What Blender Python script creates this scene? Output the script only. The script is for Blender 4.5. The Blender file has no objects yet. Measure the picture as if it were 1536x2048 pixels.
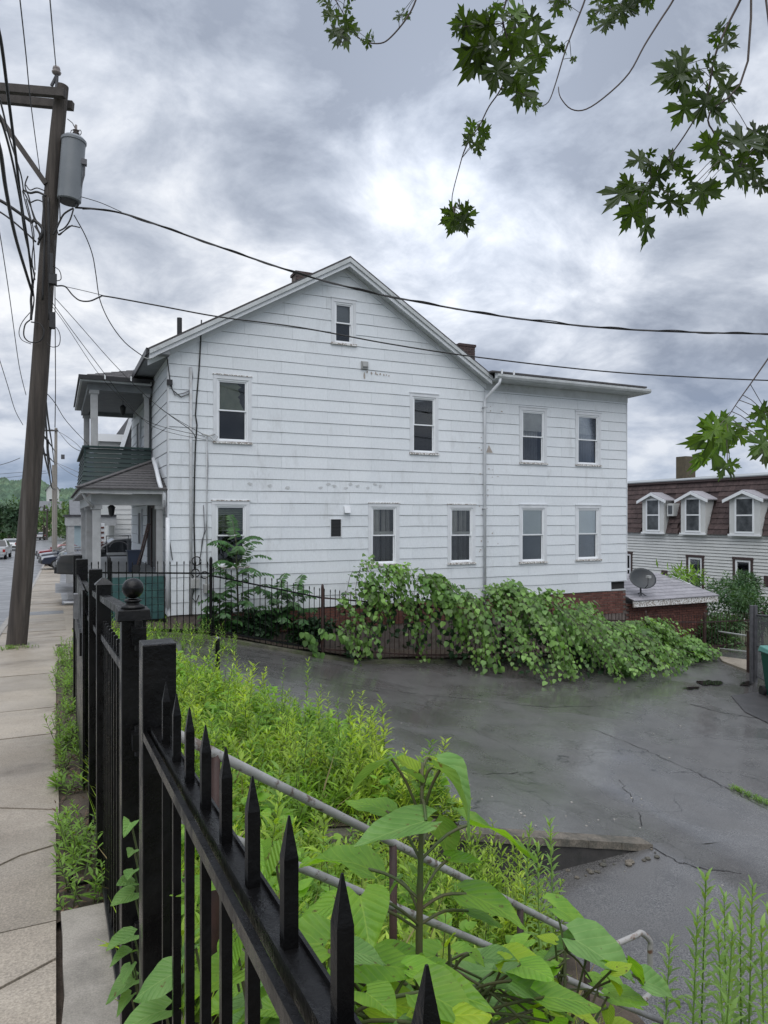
import bpy, bmesh, math, random
import numpy as np
from mathutils import Vector, Matrix

# ------------------------------------------------------------------ camera, sky, fill light, exposure
scene = bpy.context.scene
COL = scene.collection
FPX, HOR, CAMZ, PHI = 1410.0, 1036.0, 1.65, math.radians(25)
cP, sP = math.cos(PHI), math.sin(PHI)

cam_data = bpy.data.cameras.new('camera')
cam = bpy.data.objects.new('camera', cam_data)
COL.objects.link(cam)
cam.location = (0, 0, CAMZ)
cam.rotation_euler = (math.radians(90), 0, -PHI)
cam_data.sensor_fit = 'VERTICAL'
cam_data.sensor_height = 24.0
cam_data.lens = FPX / 2048 * 24.0
cam_data.shift_y = (HOR - 1024) / 2048
cam_data.clip_start = 0.05
cam_data.clip_end = 5000
scene.camera = cam

FILL_EL, FILL_AZ = math.radians(58), math.radians(205)      # azimuth clockwise from +Y, set behind the camera away from the glow
world = bpy.data.worlds.new('World')
scene.world = world
world.use_nodes = True
def build_world():
    nt = world.node_tree; N = nt.nodes; L = nt.links
    N.clear()
    out = N.new('ShaderNodeOutputWorld'); bg = N.new('ShaderNodeBackground')
    bg.inputs['Strength'].default_value = 1.0
    sky = N.new('ShaderNodeTexSky'); sky.sky_type = 'NISHITA'; sky.sun_disc = False
    sky.sun_elevation = FILL_EL; sky.sun_rotation = FILL_AZ
    sky.air_density = 1.2; sky.dust_density = 2.0
    skym = N.new('ShaderNodeVectorMath'); skym.operation = 'SCALE'; skym.inputs['Scale'].default_value = 0.075
    tint = N.new('ShaderNodeMix'); tint.data_type = 'RGBA'; tint.blend_type = 'MULTIPLY'; tint.inputs['Factor'].default_value = 1
    tint.inputs['B'].default_value = (.92, 1.0, 1.18, 1); L.new(sky.outputs[0], tint.inputs['A']); L.new(tint.outputs['Result'], skym.inputs[0])
    tc = N.new('ShaderNodeTexCoord')
    lift = N.new('ShaderNodeVectorMath'); lift.operation = 'ADD'; lift.inputs[1].default_value = (0, 0, .16); L.new(tc.outputs['Generated'], lift.inputs[0])
    nrmz = N.new('ShaderNodeVectorMath'); nrmz.operation = 'NORMALIZE'; L.new(lift.outputs[0], nrmz.inputs[0]); L.new(nrmz.outputs[0], sky.inputs['Vector'])
    sep = N.new('ShaderNodeSeparateXYZ'); L.new(tc.outputs['Generated'], sep.inputs[0])
    def math_(op, a, b=None, clamp=False):
        m = N.new('ShaderNodeMath'); m.operation = op; m.use_clamp = clamp
        for i, v in enumerate((a, b)):
            if v is None: continue
            if isinstance(v, (int, float)): m.inputs[i].default_value = v
            else: L.new(v, m.inputs[i])
        return m.outputs[0]
    zc = math_('MAXIMUM', sep.outputs[2], 0.0)
    den = math_('ADD', zc, 0.34)
    px = math_('DIVIDE', sep.outputs[0], den); py = math_('DIVIDE', sep.outputs[1], den)
    cmb = N.new('ShaderNodeCombineXYZ'); L.new(px, cmb.inputs[0]); L.new(py, cmb.inputs[1]); cmb.inputs[2].default_value = CLOUD_SEED
    def noise(scale, detail, rough, dist):
        n = N.new('ShaderNodeTexNoise'); n.inputs['Scale'].default_value = scale
        n.inputs['Detail'].default_value = detail; n.inputs['Roughness'].default_value = rough
        n.inputs['Distortion'].default_value = dist
        L.new(cmb.outputs[0], n.inputs['Vector']); return n.outputs['Fac']
    big = noise(1.3, 3, .5, .25); mid = noise(3.6, 9, .60, .3); fine = noise(8.5, 7, .58, .15)
    s = math_('ADD', math_('MULTIPLY', big, .48), math_('MULTIPLY', mid, .46))
    s = math_('ADD', s, math_('MULTIPLY', fine, .13))
    ramp = N.new('ShaderNodeValToRGB'); L.new(s, ramp.inputs[0])
    e = ramp.color_ramp.elements
    e[0].position = .43; e[0].color = (.30, .34, .42, 1)
    e[1].position = .635; e[1].color = (.93, .95, .985, 1)
    for p, c in ((.475, (.40, .445, .53, 1)), (.52, (.52, .565, .65, 1)), (.565, (.67, .71, .785, 1))):
        x = e.new(p); x.color = c
    # overcast vault brightens towards the zenith
    zen = math_('ADD', math_('MULTIPLY', zc, -.02), .86)
    zen = math_('ADD', zen, math_('MULTIPLY', math_('POWER', zc, 4.0), 1.5))
    # thinner cloud in front of the hidden sun's brightening
    gl = N.new('ShaderNodeVectorMath'); gl.operation = 'DOT_PRODUCT'
    L.new(tc.outputs['Generated'], gl.inputs[0]); gl.inputs[1].default_value = GLOW
    g = math_('POWER', math_('MAXIMUM', gl.outputs['Value'], 0.0), 48)
    tot = math_('MULTIPLY', zen, math_('ADD', math_('MULTIPLY', g, .45), 1.12))
    cl = N.new('ShaderNodeVectorMath'); cl.operation = 'SCALE'
    L.new(ramp.outputs[0], cl.inputs[0]); L.new(tot, cl.inputs['Scale'])
    # gap of blue between cloud deck and horizon
    mx = N.new('ShaderNodeMix'); mx.data_type = 'RGBA'
    hz = N.new('ShaderNodeMapRange'); hz.inputs[1].default_value = .03; hz.inputs[2].default_value = .24
    hz.inputs[3].default_value = .55; hz.inputs[4].default_value = .97; hz.interpolation_type = 'SMOOTHSTEP'
    L.new(math_('ADD', zc, math_('MULTIPLY', math_('SUBTRACT', big, .5), .25)), hz.inputs[0])
    L.new(hz.outputs[0], mx.inputs['Factor'])
    L.new(skym.outputs[0], mx.inputs['A']); L.new(cl.outputs[0], mx.inputs['B'])
    L.new(mx.outputs['Result'], bg.inputs['Color'])
    L.new(bg.outputs[0], out.inputs[0])
CLOUD_SEED = 17.3
_a = (940 - 768) / FPX; _b = (HOR - 420) / FPX
GLOW = Vector((_a * cP + sP, -_a * sP + cP, _b)).normalized()
build_world()

wall_fill_d = bpy.data.lights.new('wall_fill', 'SUN'); wall_fill_d.energy = 1.5; wall_fill_d.angle = math.radians(70); wall_fill_d.color = (1, .975, .94)  # added soft lamp brightening the house wall; real sun lies ahead
wall_fill = bpy.data.objects.new('wall_fill', wall_fill_d); COL.objects.link(wall_fill)
_sv = Vector((math.sin(FILL_AZ) * math.cos(FILL_EL), math.cos(FILL_AZ) * math.cos(FILL_EL), math.sin(FILL_EL)))
wall_fill.rotation_euler = _sv.to_track_quat('Z', 'Y').to_euler()
wall_fill.location = (0, -4, 30)

vs = scene.view_settings
vs.view_transform = 'Standard'; vs.look = 'None'; vs.exposure = 0.14; vs.gamma = 1.0; vs.use_curve_mapping = False
try:
    scene.cycles.max_bounces = 5; scene.cycles.diffuse_bounces = 3; scene.cycles.glossy_bounces = 2; scene.cycles.transmission_bounces = 3; scene.cycles.transparent_max_bounces = 8
except Exception: pass

# ------------------------------------------------------------------ helpers
def ray(u, v):
    a = (u - 768) / FPX; b = (HOR - v) / FPX
    return Vector((a * cP + sP, -a * sP + cP, b))
CAM = Vector((0, 0, CAMZ))
def at(u, v, D): return CAM + ray(u, v) * D
def onY(u, v, Y): r = ray(u, v); return CAM + r * (Y / r.y)
def onX(u, v, X): r = ray(u, v); return CAM + r * (X / r.x)
def onZ(u, v, z): r = ray(u, v); return CAM + r * ((z - CAMZ) / r.z)
RIGHT = Vector((cP, -sP, 0)); FWD = Vector((sP, cP, 0)); UP = Vector((0, 0, 1))

def link(o, parent=None, keep=True):
    COL.objects.link(o)
    if parent is not None:
        o.parent = parent
        if keep:
            o.matrix_parent_inverse = WORLDM[parent.name].inverted()
    WORLDM[o.name] = (WORLDM[parent.name] if parent is not None and not keep else Matrix.Identity(4)) @ o.matrix_basis
    return o
WORLDM = {}
def tag(o, label=None, cat=None, group=None, kind=None):
    if label: o['label'] = label
    if cat: o['category'] = cat
    if group: o['group'] = group
    if kind: o['kind'] = kind
    return o
def thing(name, loc, label=None, cat=None, group=None, kind=None):
    o = bpy.data.objects.new(name, None); o.empty_display_size = .2
    o.location = loc; link(o)
    return tag(o, label, cat, group, kind)
def put(name, mesh, M, parent=None):
    """object sharing a mesh at world matrix M"""
    o = bpy.data.objects.new(name, mesh); o.matrix_basis = M
    COL.objects.link(o)
    if parent is not None:
        o.parent = parent; o.matrix_parent_inverse = WORLDM[parent.name].inverted()
    WORLDM[o.name] = M.copy()
    return o
def T(x, y, z): return Matrix.Translation((x, y, z))

class MB:
    def __init__(s): s.v = []; s.f = []
    def add(s, vs, fs):
        b = len(s.v); s.v += [tuple(p) for p in vs]; s.f += [tuple(i + b for i in f) for f in fs]; return s
    def box(s, x0, x1, y0, y1, z0, z1):
        return s.add([(x0,y0,z0),(x1,y0,z0),(x1,y1,z0),(x0,y1,z0),(x0,y0,z1),(x1,y0,z1),(x1,y1,z1),(x0,y1,z1)],
            [(0,3,2,1),(4,5,6,7),(0,1,5,4),(1,2,6,5),(2,3,7,6),(3,0,4,7)])
    def hexa(s, p): # 8 points, bottom ring then top ring
        return s.add(p, [(0,3,2,1),(4,5,6,7),(0,1,5,4),(1,2,6,5),(2,3,7,6),(3,0,4,7)])
    def bar(s, a, b, w, h, up=(0,0,1)):
        a = Vector(a); b = Vector(b); d = (b - a).normalized(); u = Vector(up)
        x = d.cross(u)
        if x.length < 1e-4: x = d.cross(Vector((0, 1, 0)))
        x.normalize(); z = x.cross(d).normalized()
        x *= w / 2; z *= h / 2
        return s.hexa([a-x-z, a+x-z, b+x-z, b-x-z, a-x+z, a+x+z, b+x+z, b-x+z])
    def tube(s, pts, r, n=8, caps=True):
        pts = [Vector(p) for p in pts]; k = len(pts)
        rs = r if isinstance(r, (list, tuple)) else [r] * k
        rings = []; prev = None
        for i, p in enumerate(pts):
            d = (pts[min(i+1, k-1)] - pts[max(i-1, 0)]).normalized()
            if prev is None:
                x = d.cross(Vector((0, 0, 1)))
                if x.length < .05: x = d.cross(Vector((0, 1, 0)))
            else: x = prev - d * prev.dot(d)
            x.normalize(); prev = x; y = d.cross(x)
            rings.append([p + (x * math.cos(2*math.pi*j/n) + y * math.sin(2*math.pi*j/n)) * rs[i] for j in range(n)])
        vs = [q for g in rings for q in g]; fs = []
        for i in range(k - 1):
            for j in range(n):
                fs.append((i*n+j, i*n+(j+1)%n, (i+1)*n+(j+1)%n, (i+1)*n+j))
        if caps: fs += [tuple(range(n-1, -1, -1)), tuple((k-1)*n + j for j in range(n))]
        return s.add(vs, fs)
    def lathe(s, c, prof, n=16, axis='z'):
        vs = []; fs = []; k = len(prof)
        for r, z in prof:
            for j in range(n):
                a = 2*math.pi*j/n
                p = (r*math.cos(a), r*math.sin(a), z)
                if axis == 'x': p = (z, r*math.cos(a), r*math.sin(a))
                if axis == 'y': p = (r*math.cos(a), z, r*math.sin(a))
                vs.append((c[0]+p[0], c[1]+p[1], c[2]+p[2]))
        for i in range(k-1):
            for j in range(n): fs.append((i*n+j, i*n+(j+1)%n, (i+1)*n+(j+1)%n, (i+1)*n+j))
        fs += [tuple(range(n-1, -1, -1)), tuple((k-1)*n+j for j in range(n))]
        return s.add(vs, fs)
    def prism(s, poly, off):
        """planar polygon (3-D pts) extruded by vector off"""
        n = len(poly); off = Vector(off); a = [Vector(p) for p in poly]; b = [p + off for p in a]
        return s.add(a + b, [tuple(range(n))[::-1], tuple(range(n, 2*n))] + [(i, (i+1) % n, n+(i+1) % n, n+i) for i in range(n)])
    def mesh(s, name, mat=None, smooth=False, fix=True):
        m = bpy.data.meshes.new(name); m.from_pydata(s.v, [], s.f)
        if fix:
            bm = bmesh.new(); bm.from_mesh(m); bmesh.ops.recalc_face_normals(bm, faces=bm.faces); bm.to_mesh(m); bm.free()
        if mat: m.materials.append(mat)
        if smooth: m.polygons.foreach_set('use_smooth', [True] * len(m.polygons))
        m.update(); return m
    def build(s, name, mat, parent=None, smooth=False, bevel=0, fix=True):
        o = bpy.data.objects.new(name, s.mesh(name, mat, smooth, fix)); link(o, parent)
        if bevel:
            b = o.modifiers.new('bevel', 'BEVEL'); b.width = bevel; b.segments = 2; b.limit_method = 'ANGLE'
        return o
def autosmooth(o, ang=40):
    m = o.data
    m.polygons.foreach_set('use_smooth', [True] * len(m.polygons))
    bm = bmesh.new(); bm.from_mesh(m)
    for e in bm.edges:
        e.smooth = len(e.link_faces) == 2 and e.calc_face_angle(0) < math.radians(ang)
    bm.to_mesh(m); bm.free(); return o

# ------------------------------------------------------------------ materials
def mat(name, c1, c2=None, rough=.6, scale=4, detail=6, lo=.35, hi=.65, bump=0, bscale=60, bdist=.01,
        dirt=None, dscale=1.2, dlo=.55, dhi=.75, rand=0, stretch=(1,1,1), metal=0, spec=.5, rough2=None, coat=0, grain=0, gscale=140):
    m = bpy.data.materials.new(name); m.use_nodes = True
    nt = m.node_tree; N = nt.nodes; L = nt.links; b = N['Principled BSDF']
    geo = N.new('ShaderNodeNewGeometry'); mp = N.new('ShaderNodeMapping'); mp.inputs['Scale'].default_value = stretch
    L.new(geo.outputs['Position'], mp.inputs[0])
    def noise(sc, de=detail, ro=.6):
        n = N.new('ShaderNodeTexNoise'); n.inputs['Scale'].default_value = sc; n.inputs['Detail'].default_value = de
        n.inputs['Roughness'].default_value = ro; L.new(mp.outputs[0], n.inputs['Vector']); return n.outputs['Fac']
    def rng(x, a, c, d=0., e=1.):
        r = N.new('ShaderNodeMapRange'); r.inputs[1].default_value = a; r.inputs[2].default_value = c
        r.inputs[3].default_value = d; r.inputs[4].default_value = e; L.new(x, r.inputs[0]); return r.outputs[0]
    def mix(f, A, B):
        x = N.new('ShaderNodeMix'); x.data_type = 'RGBA'; L.new(f, x.inputs['Factor'])
        for k, v in (('A', A), ('B', B)):
            if isinstance(v, tuple): x.inputs[k].default_value = v + (1,) if len(v) == 3 else v
            else: L.new(v, x.inputs[k])
        return x.outputs['Result']
    col = c1
    f = rng(noise(scale), lo, hi)
    if c2: col = mix(f, c1, c2)
    if dirt: col = mix(rng(noise(dscale, 8, .65), dlo, dhi), col, dirt)
    if rand:
        oi = N.new('ShaderNodeObjectInfo'); hs = N.new('ShaderNodeHueSaturation')
        L.new(rng(oi.outputs['Random'], 0, 1, 1 - rand, 1 + rand), hs.inputs['Value'])
        if isinstance(col, tuple): hs.inputs['Color'].default_value = col + (1,)
        else: L.new(col, hs.inputs['Color'])
        col = hs.outputs[0]
    if grain:
        h2 = N.new('ShaderNodeHueSaturation'); L.new(rng(noise(gscale, 3, .7), .35, .65, 1 - grain, 1 + grain), h2.inputs['Value'])
        if isinstance(col, tuple): h2.inputs['Color'].default_value = col + (1,)
        else: L.new(col, h2.inputs['Color'])
        col = h2.outputs[0]
    if isinstance(col, tuple): b.inputs['Base Color'].default_value = col + (1,)
    else: L.new(col, b.inputs['Base Color'])
    if rough2 is not None: L.new(rng(noise(scale * .7), .4, .6, rough, rough2), b.inputs['Roughness'])
    else: b.inputs['Roughness'].default_value = rough
    b.inputs['Metallic'].default_value = metal
    b.inputs['Specular IOR Level'].default_value = spec
    b.inputs['Coat Weight'].default_value = coat
    if bump:
        bp = N.new('ShaderNodeBump'); bp.inputs['Strength'].default_value = bump; bp.inputs['Distance'].default_value = bdist
        L.new(noise(bscale, 6, .6), bp.inputs['Height']); L.new(bp.outputs[0], b.inputs['Normal'])
    return m

def leafmat(name, c1, c2, trans=.35, rough=.45, rand=.25, scale=9, tcol=None, veins=False):
    m = bpy.data.materials.new(name); m.use_nodes = True
    nt = m.node_tree; N = nt.nodes; L = nt.links; b = N['Principled BSDF']; out = N['Material Output']
    geo = N.new('ShaderNodeNewGeometry')
    n = N.new('ShaderNodeTexNoise'); n.inputs['Scale'].default_value = scale; n.inputs['Detail'].default_value = 4
    L.new(geo.outputs['Position'], n.inputs['Vector'])
    r = N.new('ShaderNodeMapRange'); r.inputs[1].default_value = .35; r.inputs[2].default_value = .65; L.new(n.outputs['Fac'], r.inputs[0])
    x = N.new('ShaderNodeMix'); x.data_type = 'RGBA'; x.inputs['A'].default_value = c1 + (1,); x.inputs['B'].default_value = c2 + (1,)
    L.new(r.outputs[0], x.inputs['Factor'])
    colo = x.outputs['Result']
    if veins:
        tc = N.new('ShaderNodeTexCoord'); sp = N.new('ShaderNodeSeparateXYZ'); L.new(tc.outputs['Generated'], sp.inputs[0])
        def mm(op, a, b_=None):
            k = N.new('ShaderNodeMath'); k.operation = op
            for i, q in enumerate((a, b_)):
                if q is None: continue
                if isinstance(q, (int, float)): k.inputs[i].default_value = q
                else: L.new(q, k.inputs[i])
            return k.outputs[0]
        ax = mm('ABSOLUTE', mm('SUBTRACT', sp.outputs[0], .5))
        wv = mm('SINE', mm('MULTIPLY', mm('SUBTRACT', sp.outputs[1], mm('MULTIPLY', ax, .95)), 42.))
        vn_ = mm('MULTIPLY', mm('GREATER_THAN', wv, .93), .55); md = mm('LESS_THAN', ax, .014)
        vm = mm('MAXIMUM', vn_, md)
        y2 = N.new('ShaderNodeMix'); y2.data_type = 'RGBA'; L.new(mm('MULTIPLY', vm, .34), y2.inputs['Factor']); L.new(colo, y2.inputs['A'])
        y2.inputs['B'].default_value = (c2[0]*1.9, c2[1]*1.5, c2[2]*1.8, 1); colo = y2.outputs['Result']
        bp = N.new('ShaderNodeBump'); bp.inputs['Strength'].default_value = .5; bp.inputs['Distance'].default_value = .004
        L.new(mm('SUBTRACT', mm('MULTIPLY', wv, -.5), vm), bp.inputs['Height']); L.new(bp.outputs[0], b.inputs['Normal'])
        n3 = N.new('ShaderNodeTexNoise'); n3.inputs['Scale'].default_value = 38; n3.inputs['Detail'].default_value = 4; L.new(geo.outputs['Position'], n3.inputs['Vector'])
        r3 = N.new('ShaderNodeMapRange'); r3.inputs[1].default_value = .66; r3.inputs[2].default_value = .72; L.new(n3.outputs['Fac'], r3.inputs[0])
        y3 = N.new('ShaderNodeMix'); y3.data_type = 'RGBA'; L.new(r3.outputs[0], y3.inputs['Factor']); L.new(colo, y3.inputs['A']); y3.inputs['B'].default_value = (.13, .10, .035, 1); colo = y3.outputs['Result']
    hs = N.new('ShaderNodeHueSaturation'); L.new(colo, hs.inputs['Color'])
    isl = N.new('ShaderNodeMath'); isl.operation = 'ADD'
    oi = N.new('ShaderNodeObjectInfo'); L.new(oi.outputs['Random'], isl.inputs[0]); L.new(geo.outputs['Random Per Island'], isl.inputs[1])
    fr = N.new('ShaderNodeMath'); fr.operation = 'FRACT'; L.new(isl.outputs[0], fr.inputs[0])
    r2 = N.new('ShaderNodeMapRange'); r2.inputs[3].default_value = 1 - rand; r2.inputs[4].default_value = 1 + rand
    L.new(fr.outputs[0], r2.inputs[0]); L.new(r2.outputs[0], hs.inputs['Value'])
    L.new(hs.outputs[0], b.inputs['Base Color']); b.inputs['Roughness'].default_value = rough
    b.inputs['Specular IOR Level'].default_value = .4
    t = N.new('ShaderNodeBsdfTranslucent'); g = N.new('ShaderNodeMix'); g.data_type = 'RGBA'; g.blend_type = 'MULTIPLY'
    g.inputs['Factor'].default_value = 1; L.new(hs.outputs[0], g.inputs['A']); g.inputs['B'].default_value = (tcol or (1.9, 1.7, .7)) + (1,)
    L.new(g.outputs['Result'], t.inputs['Color'])
    ms = N.new('ShaderNodeMixShader'); ms.inputs[0].default_value = trans
    L.new(b.outputs[0], ms.inputs[1]); L.new(t.outputs[0], ms.inputs[2]); L.new(ms.outputs[0], out.inputs['Surface'])
    return m

def glassmat(name, tint=(.75, .8, .8), refl=.12):
    m = bpy.data.materials.new(name); m.use_nodes = True
    nt = m.node_tree; N = nt.nodes; L = nt.links; N.remove(N['Principled BSDF']); out = N['Material Output']
    tr = N.new('ShaderNodeBsdfTransparent'); tr.inputs[0].default_value = tint + (1,)
    gl = N.new('ShaderNodeBsdfGlossy'); gl.inputs['Roughness'].default_value = .03; gl.inputs['Color'].default_value = (.95, .97, 1, 1)
    fr = N.new('ShaderNodeFresnel'); fr.inputs['IOR'].default_value = 1.5
    ad = N.new('ShaderNodeMath'); ad.operation = 'ADD'; ad.inputs[1].default_value = refl; ad.use_clamp = True; L.new(fr.outputs[0], ad.inputs[0])
    bp = N.new('ShaderNodeBump'); bp.inputs['Strength'].default_value = .05; n = N.new('ShaderNodeTexNoise'); n.inputs['Scale'].default_value = 2.5
    L.new(n.outputs['Fac'], bp.inputs['Height']); L.new(bp.outputs[0], gl.inputs['Normal'])
    ms = N.new('ShaderNodeMixShader'); L.new(ad.outputs[0], ms.inputs[0]); L.new(tr.outputs[0], ms.inputs[1]); L.new(gl.outputs[0], ms.inputs[2])
    L.new(ms.outputs[0], out.inputs['Surface']); return m

M = {}
M['shingle'] = mat('painted_asbestos', (.68, .715, .745), (.73, .76, .785), .55, 1.3, 8, .3, .7, .25, 90, .004, dirt=(.50,.515,.52), dscale=1.9, dlo=.58, dhi=.85, rand=.03, stretch=(1,1,.38), grain=.04, gscale=40)
M['shade_backing'] = mat('shade_line_backing', (.035,.035,.04), rough=.9)  # dark backing seen through course gaps, standing in for shade lines
M['trim'] = mat('white_trim', (.70,.72,.75), (.62,.64,.66), .5, 3, dirt=(.36,.33,.30), dscale=9, dlo=.66, dhi=.78)
M['peel'] = mat('peeling_paint', (.74,.74,.73), (.25,.21,.18), .7, 22, 8, .47, .55, .5, 40)
M['fascia'] = mat('grey_trim', (.55,.57,.58), (.42,.44,.44), .55, 2.5, dirt=(.22,.22,.21), dscale=4, dlo=.6, dhi=.8)
M['vinyl'] = mat('vinyl', (.80,.82,.84), rough=.35)
M['roof'] = mat('asphalt_shingle', (.055,.052,.055), (.10,.095,.095), .85, 18, bump=.4, bscale=160, rand=.15)
M['darkroof'] = mat('dark_mansard', (.03,.03,.035), (.06,.06,.065), .8, 9, rand=.1)
M['brick'] = mat('brick', (.115,.045,.036), (.165,.07,.054), .85, 12, bump=.4, bscale=70, dirt=(.08,.05,.045), dscale=3, rand=.3)
M['mortar'] = mat('mortar', (.19,.16,.145), (.12,.10,.09), .9, 8, bump=.3)
M['chimney'] = mat('chimney_brick', (.06,.045,.045), (.09,.06,.055), .9, 12, bump=.4, rand=.2)
M['green'] = mat('green_boards', (.007,.028,.027), (.012,.04,.038), .5, 6, dirt=(.03,.05,.05), rand=.1)
M['teal'] = mat('teal_boards', (.045,.125,.115), (.03,.085,.085), .6, 5, rand=.1)
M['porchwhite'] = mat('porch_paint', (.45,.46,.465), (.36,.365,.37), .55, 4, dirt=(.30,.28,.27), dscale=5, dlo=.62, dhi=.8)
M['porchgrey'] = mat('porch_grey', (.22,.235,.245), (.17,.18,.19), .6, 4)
M['pipe'] = mat('pipe', (.50,.52,.54), (.42,.42,.42), .4, 6)
M['meter'] = mat('meter_grey', (.42,.43,.43), (.34,.34,.33), .45, 8)
M['dark'] = mat('dark_plastic', (.02,.02,.022), rough=.45)
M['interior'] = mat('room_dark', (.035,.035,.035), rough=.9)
M['curtain'] = mat('curtain', (.62,.59,.55), (.48,.45,.42), .9, 5)
M['shade'] = mat('roller_shade', (.80,.83,.83), (.74,.77,.77), .8, 3)
M['shadedim'] = mat('lower_shade', (.30,.31,.33), (.26,.27,.29), .8, 3)
M['olive'] = mat('olive_blind', (.27,.29,.20), (.20,.22,.15), .8, 6)
M['glass'] = glassmat('window_glass', (.88,.90,.9), .0)
M['screen'] = glassmat('screened_glass', (.62,.64,.66), .0)
M['iron'] = mat('black_iron', (.0022,.0022,.0026), (.005,.0047,.0047), .20, 14, bump=.45, bscale=70, bdist=.004, rough2=.45, spec=.28, dirt=(.03,.022,.018), dscale=20, dlo=.68, dhi=.8)
M['rust'] = mat('rusty_iron', (.022,.012,.011), (.05,.022,.017), .6, 9, bump=.2)
M['steelcap'] = mat('galvanised', (.30,.31,.32), (.20,.20,.21), .4, 14, metal=.6)
M['rail'] = mat('chipped_white_rail', (.33,.33,.325), (.22,.215,.205), .45, 7, dirt=(.10,.07,.055), dscale=13, dlo=.56, dhi=.63, bump=.3, bscale=60, bdist=.003)
M['rustpipe'] = mat('rust_pipe', (.33,.32,.31), (.15,.08,.05), .6, 11, 8, .53, .60, .3)
def asphalt():
    m = bpy.data.materials.new('wet_asphalt'); m.use_nodes = True
    nt = m.node_tree; N = nt.nodes; L = nt.links; b = N['Principled BSDF']
    geo = N.new('ShaderNodeNewGeometry')
    def noise(sc, de=6, ro=.6, dist=0):
        n = N.new('ShaderNodeTexNoise'); n.inputs['Scale'].default_value = sc; n.inputs['Detail'].default_value = de
        n.inputs['Roughness'].default_value = ro; n.inputs['Distortion'].default_value = dist; L.new(geo.outputs['Position'], n.inputs['Vector']); return n.outputs['Fac']
    def rng(x, a, c, d=0., e=1.):
        r = N.new('ShaderNodeMapRange'); r.inputs[1].default_value = a; r.inputs[2].default_value = c
        r.inputs[3].default_value = d; r.inputs[4].default_value = e; L.new(x, r.inputs[0]); return r.outputs[0]
    def mix(f, A, B):
        x = N.new('ShaderNodeMix'); x.data_type = 'RGBA'; L.new(f, x.inputs['Factor'])
        for k, v in (('A', A), ('B', B)):
            if isinstance(v, tuple): x.inputs[k].default_value = v + (1,)
            else: L.new(v, x.inputs[k])
        return x.outputs['Result']
    agg = noise(85, 4, .75); patch = noise(.55, 6, .6, .6); streak = noise(2.2, 8, .65)
    c = mix(rng(agg, .42, .62), (.042,.041,.041), (.18,.174,.168))
    c = mix(rng(streak, .45, .72, 0, .55), c, (.042,.041,.041))
    c = mix(rng(patch, .5, .68, 0, .6), c, (.105,.102,.10))
    # fine map cracking
    vo = N.new('ShaderNodeTexVoronoi'); vo.feature = 'DISTANCE_TO_EDGE'; vo.inputs['Scale'].default_value = .42
    ds = N.new('ShaderNodeVectorMath'); ds.operation = 'ADD'
    nd = N.new('ShaderNodeTexNoise'); nd.inputs['Scale'].default_value = 1.6; nd.inputs['Detail'].default_value = 7; L.new(geo.outputs['Position'], nd.inputs['Vector'])
    sc = N.new('ShaderNodeVectorMath'); sc.operation = 'SCALE'; sc.inputs['Scale'].default_value = 1.1; L.new(nd.outputs['Color'], sc.inputs[0])
    L.new(geo.outputs['Position'], ds.inputs[0]); L.new(sc.outputs[0], ds.inputs[1]); L.new(ds.outputs[0], vo.inputs['Vector'])
    ck = rng(vo.outputs['Distance'], .0, .007, 1, 0)
    gate = N.new('ShaderNodeMath'); gate.operation = 'MULTIPLY'; L.new(ck, gate.inputs[0]); L.new(rng(noise(.8, 3), .40, .50), gate.inputs[1])
    c = mix(gate.outputs[0], c, (.012,.012,.012))
    L.new(c, b.inputs['Base Color'])
    L.new(rng(patch, .38, .62, .15, .40), b.inputs['Roughness'])
    b.inputs['Specular IOR Level'].default_value = .45
    L.new(rng(patch, .36, .60, .62, .25), b.inputs['Coat Weight']); b.inputs['Coat Roughness'].default_value = .13; b.inputs['Coat IOR'].default_value = 1.33
    h = N.new('ShaderNodeMath'); h.operation = 'SUBTRACT'; L.new(agg, h.inputs[0]); L.new(gate.outputs[0], h.inputs[1])
    bp = N.new('ShaderNodeBump'); bp.inputs['Strength'].default_value = .22; bp.inputs['Distance'].default_value = .003
    L.new(h.outputs[0], bp.inputs['Height']); L.new(bp.outputs[0], b.inputs['Normal'])
    return m
M['asphalt'] = asphalt()
M['road'] = mat('road_asphalt', (.13,.135,.145), (.19,.195,.205), .5, 1.2, bump=.3, bscale=120, rough2=.28, dirt=(.10,.10,.105), dscale=.6)
M['concrete'] = mat('sidewalk_concrete', (.25,.213,.168), (.35,.305,.248), .62, 2.2, 10, .3, .7, .45, 110, .005, dirt=(.15,.126,.10), dscale=1.1, dlo=.5, dhi=.72, rand=.12, rough2=.42, grain=.28, gscale=90)
M['kerb'] = mat('kerb_concrete', (.25,.24,.22), (.34,.32,.30), .75, 3, bump=.4, bscale=60)
M['slabstone'] = mat('threshold_stone', (.25,.228,.195), (.33,.30,.26), .75, 3, 8, grain=.18, bump=.3, bscale=80, bdist=.004, dirt=(.15,.138,.118), dscale=2.5, dlo=.48)
M['oldconc'] = mat('mossy_concrete', grain=.35, gscale=60, c1=(.15,.13,.105), c2=(.085,.075,.06), rough=.85, scale=6, bump=.6, bscale=25, bdist=.01, dirt=(.06,.06,.05), dscale=3, dlo=.45, dhi=.65)
M['blackconc'] = mat('stained_concrete', (.028,.027,.026), (.055,.05,.047), .8, 5, bump=.5, bscale=30, dirt=(.02,.022,.018), dscale=4)
M['soil'] = mat('soil', (.045,.034,.026), (.09,.068,.05), .9, 9, 8, bump=.8, bscale=40, bdist=.02)
M['leaflitter'] = mat('litter', (.16,.10,.06), (.09,.06,.04), .8, 14, rand=.3)
M['ground'] = mat('ground_far', (.07,.085,.04), (.11,.12,.07), .9, .1)
M['moss'] = mat('moss', (.07,.085,.025), (.11,.10,.04), .9, 12, bump=.6)
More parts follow.
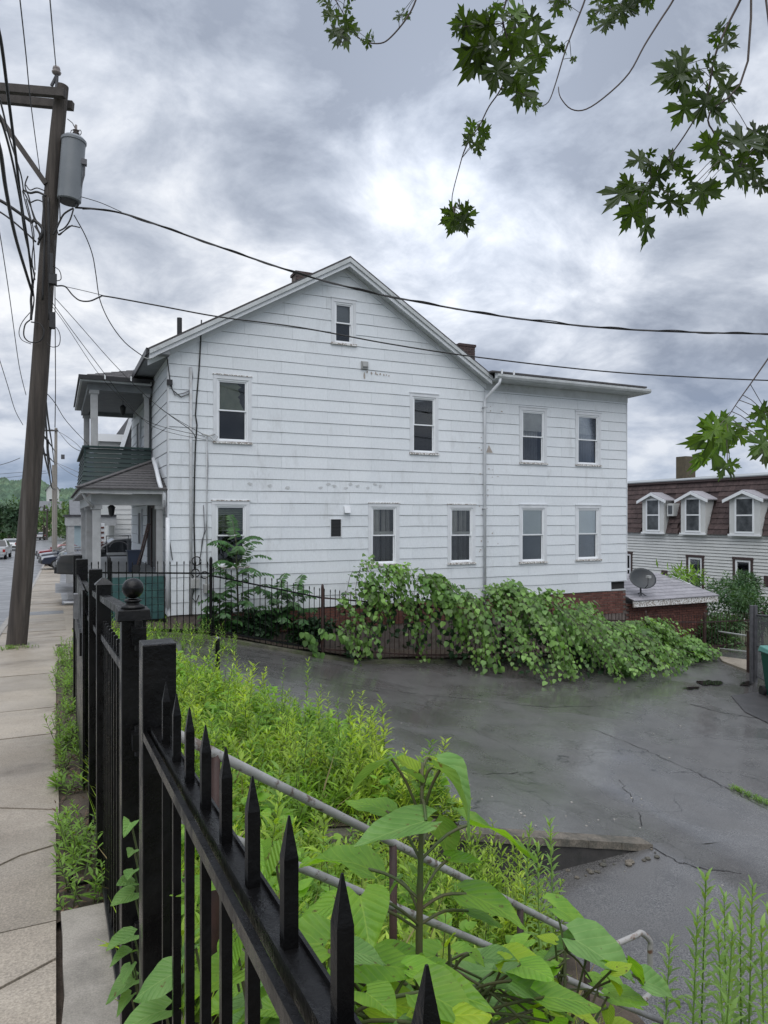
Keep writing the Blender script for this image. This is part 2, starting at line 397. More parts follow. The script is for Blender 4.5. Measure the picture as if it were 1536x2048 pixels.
M['pole'] = mat('weathered_pole', (.082,.068,.058), (.036,.03,.026), .85, 5, 9, .35, .65, .8, 14, .02, stretch=(3.2,3.2,.16), dirt=(.125,.112,.102), dscale=1.6, dlo=.55, dhi=.7)
M['arm'] = mat('crossarm_wood', (.085,.075,.068), (.05,.043,.04), .85, 6, bump=.4)
M['xfmr'] = mat('transformer_grey', (.20,.215,.23), (.16,.175,.19), .4, 2)
M['porcelain'] = mat('porcelain', (.22,.19,.18), rough=.25)
M['wire'] = mat('wire_black', (.015,.014,.014), rough=.55)
M['wireg'] = mat('wire_grey', (.10,.10,.11), rough=.5)
M['mshake'] = mat('mansard_shake', (.052,.034,.033), (.085,.057,.053), .8, 5, bump=.4, bscale=25, rand=.22)
M['clap'] = mat('white_clapboard', (.62,.63,.62), (.56,.57,.56), .6, 2, dirt=(.42,.41,.38), dscale=1.5, dlo=.6, dhi=.85)
M['brown'] = mat('brown_trim', (.055,.035,.033), rough=.6)
M['membrane'] = mat('roof_membrane', (.30,.32,.33), (.25,.27,.28), .6, 1)
M['annexroof'] = mat('annex_shingle', (.30,.29,.31), (.22,.215,.235), .8, 14, bump=.3, rand=.12)
M['dish'] = mat('dish_grey', (.03,.034,.038), (.042,.047,.05), .5, 3)
M['bin'] = mat('bin_green', (.008,.07,.055), rough=.4)
M['binlid'] = mat('bin_lid', (.10,.26,.23), rough=.45)
M['chain'] = mat('chain_link', (.12,.125,.13), rough=.5, metal=.5)
M['greypost'] = mat('grey_post', (.10,.10,.11), (.06,.06,.065), .6, 10)
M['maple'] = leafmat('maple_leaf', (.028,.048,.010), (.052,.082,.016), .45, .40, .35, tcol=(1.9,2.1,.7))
M['maple2'] = leafmat('maple_leaf_yellow_green', (.07,.13,.03), (.12,.19,.045), .50, .40, .35, tcol=(1.7,1.8,.6))  # lighter yellow-green leaf, mostly on the last branch
M['catalpa'] = leafmat('catalpa_leaf', (.15,.31,.04), (.22,.39,.05), .44, .42, .18, 12, tcol=(1.9,2.0,.5), veins=True)
M['catalpa2'] = leafmat('catalpa_young', (.27,.42,.025), (.34,.48,.04), .48, .45, .12, tcol=(1.6,1.6,.5), veins=True)
M['catalpad'] = leafmat('catalpa_dull', (.12,.25,.06), (.17,.31,.09), .34, .5, .2, 14, veins=True)
M['vine'] = leafmat('vine_leaf', (.085,.18,.04), (.18,.31,.075), .32, .36, .45, 1.6, tcol=(1.6,1.7,.7))
M['vined'] = leafmat('vine_inner_shaded', (.018,.05,.02), (.03,.072,.027), .15, .5, .3)  # darker vine leaf copy; shade inside the mass is put in the colour
M['ailan'] = leafmat('ailanthus_leaf', (.035,.10,.03), (.06,.15,.04), .3, .4, .3)
M['weed'] = leafmat('weed_leaf', (.19,.33,.04), (.40,.51,.08), .46, .5, .4, 1.3, tcol=(1.5,1.5,.5))
M['weed2'] = leafmat('weed_dark', (.13,.25,.04), (.19,.33,.055), .40, .5, .3, 5, tcol=(1.7,1.6,.6))
M['golden'] = leafmat('goldenrod_leaf', (.17,.30,.07), (.24,.38,.10), .38, .5, .2, 8)
M['dry'] = leafmat('dry_grass', (.32,.27,.15), (.25,.20,.11), .3, .7, .3)
M['stem'] = mat('green_stem', (.06,.10,.03), (.09,.075,.035), .6, 8)
M['twig'] = mat('twig', (.055,.04,.035), (.08,.06,.05), .7, 14)
M['bark'] = mat('bark', (.10,.085,.07), (.05,.042,.036), .9, 8, bump=.8, bscale=18, stretch=(2,2,.4))
M['tree1'] = leafmat('far_leaves', (.06,.12,.045), (.11,.18,.06), .2, .6, .35, .6)
M['tree2'] = leafmat('far_leaves_dark', (.04,.08,.045), (.06,.11,.055), .15, .6, .35, .6)
M['bush'] = leafmat('bush_leaves', (.03,.08,.03), (.07,.14,.045), .25, .5, .35, 1.5)
M['hill'] = mat('forest_hill', (.05,.085,.06), (.10,.135,.085), .9, .05, 8, .3, .7, bump=1, bscale=.12, bdist=6)

# ------------------------------------------------------------------ terrain
def lerp(pts, x):
    if x <= pts[0][0]: return pts[0][1]
    for (a, p), (b, q) in zip(pts, pts[1:]):
        if x <= b: return p + (q - p) * (x - a) / (b - a)
    return pts[-1][1]
def zs(Y):
    if Y < 35: return -.049 * Y
    t = min((Y - 35) / 20, 1); return -1.715 - .98 * (t - t * t / 2)
def xo(Y): return 0 if Y < 35 else .0003 * (Y - 35) ** 2
ZX = [(1.5,-.74),(3,-.95),(5.6,-1.58),(6.5,-1.78),(10,-2.08),(16,-2.42),(18,-2.48),(30,-2.6)]
def za(X, Y):
    if X < 1.5:
        e = -.74 + .02 * (Y - 15.4); t = max(0, (X - .25) / 1.25); return zs(Y) * (1 - t) + e * t
    return lerp(ZX, X) + .02 * (Y - 15.4)
def zl(X, Y):
    e = -1.775 + .02 * (Y - 5.6)
    if X > 2.9: return e + .04 * max(0, (XL - X) / (XL - 2.9))
    e += .04
    t = max(0, (X - .25) / 2.65); t = t * t * (3 - 2 * t) * .5 + t * .5
    return (zs(Y) - .03) * (1 - t) + e * t
LEDGE_Y = 5.6; XL = 5.62
def gz(X, Y):
    return zl(X, Y) if (Y < LEDGE_Y and X < XL) else za(X, Y)
def sheet(name, xs, ys, fn, material, parent=None, jit=0, seed=1):
    R = random.Random(seed); m = MB()
    for y in ys:
        for x in xs: m.v.append((x, y, fn(x, y) + (R.uniform(-jit, jit) if jit else 0)))
    n = len(xs)
    for j in range(len(ys) - 1):
        for i in range(n - 1): m.f.append((j*n+i, j*n+i+1, (j+1)*n+i+1, (j+1)*n+i))
    return m.build(name, material, parent, smooth=True)
def fr(a, b, n): return [a + (b - a) * i / n for i in range(n + 1)]

g = sheet('ground', [-900,-60,-30,-14,-9] + fr(-8,.2,6) + [.21,24,30,60,200,900], [-60,-20,-4,0,10,20,30,36,42,48,55,80,120,200,400,1200],
          lambda x, y: (zs(y) if x < .205 else -3.4 if x < 31 else -5) - .35, M['ground'])
tag(g, kind='structure')
dr = sheet('driveway', fr(.3,6,30) + fr(6.4,30,60), fr(LEDGE_Y,15.5,44), za, M['asphalt']); tag(dr, kind='structure')
dl = sheet('lower_driveway', fr(1.8,XL,20) + fr(6.0,30,42), fr(-6,LEDGE_Y,46), lambda x, y: gz(x, min(y, LEDGE_Y-.001)) if x < XL+.01 else za(x, y), M['asphalt']); tag(dl, kind='structure')
XW = [(5.0,3.5),(5.8,3.6),(8,3.1),(10,2.4),(12.5,1.4),(13.6,.7)]
def soilz(x, y): return gz(x, y) + .05
em = sheet('embankment', fr(.25,3.6,24), fr(-3,5.42,36), lambda x, y: zl(x, y) + .05, M['soil'], jit=.02); tag(em, kind='structure')
m = MB(); ys = fr(5.62, 13.6, 30)
for y in ys:
    xe = lerp(XW, y)
    for i in range(9):
        x = .25 + (xe - .25) * i / 8; m.v.append((x, y, za(x, y) + (.05 if i < 8 else -.02)))
for j in range(30):
    for i in range(8): m.f.append((j*9+i, j*9+i+1, (j+1)*9+i+1, (j+1)*9+i))
tag(m.build('planted_bank', M['soil'], smooth=True), kind='structure')
st = sheet('soil_strip', fr(.5,20,60), fr(15.42,16.62,3), lambda x, y: za(x, 15.4) + .12, M['soil'], jit=.03, seed=4); tag(st, kind='structure')
back = sheet('back_yard', fr(16,30,8), fr(15.4,40,10), lambda x, y: -2.55 - .06 * max(0, y - 15.4), M['ground']); tag(back, kind='structure')
yard = sheet('side_lot', fr(.2,30,10), fr(25.5,60,10), lambda x, y: zs(y) - .03 * max(0, x) , M['road']); tag(yard, kind='structure')

# road, kerb, sidewalk
RYS = fr(-6,34,20) + fr(36,60,16) + fr(66,170,22)
def strip(name, xa, xb, dz, material, parent=None, ys=RYS):
    m = MB()
    for y in ys:
        m.v += [(xa + xo(y), y, zs(y) + dz), (xb + xo(y), y, zs(y) + dz)]
    for j in range(len(ys) - 1): m.f.append((2*j, 2*j+1, 2*j+3, 2*j+2))
    return m.build(name, material, parent, smooth=True)
rd = strip('road', -8.6, -1.17, -.14, M['road']); tag(rd, kind='structure')
kb = MB()
for a, b in zip(RYS, RYS[1:]):
    kb.hexa([(-1.2+xo(a),a,zs(a)-.2),(-1.05+xo(a),a,zs(a)-.2),(-1.05+xo(b),b,zs(b)-.2),(-1.2+xo(b),b,zs(b)-.2),
             (-1.18+xo(a),a,zs(a)+.012),(-1.05+xo(a),a,zs(a)+.012),(-1.05+xo(b),b,zs(b)+.012),(-1.18+xo(b),b,zs(b)+.012)])
tag(kb.build('kerb', M['kerb']), kind='structure')
sw = strip('sidewalk', -1.06, .22, -.05, M['soil']); tag(sw, kind='structure')
R = random.Random(5)
y = -1.5; k = 0
while y < 62:
    L_ = 1.25 if y > 3 else 1.25
    a, b = y + .008, y + L_ - .008; dz = R.uniform(-.006, .008); tl = R.uniform(-.006, .006)
    xr = .012 + R.uniform(-.012, .012)
    if y > 12: xr = .22
    material = M['concrete']
    if 22 < y < 23.2: material = M['road']
    mb = MB()
    n = 6
    def zt(x, yy): return zs(yy) + dz + tl * (x + .5)
    if k in (3, 5, 4):   # cracked slabs: split along a ragged diagonal
        cr = [(-1.045 + (xr + 1.045) * i / n) for i in range(n + 1)]
        off = [a + (b - a) * (.25 + .5 * i / n) + R.uniform(-.03, .03) for i in range(n + 1)]
        if k == 5: off = [a + (b - a) * (.8 - .55 * i / n) + R.uniform(-.03, .03) for i in range(n + 1)]
        for side in (0, 1):
            for i in range(n):
                p = [(cr[i], a if side == 0 else off[i] + .006), (cr[i+1], a if side == 0 else off[i+1] + .006),
                     (cr[i+1], off[i+1] - .004 if side == 0 else b), (cr[i], off[i] - .004 if side == 0 else b)]
                mb.hexa([(q[0], q[1], zs(q[1]) - .1) for q in p] + [(q[0], q[1], zt(*q) + (.006 if side else 0)) for q in p])
    else:
        q = [(-1.045, a), (xr, a), (xr, b), (-1.045, b)]
        mb.hexa([(p[0]+xo(p[1]), p[1], zs(p[1]) - .1) for p in q] + [(p[0]+xo(p[1]), p[1], zt(*p)) for p in q])
    o = mb.build('paving_slab', material, sw)
    y += L_; k += 1
# worn concrete threshold slab below the gate
ts = MB(); n = 10; pts = []
for i in range(n + 1):
    yy = 1.3 + 2.25 * i / n; pts.append((.025 + R.uniform(-.012, .012), yy))
for i in range(n):
    (xa, ya), (xb, yb) = pts[i], pts[i+1]
    ts.hexa([(xa,ya,zs(ya)-.1),(.42,ya,zs(ya)-.1),(.42,yb,zs(yb)-.1),(xb,yb,zs(yb)-.1),(xa,ya,zs(ya)+.022),(.42,ya,zs(ya)+.022),(.42,yb,zs(yb)+.022),(xb,yb,zs(yb)+.022)])
tag(ts.build('threshold_slab', M['slabstone']), kind='structure')
# soil verge between walk and fence
fs = sheet('front_strip', fr(.19,.9,4), fr(13.4,26,20), lambda x, y: zs(y)-.004, M['concrete']); tag(fs, kind='structure')
vg = sheet('soil_verge', fr(.0,.34,6), fr(3.52,14.5,60), lambda x, y: zs(y) + .0 - abs(x-.15)*.05, M['soil'], jit=.012, seed=8); tag(vg, kind='structure')

# ledge (low retaining wall) stepping down to the lower driveway
n = 24; lw = MB(); cap = MB(); Rl = random.Random(9)
for i in range(n):
    xa = .5 + (XL-.47) * i / n; xb = .5 + (XL-.47) * (i + 1) / n
    ta, tb = za(xa, 5.7) + .03, za(xb, 5.7) + .03; ba, bb = zl(xa, 5.5) - .1, zl(xb, 5.5) - .1
    lw.hexa([(xa,5.46,ba),(xb,5.46,bb),(xb,5.66,bb),(xa,5.66,ba),(xa,5.49,ta-.07),(xb,5.49,tb-.07),(xb,5.66,tb-.07),(xa,5.66,ta-.07)])
    j0 = Rl.uniform(-.008,.008)
    cap.hexa([(xa,5.465+j0,ta-.07),(xb,5.465+j0,tb-.07),(xb,5.68,tb-.07),(xa,5.68,ta-.07),(xa,5.475+j0,ta),(xb,5.475+j0,tb),(xb,5.66,tb),(xa,5.66,ta)])
lt = thing('retaining_ledge', (4.5,5.6,-1.8), 'low stained concrete ledge stepping the driveway down in the foreground', 'ledge')
lw.build('wall_face', M['blackconc'], lt); cap.build('coping', M['oldconc'], lt)
rub = MB()
for i in range(26):
    x = Rl.uniform(3.4, 5.6); yy = 5.40 + Rl.uniform(-.12, .04); z = zl(x, 5.4); s_ = Rl.uniform(.012, .045)
    rub.lathe((x, yy, z), [(s_*.9,0),(s_,s_*.3),(s_*.6,s_*.6),(s_*.1,s_*.7)], 6)
tag(rub.build('rubble', M['oldconc']), 'crumbled concrete bits lying along the foot of the ledge', 'rubble', kind='stuff')

# puddles and cracks on the asphalt
M['puddle'] = mat('standing_water', (.012,.012,.012), rough=.02, spec=.6)
def blob(name, u, v, ru, rv, seed):
    R = random.Random(seed); c = onZ(u, v, -2.45); vs = []; n = 22
    for i in range(n):
        a = 2*math.pi*i/n; k = 1 + .35*math.sin(2*a+seed) + .2*math.sin(5*a+seed*2) + R.uniform(-.08,.08)
        p = onZ(u + ru*k*math.cos(a), v + rv*k*math.sin(a), -2.45); vs.append((p.x, p.y, za(p.x, p.y) + .022))
    m = MB(); m.add(vs, [tuple(range(n))]); return m.build(name, M['puddle'], None)
for i, (u, v, ru, rv) in enumerate([(1420,1371,20,7),(1384,1386,14,3),(1493,1368,14,4)]):
    tag(blob('puddle', u, v, ru, rv, i+2), ['dark standing puddle on the asphalt near the green bin','thin dark wet streak left of the main puddle','small puddle at the foot of the grey gate post'][i], 'puddle', kind='structure')
M['crack'] = mat('crack_dark', (.012,.011,.011), rough=.9)
def crack(pix, w, seed, zg=-2.2):
    R = random.Random(seed); P = []
    for (u0,v0),(u1,v1) in zip(pix, pix[1:]):
        for i in range(9):
            t = i/9; p = None; u = u0+(u1-u0)*t; v = v0+(v1-v0)*t; z = zg
            for _ in range(6):
                p = onZ(u, v, z); z = gz(p.x, p.y)
            P.append(Vector((p.x + R.uniform(-.03,.03), p.y + R.uniform(-.03,.03), 0)))
    m = MB()
    for i, p in enumerate(P):
        d = (P[min(i+1,len(P)-1)] - P[max(i-1,0)]).normalized(); x = Vector((-d.y, d.x, 0)) * w * R.uniform(.3, 1)
        for q in (p - x, p + x): m.v.append((q.x, q.y, gz(q.x, q.y) + .005))
    for i in range(len(P)-1): m.f.append((2*i, 2*i+1, 2*i+3, 2*i+2))
    return m.build('crack', M['crack'], dr)
crack([(1185,1458),(1290,1500),(1380,1540),(1460,1580),(1540,1622)], .008, 1)
crack([(1297,1692),(1350,1722),(1420,1742),(1536,1752)], .012, 2)
crack([(1240,1560),(1270,1610),(1290,1660)], .006, 3)
crack([(1380,1408),(1440,1425),(1536,1440)], .018, 4)
crack([(560,1340),(680,1365),(800,1385),(960,1400),(1090,1415),(1220,1412)], .010, 5)
crack([(760,1545),(860,1530),(960,1550),(1050,1545)], .006, 6)

M['patch'] = mat('asphalt_patch', (.035,.034,.035), (.055,.053,.053), .42, 3, bump=.3, bscale=90, bdist=.003, grain=.4, gscale=90)
def ground_poly(name, pix, material, dz, zg=-2.4, parent=None):
    m = MB(); vs = []
    for u, v in pix:
        z = zg
        for _ in range(6): p = onZ(u, v, z); z = gz(p.x, p.y)
        vs.append((p.x, p.y, gz(p.x, p.y) + dz))
    m.add(vs, [tuple(range(len(vs)))]); return m.build(name, material, parent)
ground_poly('asphalt_patch', [(1462,1392),(1560,1380),(1600,1440),(1536,1447),(1490,1425)], M['patch'], .014, parent=dr)
ch_ = MB(); Rc = random.Random(44)
for i in range(60):
    u, v = Rc.uniform(560,1530), Rc.uniform(1340,1800)
    if i < 22: u, v = Rc.uniform(880,1300), Rc.uniform(1590,1668)
    z = -1.9
    for _ in range(6): p = onZ(u, v, z); z = gz(p.x, p.y)
    if gz(p.x,p.y) < -.9 and p.x > 3: r_ = Rc.uniform(.005,.02) * (1.8 if i % 17 == 0 else 1); ch_.lathe((p.x,p.y,gz(p.x,p.y)+.002),[(r_,0),(r_*.8,r_*.4),(r_*.2,r_*.5)],5)
M['chip'] = mat('pale_chip', (.30,.285,.26), (.20,.19,.17), .8, 30)
tag(ch_.build('grit', M['chip']), 'pale grit and paint flakes scattered over the driveway asphalt', 'grit', kind='stuff')

# ------------------------------------------------------------------ white house
YH = 16.6; X0, XM, X1 = 2.31, 10.81, 16.02; ZB, HC = -.58, .287
APX, APZ, SL, SR = 6.62, 8.02, .585, .625      # wall apex under the rake
house = thing('white_house', (X0, YH, -.7), 'large two-storey white shingle-sided house with a gable end and rear wing', 'house')
def wrect(u0, u1, v0, v1):
    um = (u0+u1)/2; return [onY(u0, v0, YH).x, onY(u1, v0, YH).x, onY(um, v1, YH).z, onY(um, v0, YH).z]
WINS = [  # u0,u1,v0,v1,style,label
 (426,503,751,887,'olive'), (423,499,1001,1136,'blind'), (819,876,787,909,'dark'), (662,711.5,598,690,'grey'),
 (736,798,1006,1131,'curtain'), (894.5,950,1008.5,1128,'curtain'),
 (1038,1093,815,928,'halfshade'), (1150,1201,824,932,'halfshade'), (1037.5,1093,1009,1126,'shade'), (1150,1201,1010,1121,'shade')]
rects = [wrect(*w[:4]) for w in WINS]
vent_r = wrect(659.5,683,1037,1075)
cut_r = [onY(1222,1165,YH).x, X1 + .01, ZB - .3, onY(1238,1163,YH).z]
holes = rects + [vent_r]
def sub(rs, h):
    out = []
    for (a,b,c,d) in rs:
        ha,hb,hc,hd = h
        if ha >= b or hb <= a or hc >= d or hd <= c: out.append((a,b,c,d)); continue
        if ha > a: out.append((a,ha,c,d))
        if hb < b: out.append((hb,b,c,d))
        m0, m1 = max(a,ha), min(b,hb)
        if hc > c: out.append((m0,m1,c,hc))
        if hd < d: out.append((m0,m1,hd,d))
    return out
def clip(poly, f):
    out = []
    for i in range(len(poly)):
        p, q = poly[i], poly[(i+1) % len(poly)]; a, b = f(p), f(q)
        if a >= 0: out.append(p)
        if (a >= 0) != (b >= 0):
            t = a / (a - b); out.append((p[0]+(q[0]-p[0])*t, p[1]+(q[1]-p[1])*t))
    return out
def gable(poly):
    poly = clip(poly, lambda p: APZ - SL*(APX-p[0]) - p[1])
    return clip(poly, lambda p: APZ - SR*(p[0]-APX) - p[1]) if poly else poly
side = MB()   # backing sheathing with the window openings left open
rs = [(X0+.005,XM,ZB+.02,8.1),(XM,X1-.005,ZB+.02,5.45)]
for h in holes + [cut_r]: rs = sub(rs, h)
for r in rs:
    p = [(r[0],r[2]),(r[1],r[2]),(r[1],r[3]),(r[0],r[3])]
    if r[1] <= XM + .01: p = gable(p)
    if len(p) >= 3: side.prism([(x,YH+.004,z) for x,z in p], (0,.12,0))
wall = side.build('side_wall', M['shade_backing'], house)
RS = random.Random(11)
def jz(x, c): return math.sin(x*3.1 + c*1.7)*.003 + math.sin(x*7.7 + c*5.1)*.0025
def shingle(x0, x1, z0, z1, c, name='shingle', clipg=True):
    polys = [(x0+.0015, x1-.0015, z0, z1)]
    for h in holes + [cut_r]: polys = sub(polys, h)
    dep = RS.uniform(.0, .004); groups_ = []
    for r in polys:
        hit = [g_ for g_ in groups_ if any(r[0] <= q[1]+1e-6 and q[0] <= r[1]+1e-6 and r[2] <= q[3]+1e-6 and q[2] <= r[3]+1e-6 for q in g_)]
        groups_ = [g_ for g_ in groups_ if g_ not in hit] + [[r] + [q for g_ in hit for q in g_]]
    for g_ in groups_:
        m = MB()
        for r in g_:
            p = [(r[0],r[2]),((r[0]+r[1])/2,r[2]),(r[1],r[2]),(r[1],r[3]),(r[0],r[3])]
            p = [(x, z + (jz(x,c) if abs(z-z0) < 1e-6 else 0)) for x,z in p]
            if clipg: p = gable(p)
            if len(p) < 3: continue
            n = len(p)
            fr_ = [(x, YH - .006 - dep - .013*(z1-z)/(z1-z0), z) for x,z in p]; bk = [(x, YH+.003, z) for x,z in p]
            m.add(fr_ + bk, [tuple(range(n))] + [(i,n+i,n+(i+1)%n,(i+1)%n) for i in range(n)])
        if m.v: m.build(name, M['shingle'], wall)
c = 0; z = ZB
while z < 8.0:
    for (xa, xb, top, cg) in ((X0, XM-.004, 8.1, True), (XM+.004, X1, 5.42, False)):
        if z > top: continue
        zt_ = min(z + HC + .002, top)
        if cg and z > 5.45:
            xa = max(xa, APX - (APZ - z)/SL - .02); xb = min(xb, APX + (APZ - z)/SR + .02)
        x = xa; first = True
        if xb - x < .1: continue
        while x < xb - 1e-4:
            L_ = 1.19 if not first else (.3 + .297 * ((c * 2) % 4))
            nx = min(x + L_, xb)
            if xb - nx < .2: nx = xb
            shingle(x, nx, z + .009, zt_, c, clipg=cg); x = nx; first = False
    z += HC; c += 1
# front wall (street side) courses and its backing
fw = MB(); fw.box(X0+.02, X0+.14, YH+.12, 25, ZB, 5.5); fwall = fw.build('front_wall', M['shade_backing'], house)
z = ZB
while z < 5.4:
    m = MB()
    for (ya, yb) in ((YH+.006, 19.55), (20.6, 25)):
        m.hexa([(X0-.0,ya,z+.012),(X0+.03,ya,z+.012),(X0+.03,yb,z+.012),(X0,yb,z+.012),(X0+.012,ya,z+HC),(X0+.03,ya,z+HC),(X0+.03,yb,z+HC),(X0+.012,yb,z+HC)])
    m.build('shingle', M['shingle'], fwall); z += HC
bw = MB(); bw.box(X1-.12, X1, YH+.13, 25, ZB-.0, 5.4); bw.box(X0+.14, X1-.12, 24.9, 25, ZB, 5.4)
bw.build('rear_walls', M['shingle'], house)
cb = MB(); cb.box(X0-.012, X0+.035, YH-.026, YH-.020, ZB, 5.32); cb.box(X0-.012,X0-.006,YH-.026,YH+.03,ZB,5.32); cb.box(X1-.02, X1+.012, YH-.026, YH-.020, cut_r[3], 5.25)
cb.build('corner_strip', M['trim'], house)

def window(r, style, idx):
    x0, x1, z0, z1 = r; yf = YH
    cs = MB(); cw = .085
    cs.box(x0, x0+cw, yf-.032, yf+.03, z0+.045, z1-.10); cs.box(x1-cw, x1, yf-.032, yf+.03, z0+.045, z1-.10)
    cs.box(x0, x1, yf-.034, yf+.03, z1-.10, z1-.012); 
    w = cs.build('window', M['trim'], house, bevel=.004)
    hd = MB(); hd.box(x0-.012, x1+.012, yf-.05, yf+.02, z1-.012, z1+.012); hd.build('drip_cap', M['peel'] if idx in (0,1,4,5) else M['trim'], w)
    sl = MB(); sl.hexa([(x0-.012,yf-.06,z0-.01),(x1+.012,yf-.06,z0-.01),(x1+.012,yf+.03,z0-.01),(x0-.012,yf+.03,z0-.01),
                        (x0-.012,yf-.06,z0+.035),(x1+.012,yf-.06,z0+.035),(x1+.012,yf+.03,z0+.045),(x0-.012,yf+.03,z0+.045)])
    sl.build('sill', M['peel'], w)
    a0, a1, b0, b1 = x0+cw, x1-cw, z0+.045, z1-.10; mid = (b0+b1)/2; fwid = .038
    fm = MB()
    fm.box(a0, a0+fwid, yf-.012, yf+.09, b0, b1); fm.box(a1-fwid, a1, yf-.012, yf+.09, b0, b1)
    fm.box(a0+fwid, a1-fwid, yf-.012, yf+.09, b1-fwid, b1); fm.box(a0+fwid, a1-fwid, yf-.012, yf+.09, b0, b0+fwid*.8)
    fm.build('frame', M['vinyl'], w)
    s0, s1 = a0+fwid, a1-fwid; sw_ = .032
    for (zz0, zz1, yy, nm) in ((mid-.016, b1-fwid, yf+.012, 'upper_sash'), (b0+fwid*.8, mid+.018, yf+.042, 'lower_sash')):
        sm = MB(); sm.box(s0, s0+sw_, yy, yy+.028, zz0, zz1); sm.box(s1-sw_, s1, yy, yy+.028, zz0, zz1)
        sm.box(s0+sw_, s1-sw_, yy, yy+.028, zz0, zz0+sw_); sm.box(s0+sw_, s1-sw_, yy, yy+.028, zz1-sw_, zz1)
        sm.build(nm, M['vinyl'], w)
        pm = MB(); pm.box(s0+sw_, s1-sw_, yy+.011, yy+.015, zz0+sw_, zz1-sw_)
        pm.build('pane', M['screen'] if (nm == 'lower_sash') else M['glass'], w)
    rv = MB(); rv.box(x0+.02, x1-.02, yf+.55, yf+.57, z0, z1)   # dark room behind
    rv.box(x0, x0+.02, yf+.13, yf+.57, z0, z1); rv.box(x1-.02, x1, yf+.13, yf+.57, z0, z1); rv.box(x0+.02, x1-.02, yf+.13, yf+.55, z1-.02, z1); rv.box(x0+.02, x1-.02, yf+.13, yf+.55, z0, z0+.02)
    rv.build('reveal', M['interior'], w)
    yc = yf + .085
    if style == 'olive':
        o = MB(); n = 12; top = [(s1 - (s1-s0)*.22, b1-.03)]
        edge = [(s1-(s1-s0)*(.22+.07*math.sin(i*2.3)+.02*(i%2)) if i < 8 else s1-(s1-s0)*(.22-.05*(i-8)), b1-.03-(b1-mid-.02)*i/n) for i in range(n+1)]
        p = [(s0+.01,b1-.03),(s0+.01,mid+.0)] + edge[::-1]
        o.add([(x,yc,z) for x,z in p], [tuple(range(len(p)))]); o.build('torn_blind', M['olive'], w)
        o = MB(); o.box(s0+.01, s1-.10, yc+.02, yc+.025, b0+.03, mid); o.build('blind', M['interior'], w)
    elif style == 'blind':
        for i in range(14):
            o = MB(); zz = b1 - .06 - i*.042; o.hexa([(s0+.01,yc,zz-.018),(s1-.01,yc,zz-.018),(s1-.01,yc+.018,zz+.012),(s0+.01,yc+.018,zz+.012),(s0+.01,yc,zz-.015),(s1-.01,yc,zz-.015),(s1-.01,yc+.018,zz+.015),(s0+.01,yc+.018,zz+.015)]); o.build('slat', M['olive'], w)
    elif style in ('shade', 'halfshade'):
        zb = mid-.03 if style == 'shade' else mid + (b1-mid)*.22
        o = MB(); o.box(s0+.008, s1-.04, yf+.046, yf+.050, zb, b1-.05); o.build('roller_shade', M['shade'] if style == 'shade' else M['curtain'], w)
        if style == 'shade':
            o = MB(); o.box(s0+.008, s1-.04, yf+.076, yf+.08, b0+.02, mid-.035); o.build('lower_shade', M['shade'], w)
        else:
            o = MB(); n = 24
            for i in range(n+1):
                x = s0 + (s1-s0)*.92*i/n; yy = yc+.09+.025*math.sin(i*1.9); o.v += [(x,yy,b0+.03),(x,yy,b1-.1)]
            for i in range(n): o.f.append((2*i,2*i+2,2*i+3,2*i+1))
            o.build('net_curtain', M['curtain'], w)
    elif style == 'curtain':
        for (ca, cb_) in ((.02,.36),(.46,.62),(.68,.80)):
            o = MB(); n = 10
            for i in range(n+1):
                x = s0 + (s1-s0)*(ca + (cb_-ca)*i/n); yy = yc + .03*math.sin(i*1.7); o.v += [(x,yy,b0+.02),(x,yy,b1-.03)]
            for i in range(n): o.f.append((2*i,2*i+2,2*i+3,2*i+1))
            o.build('curtain', M['curtain'], w)
        o = MB(); o.box(s0+.01,s1-.01,yc-.04,yc-.035,mid+.03,mid+.10); o.build('curtain_hem', M['curtain'], w)
    elif style == 'grey':
        o = MB(); o.box(s0+.01, s1-.01, yc, yc+.01, b0+.02, b1-.03); o.build('blind', M['shadedim'], w)
    elif style == 'dark':
        o = MB(); n = 8; p = [(s0+.01,b1-.03),(s0+.01,b1-.14)] + [(s0+(s1-s0)*(.1+.7*i/n), b1-.14+.10*(i/n)**1.5) for i in range(n)] + [(s0+(s1-s0)*.85,b1-.03)]
        o.add([(x,yc,z) for x,z in p], [tuple(range(len(p)))]); o.build('torn_blind', M['shadedim'], w)
for i, (w, r) in enumerate(zip(WINS, rects)): window(r, w[4], i)
# small grille window
x0,x1,z0,z1 = vent_r; o = MB()
o.box(x0,x0+.022,YH-.03,YH+.03,z0,z1); o.box(x1-.022,x1,YH-.03,YH+.03,z0,z1); o.box(x0+.022,x1-.022,YH-.03,YH+.03,z1-.022,z1); o.box(x0+.022,x1-.022,YH-.03,YH+.03,z0,z0+.022)
vw = o.build('vent_window', M['trim'], house); o = MB(); o.box(x0+.022,x1-.022,YH+.0,YH+.01,z0+.022,z1-.022); o.build('pane', M['dark'], vw)
for i in range(4): o = MB(); zz = z0+.08+i*.09; o.box(x0+.024,x1-.024,YH-.02,YH-.012,zz,zz+.012); o.build('louvre', M['dark'], vw)
# opening at the foot of the wing corner
o = MB(); xa = cut_r[0]; o.box(xa, X1, YH+.10, YH+.14, ZB-.0, cut_r[3]); o.build('crawl_opening', M['interior'], house)
o = MB(); o.box(xa+.03, X1-.02, YH+.0, YH+.02, ZB+.0, ZB+.05); o.build('crawl_sill', M['fascia'], house)
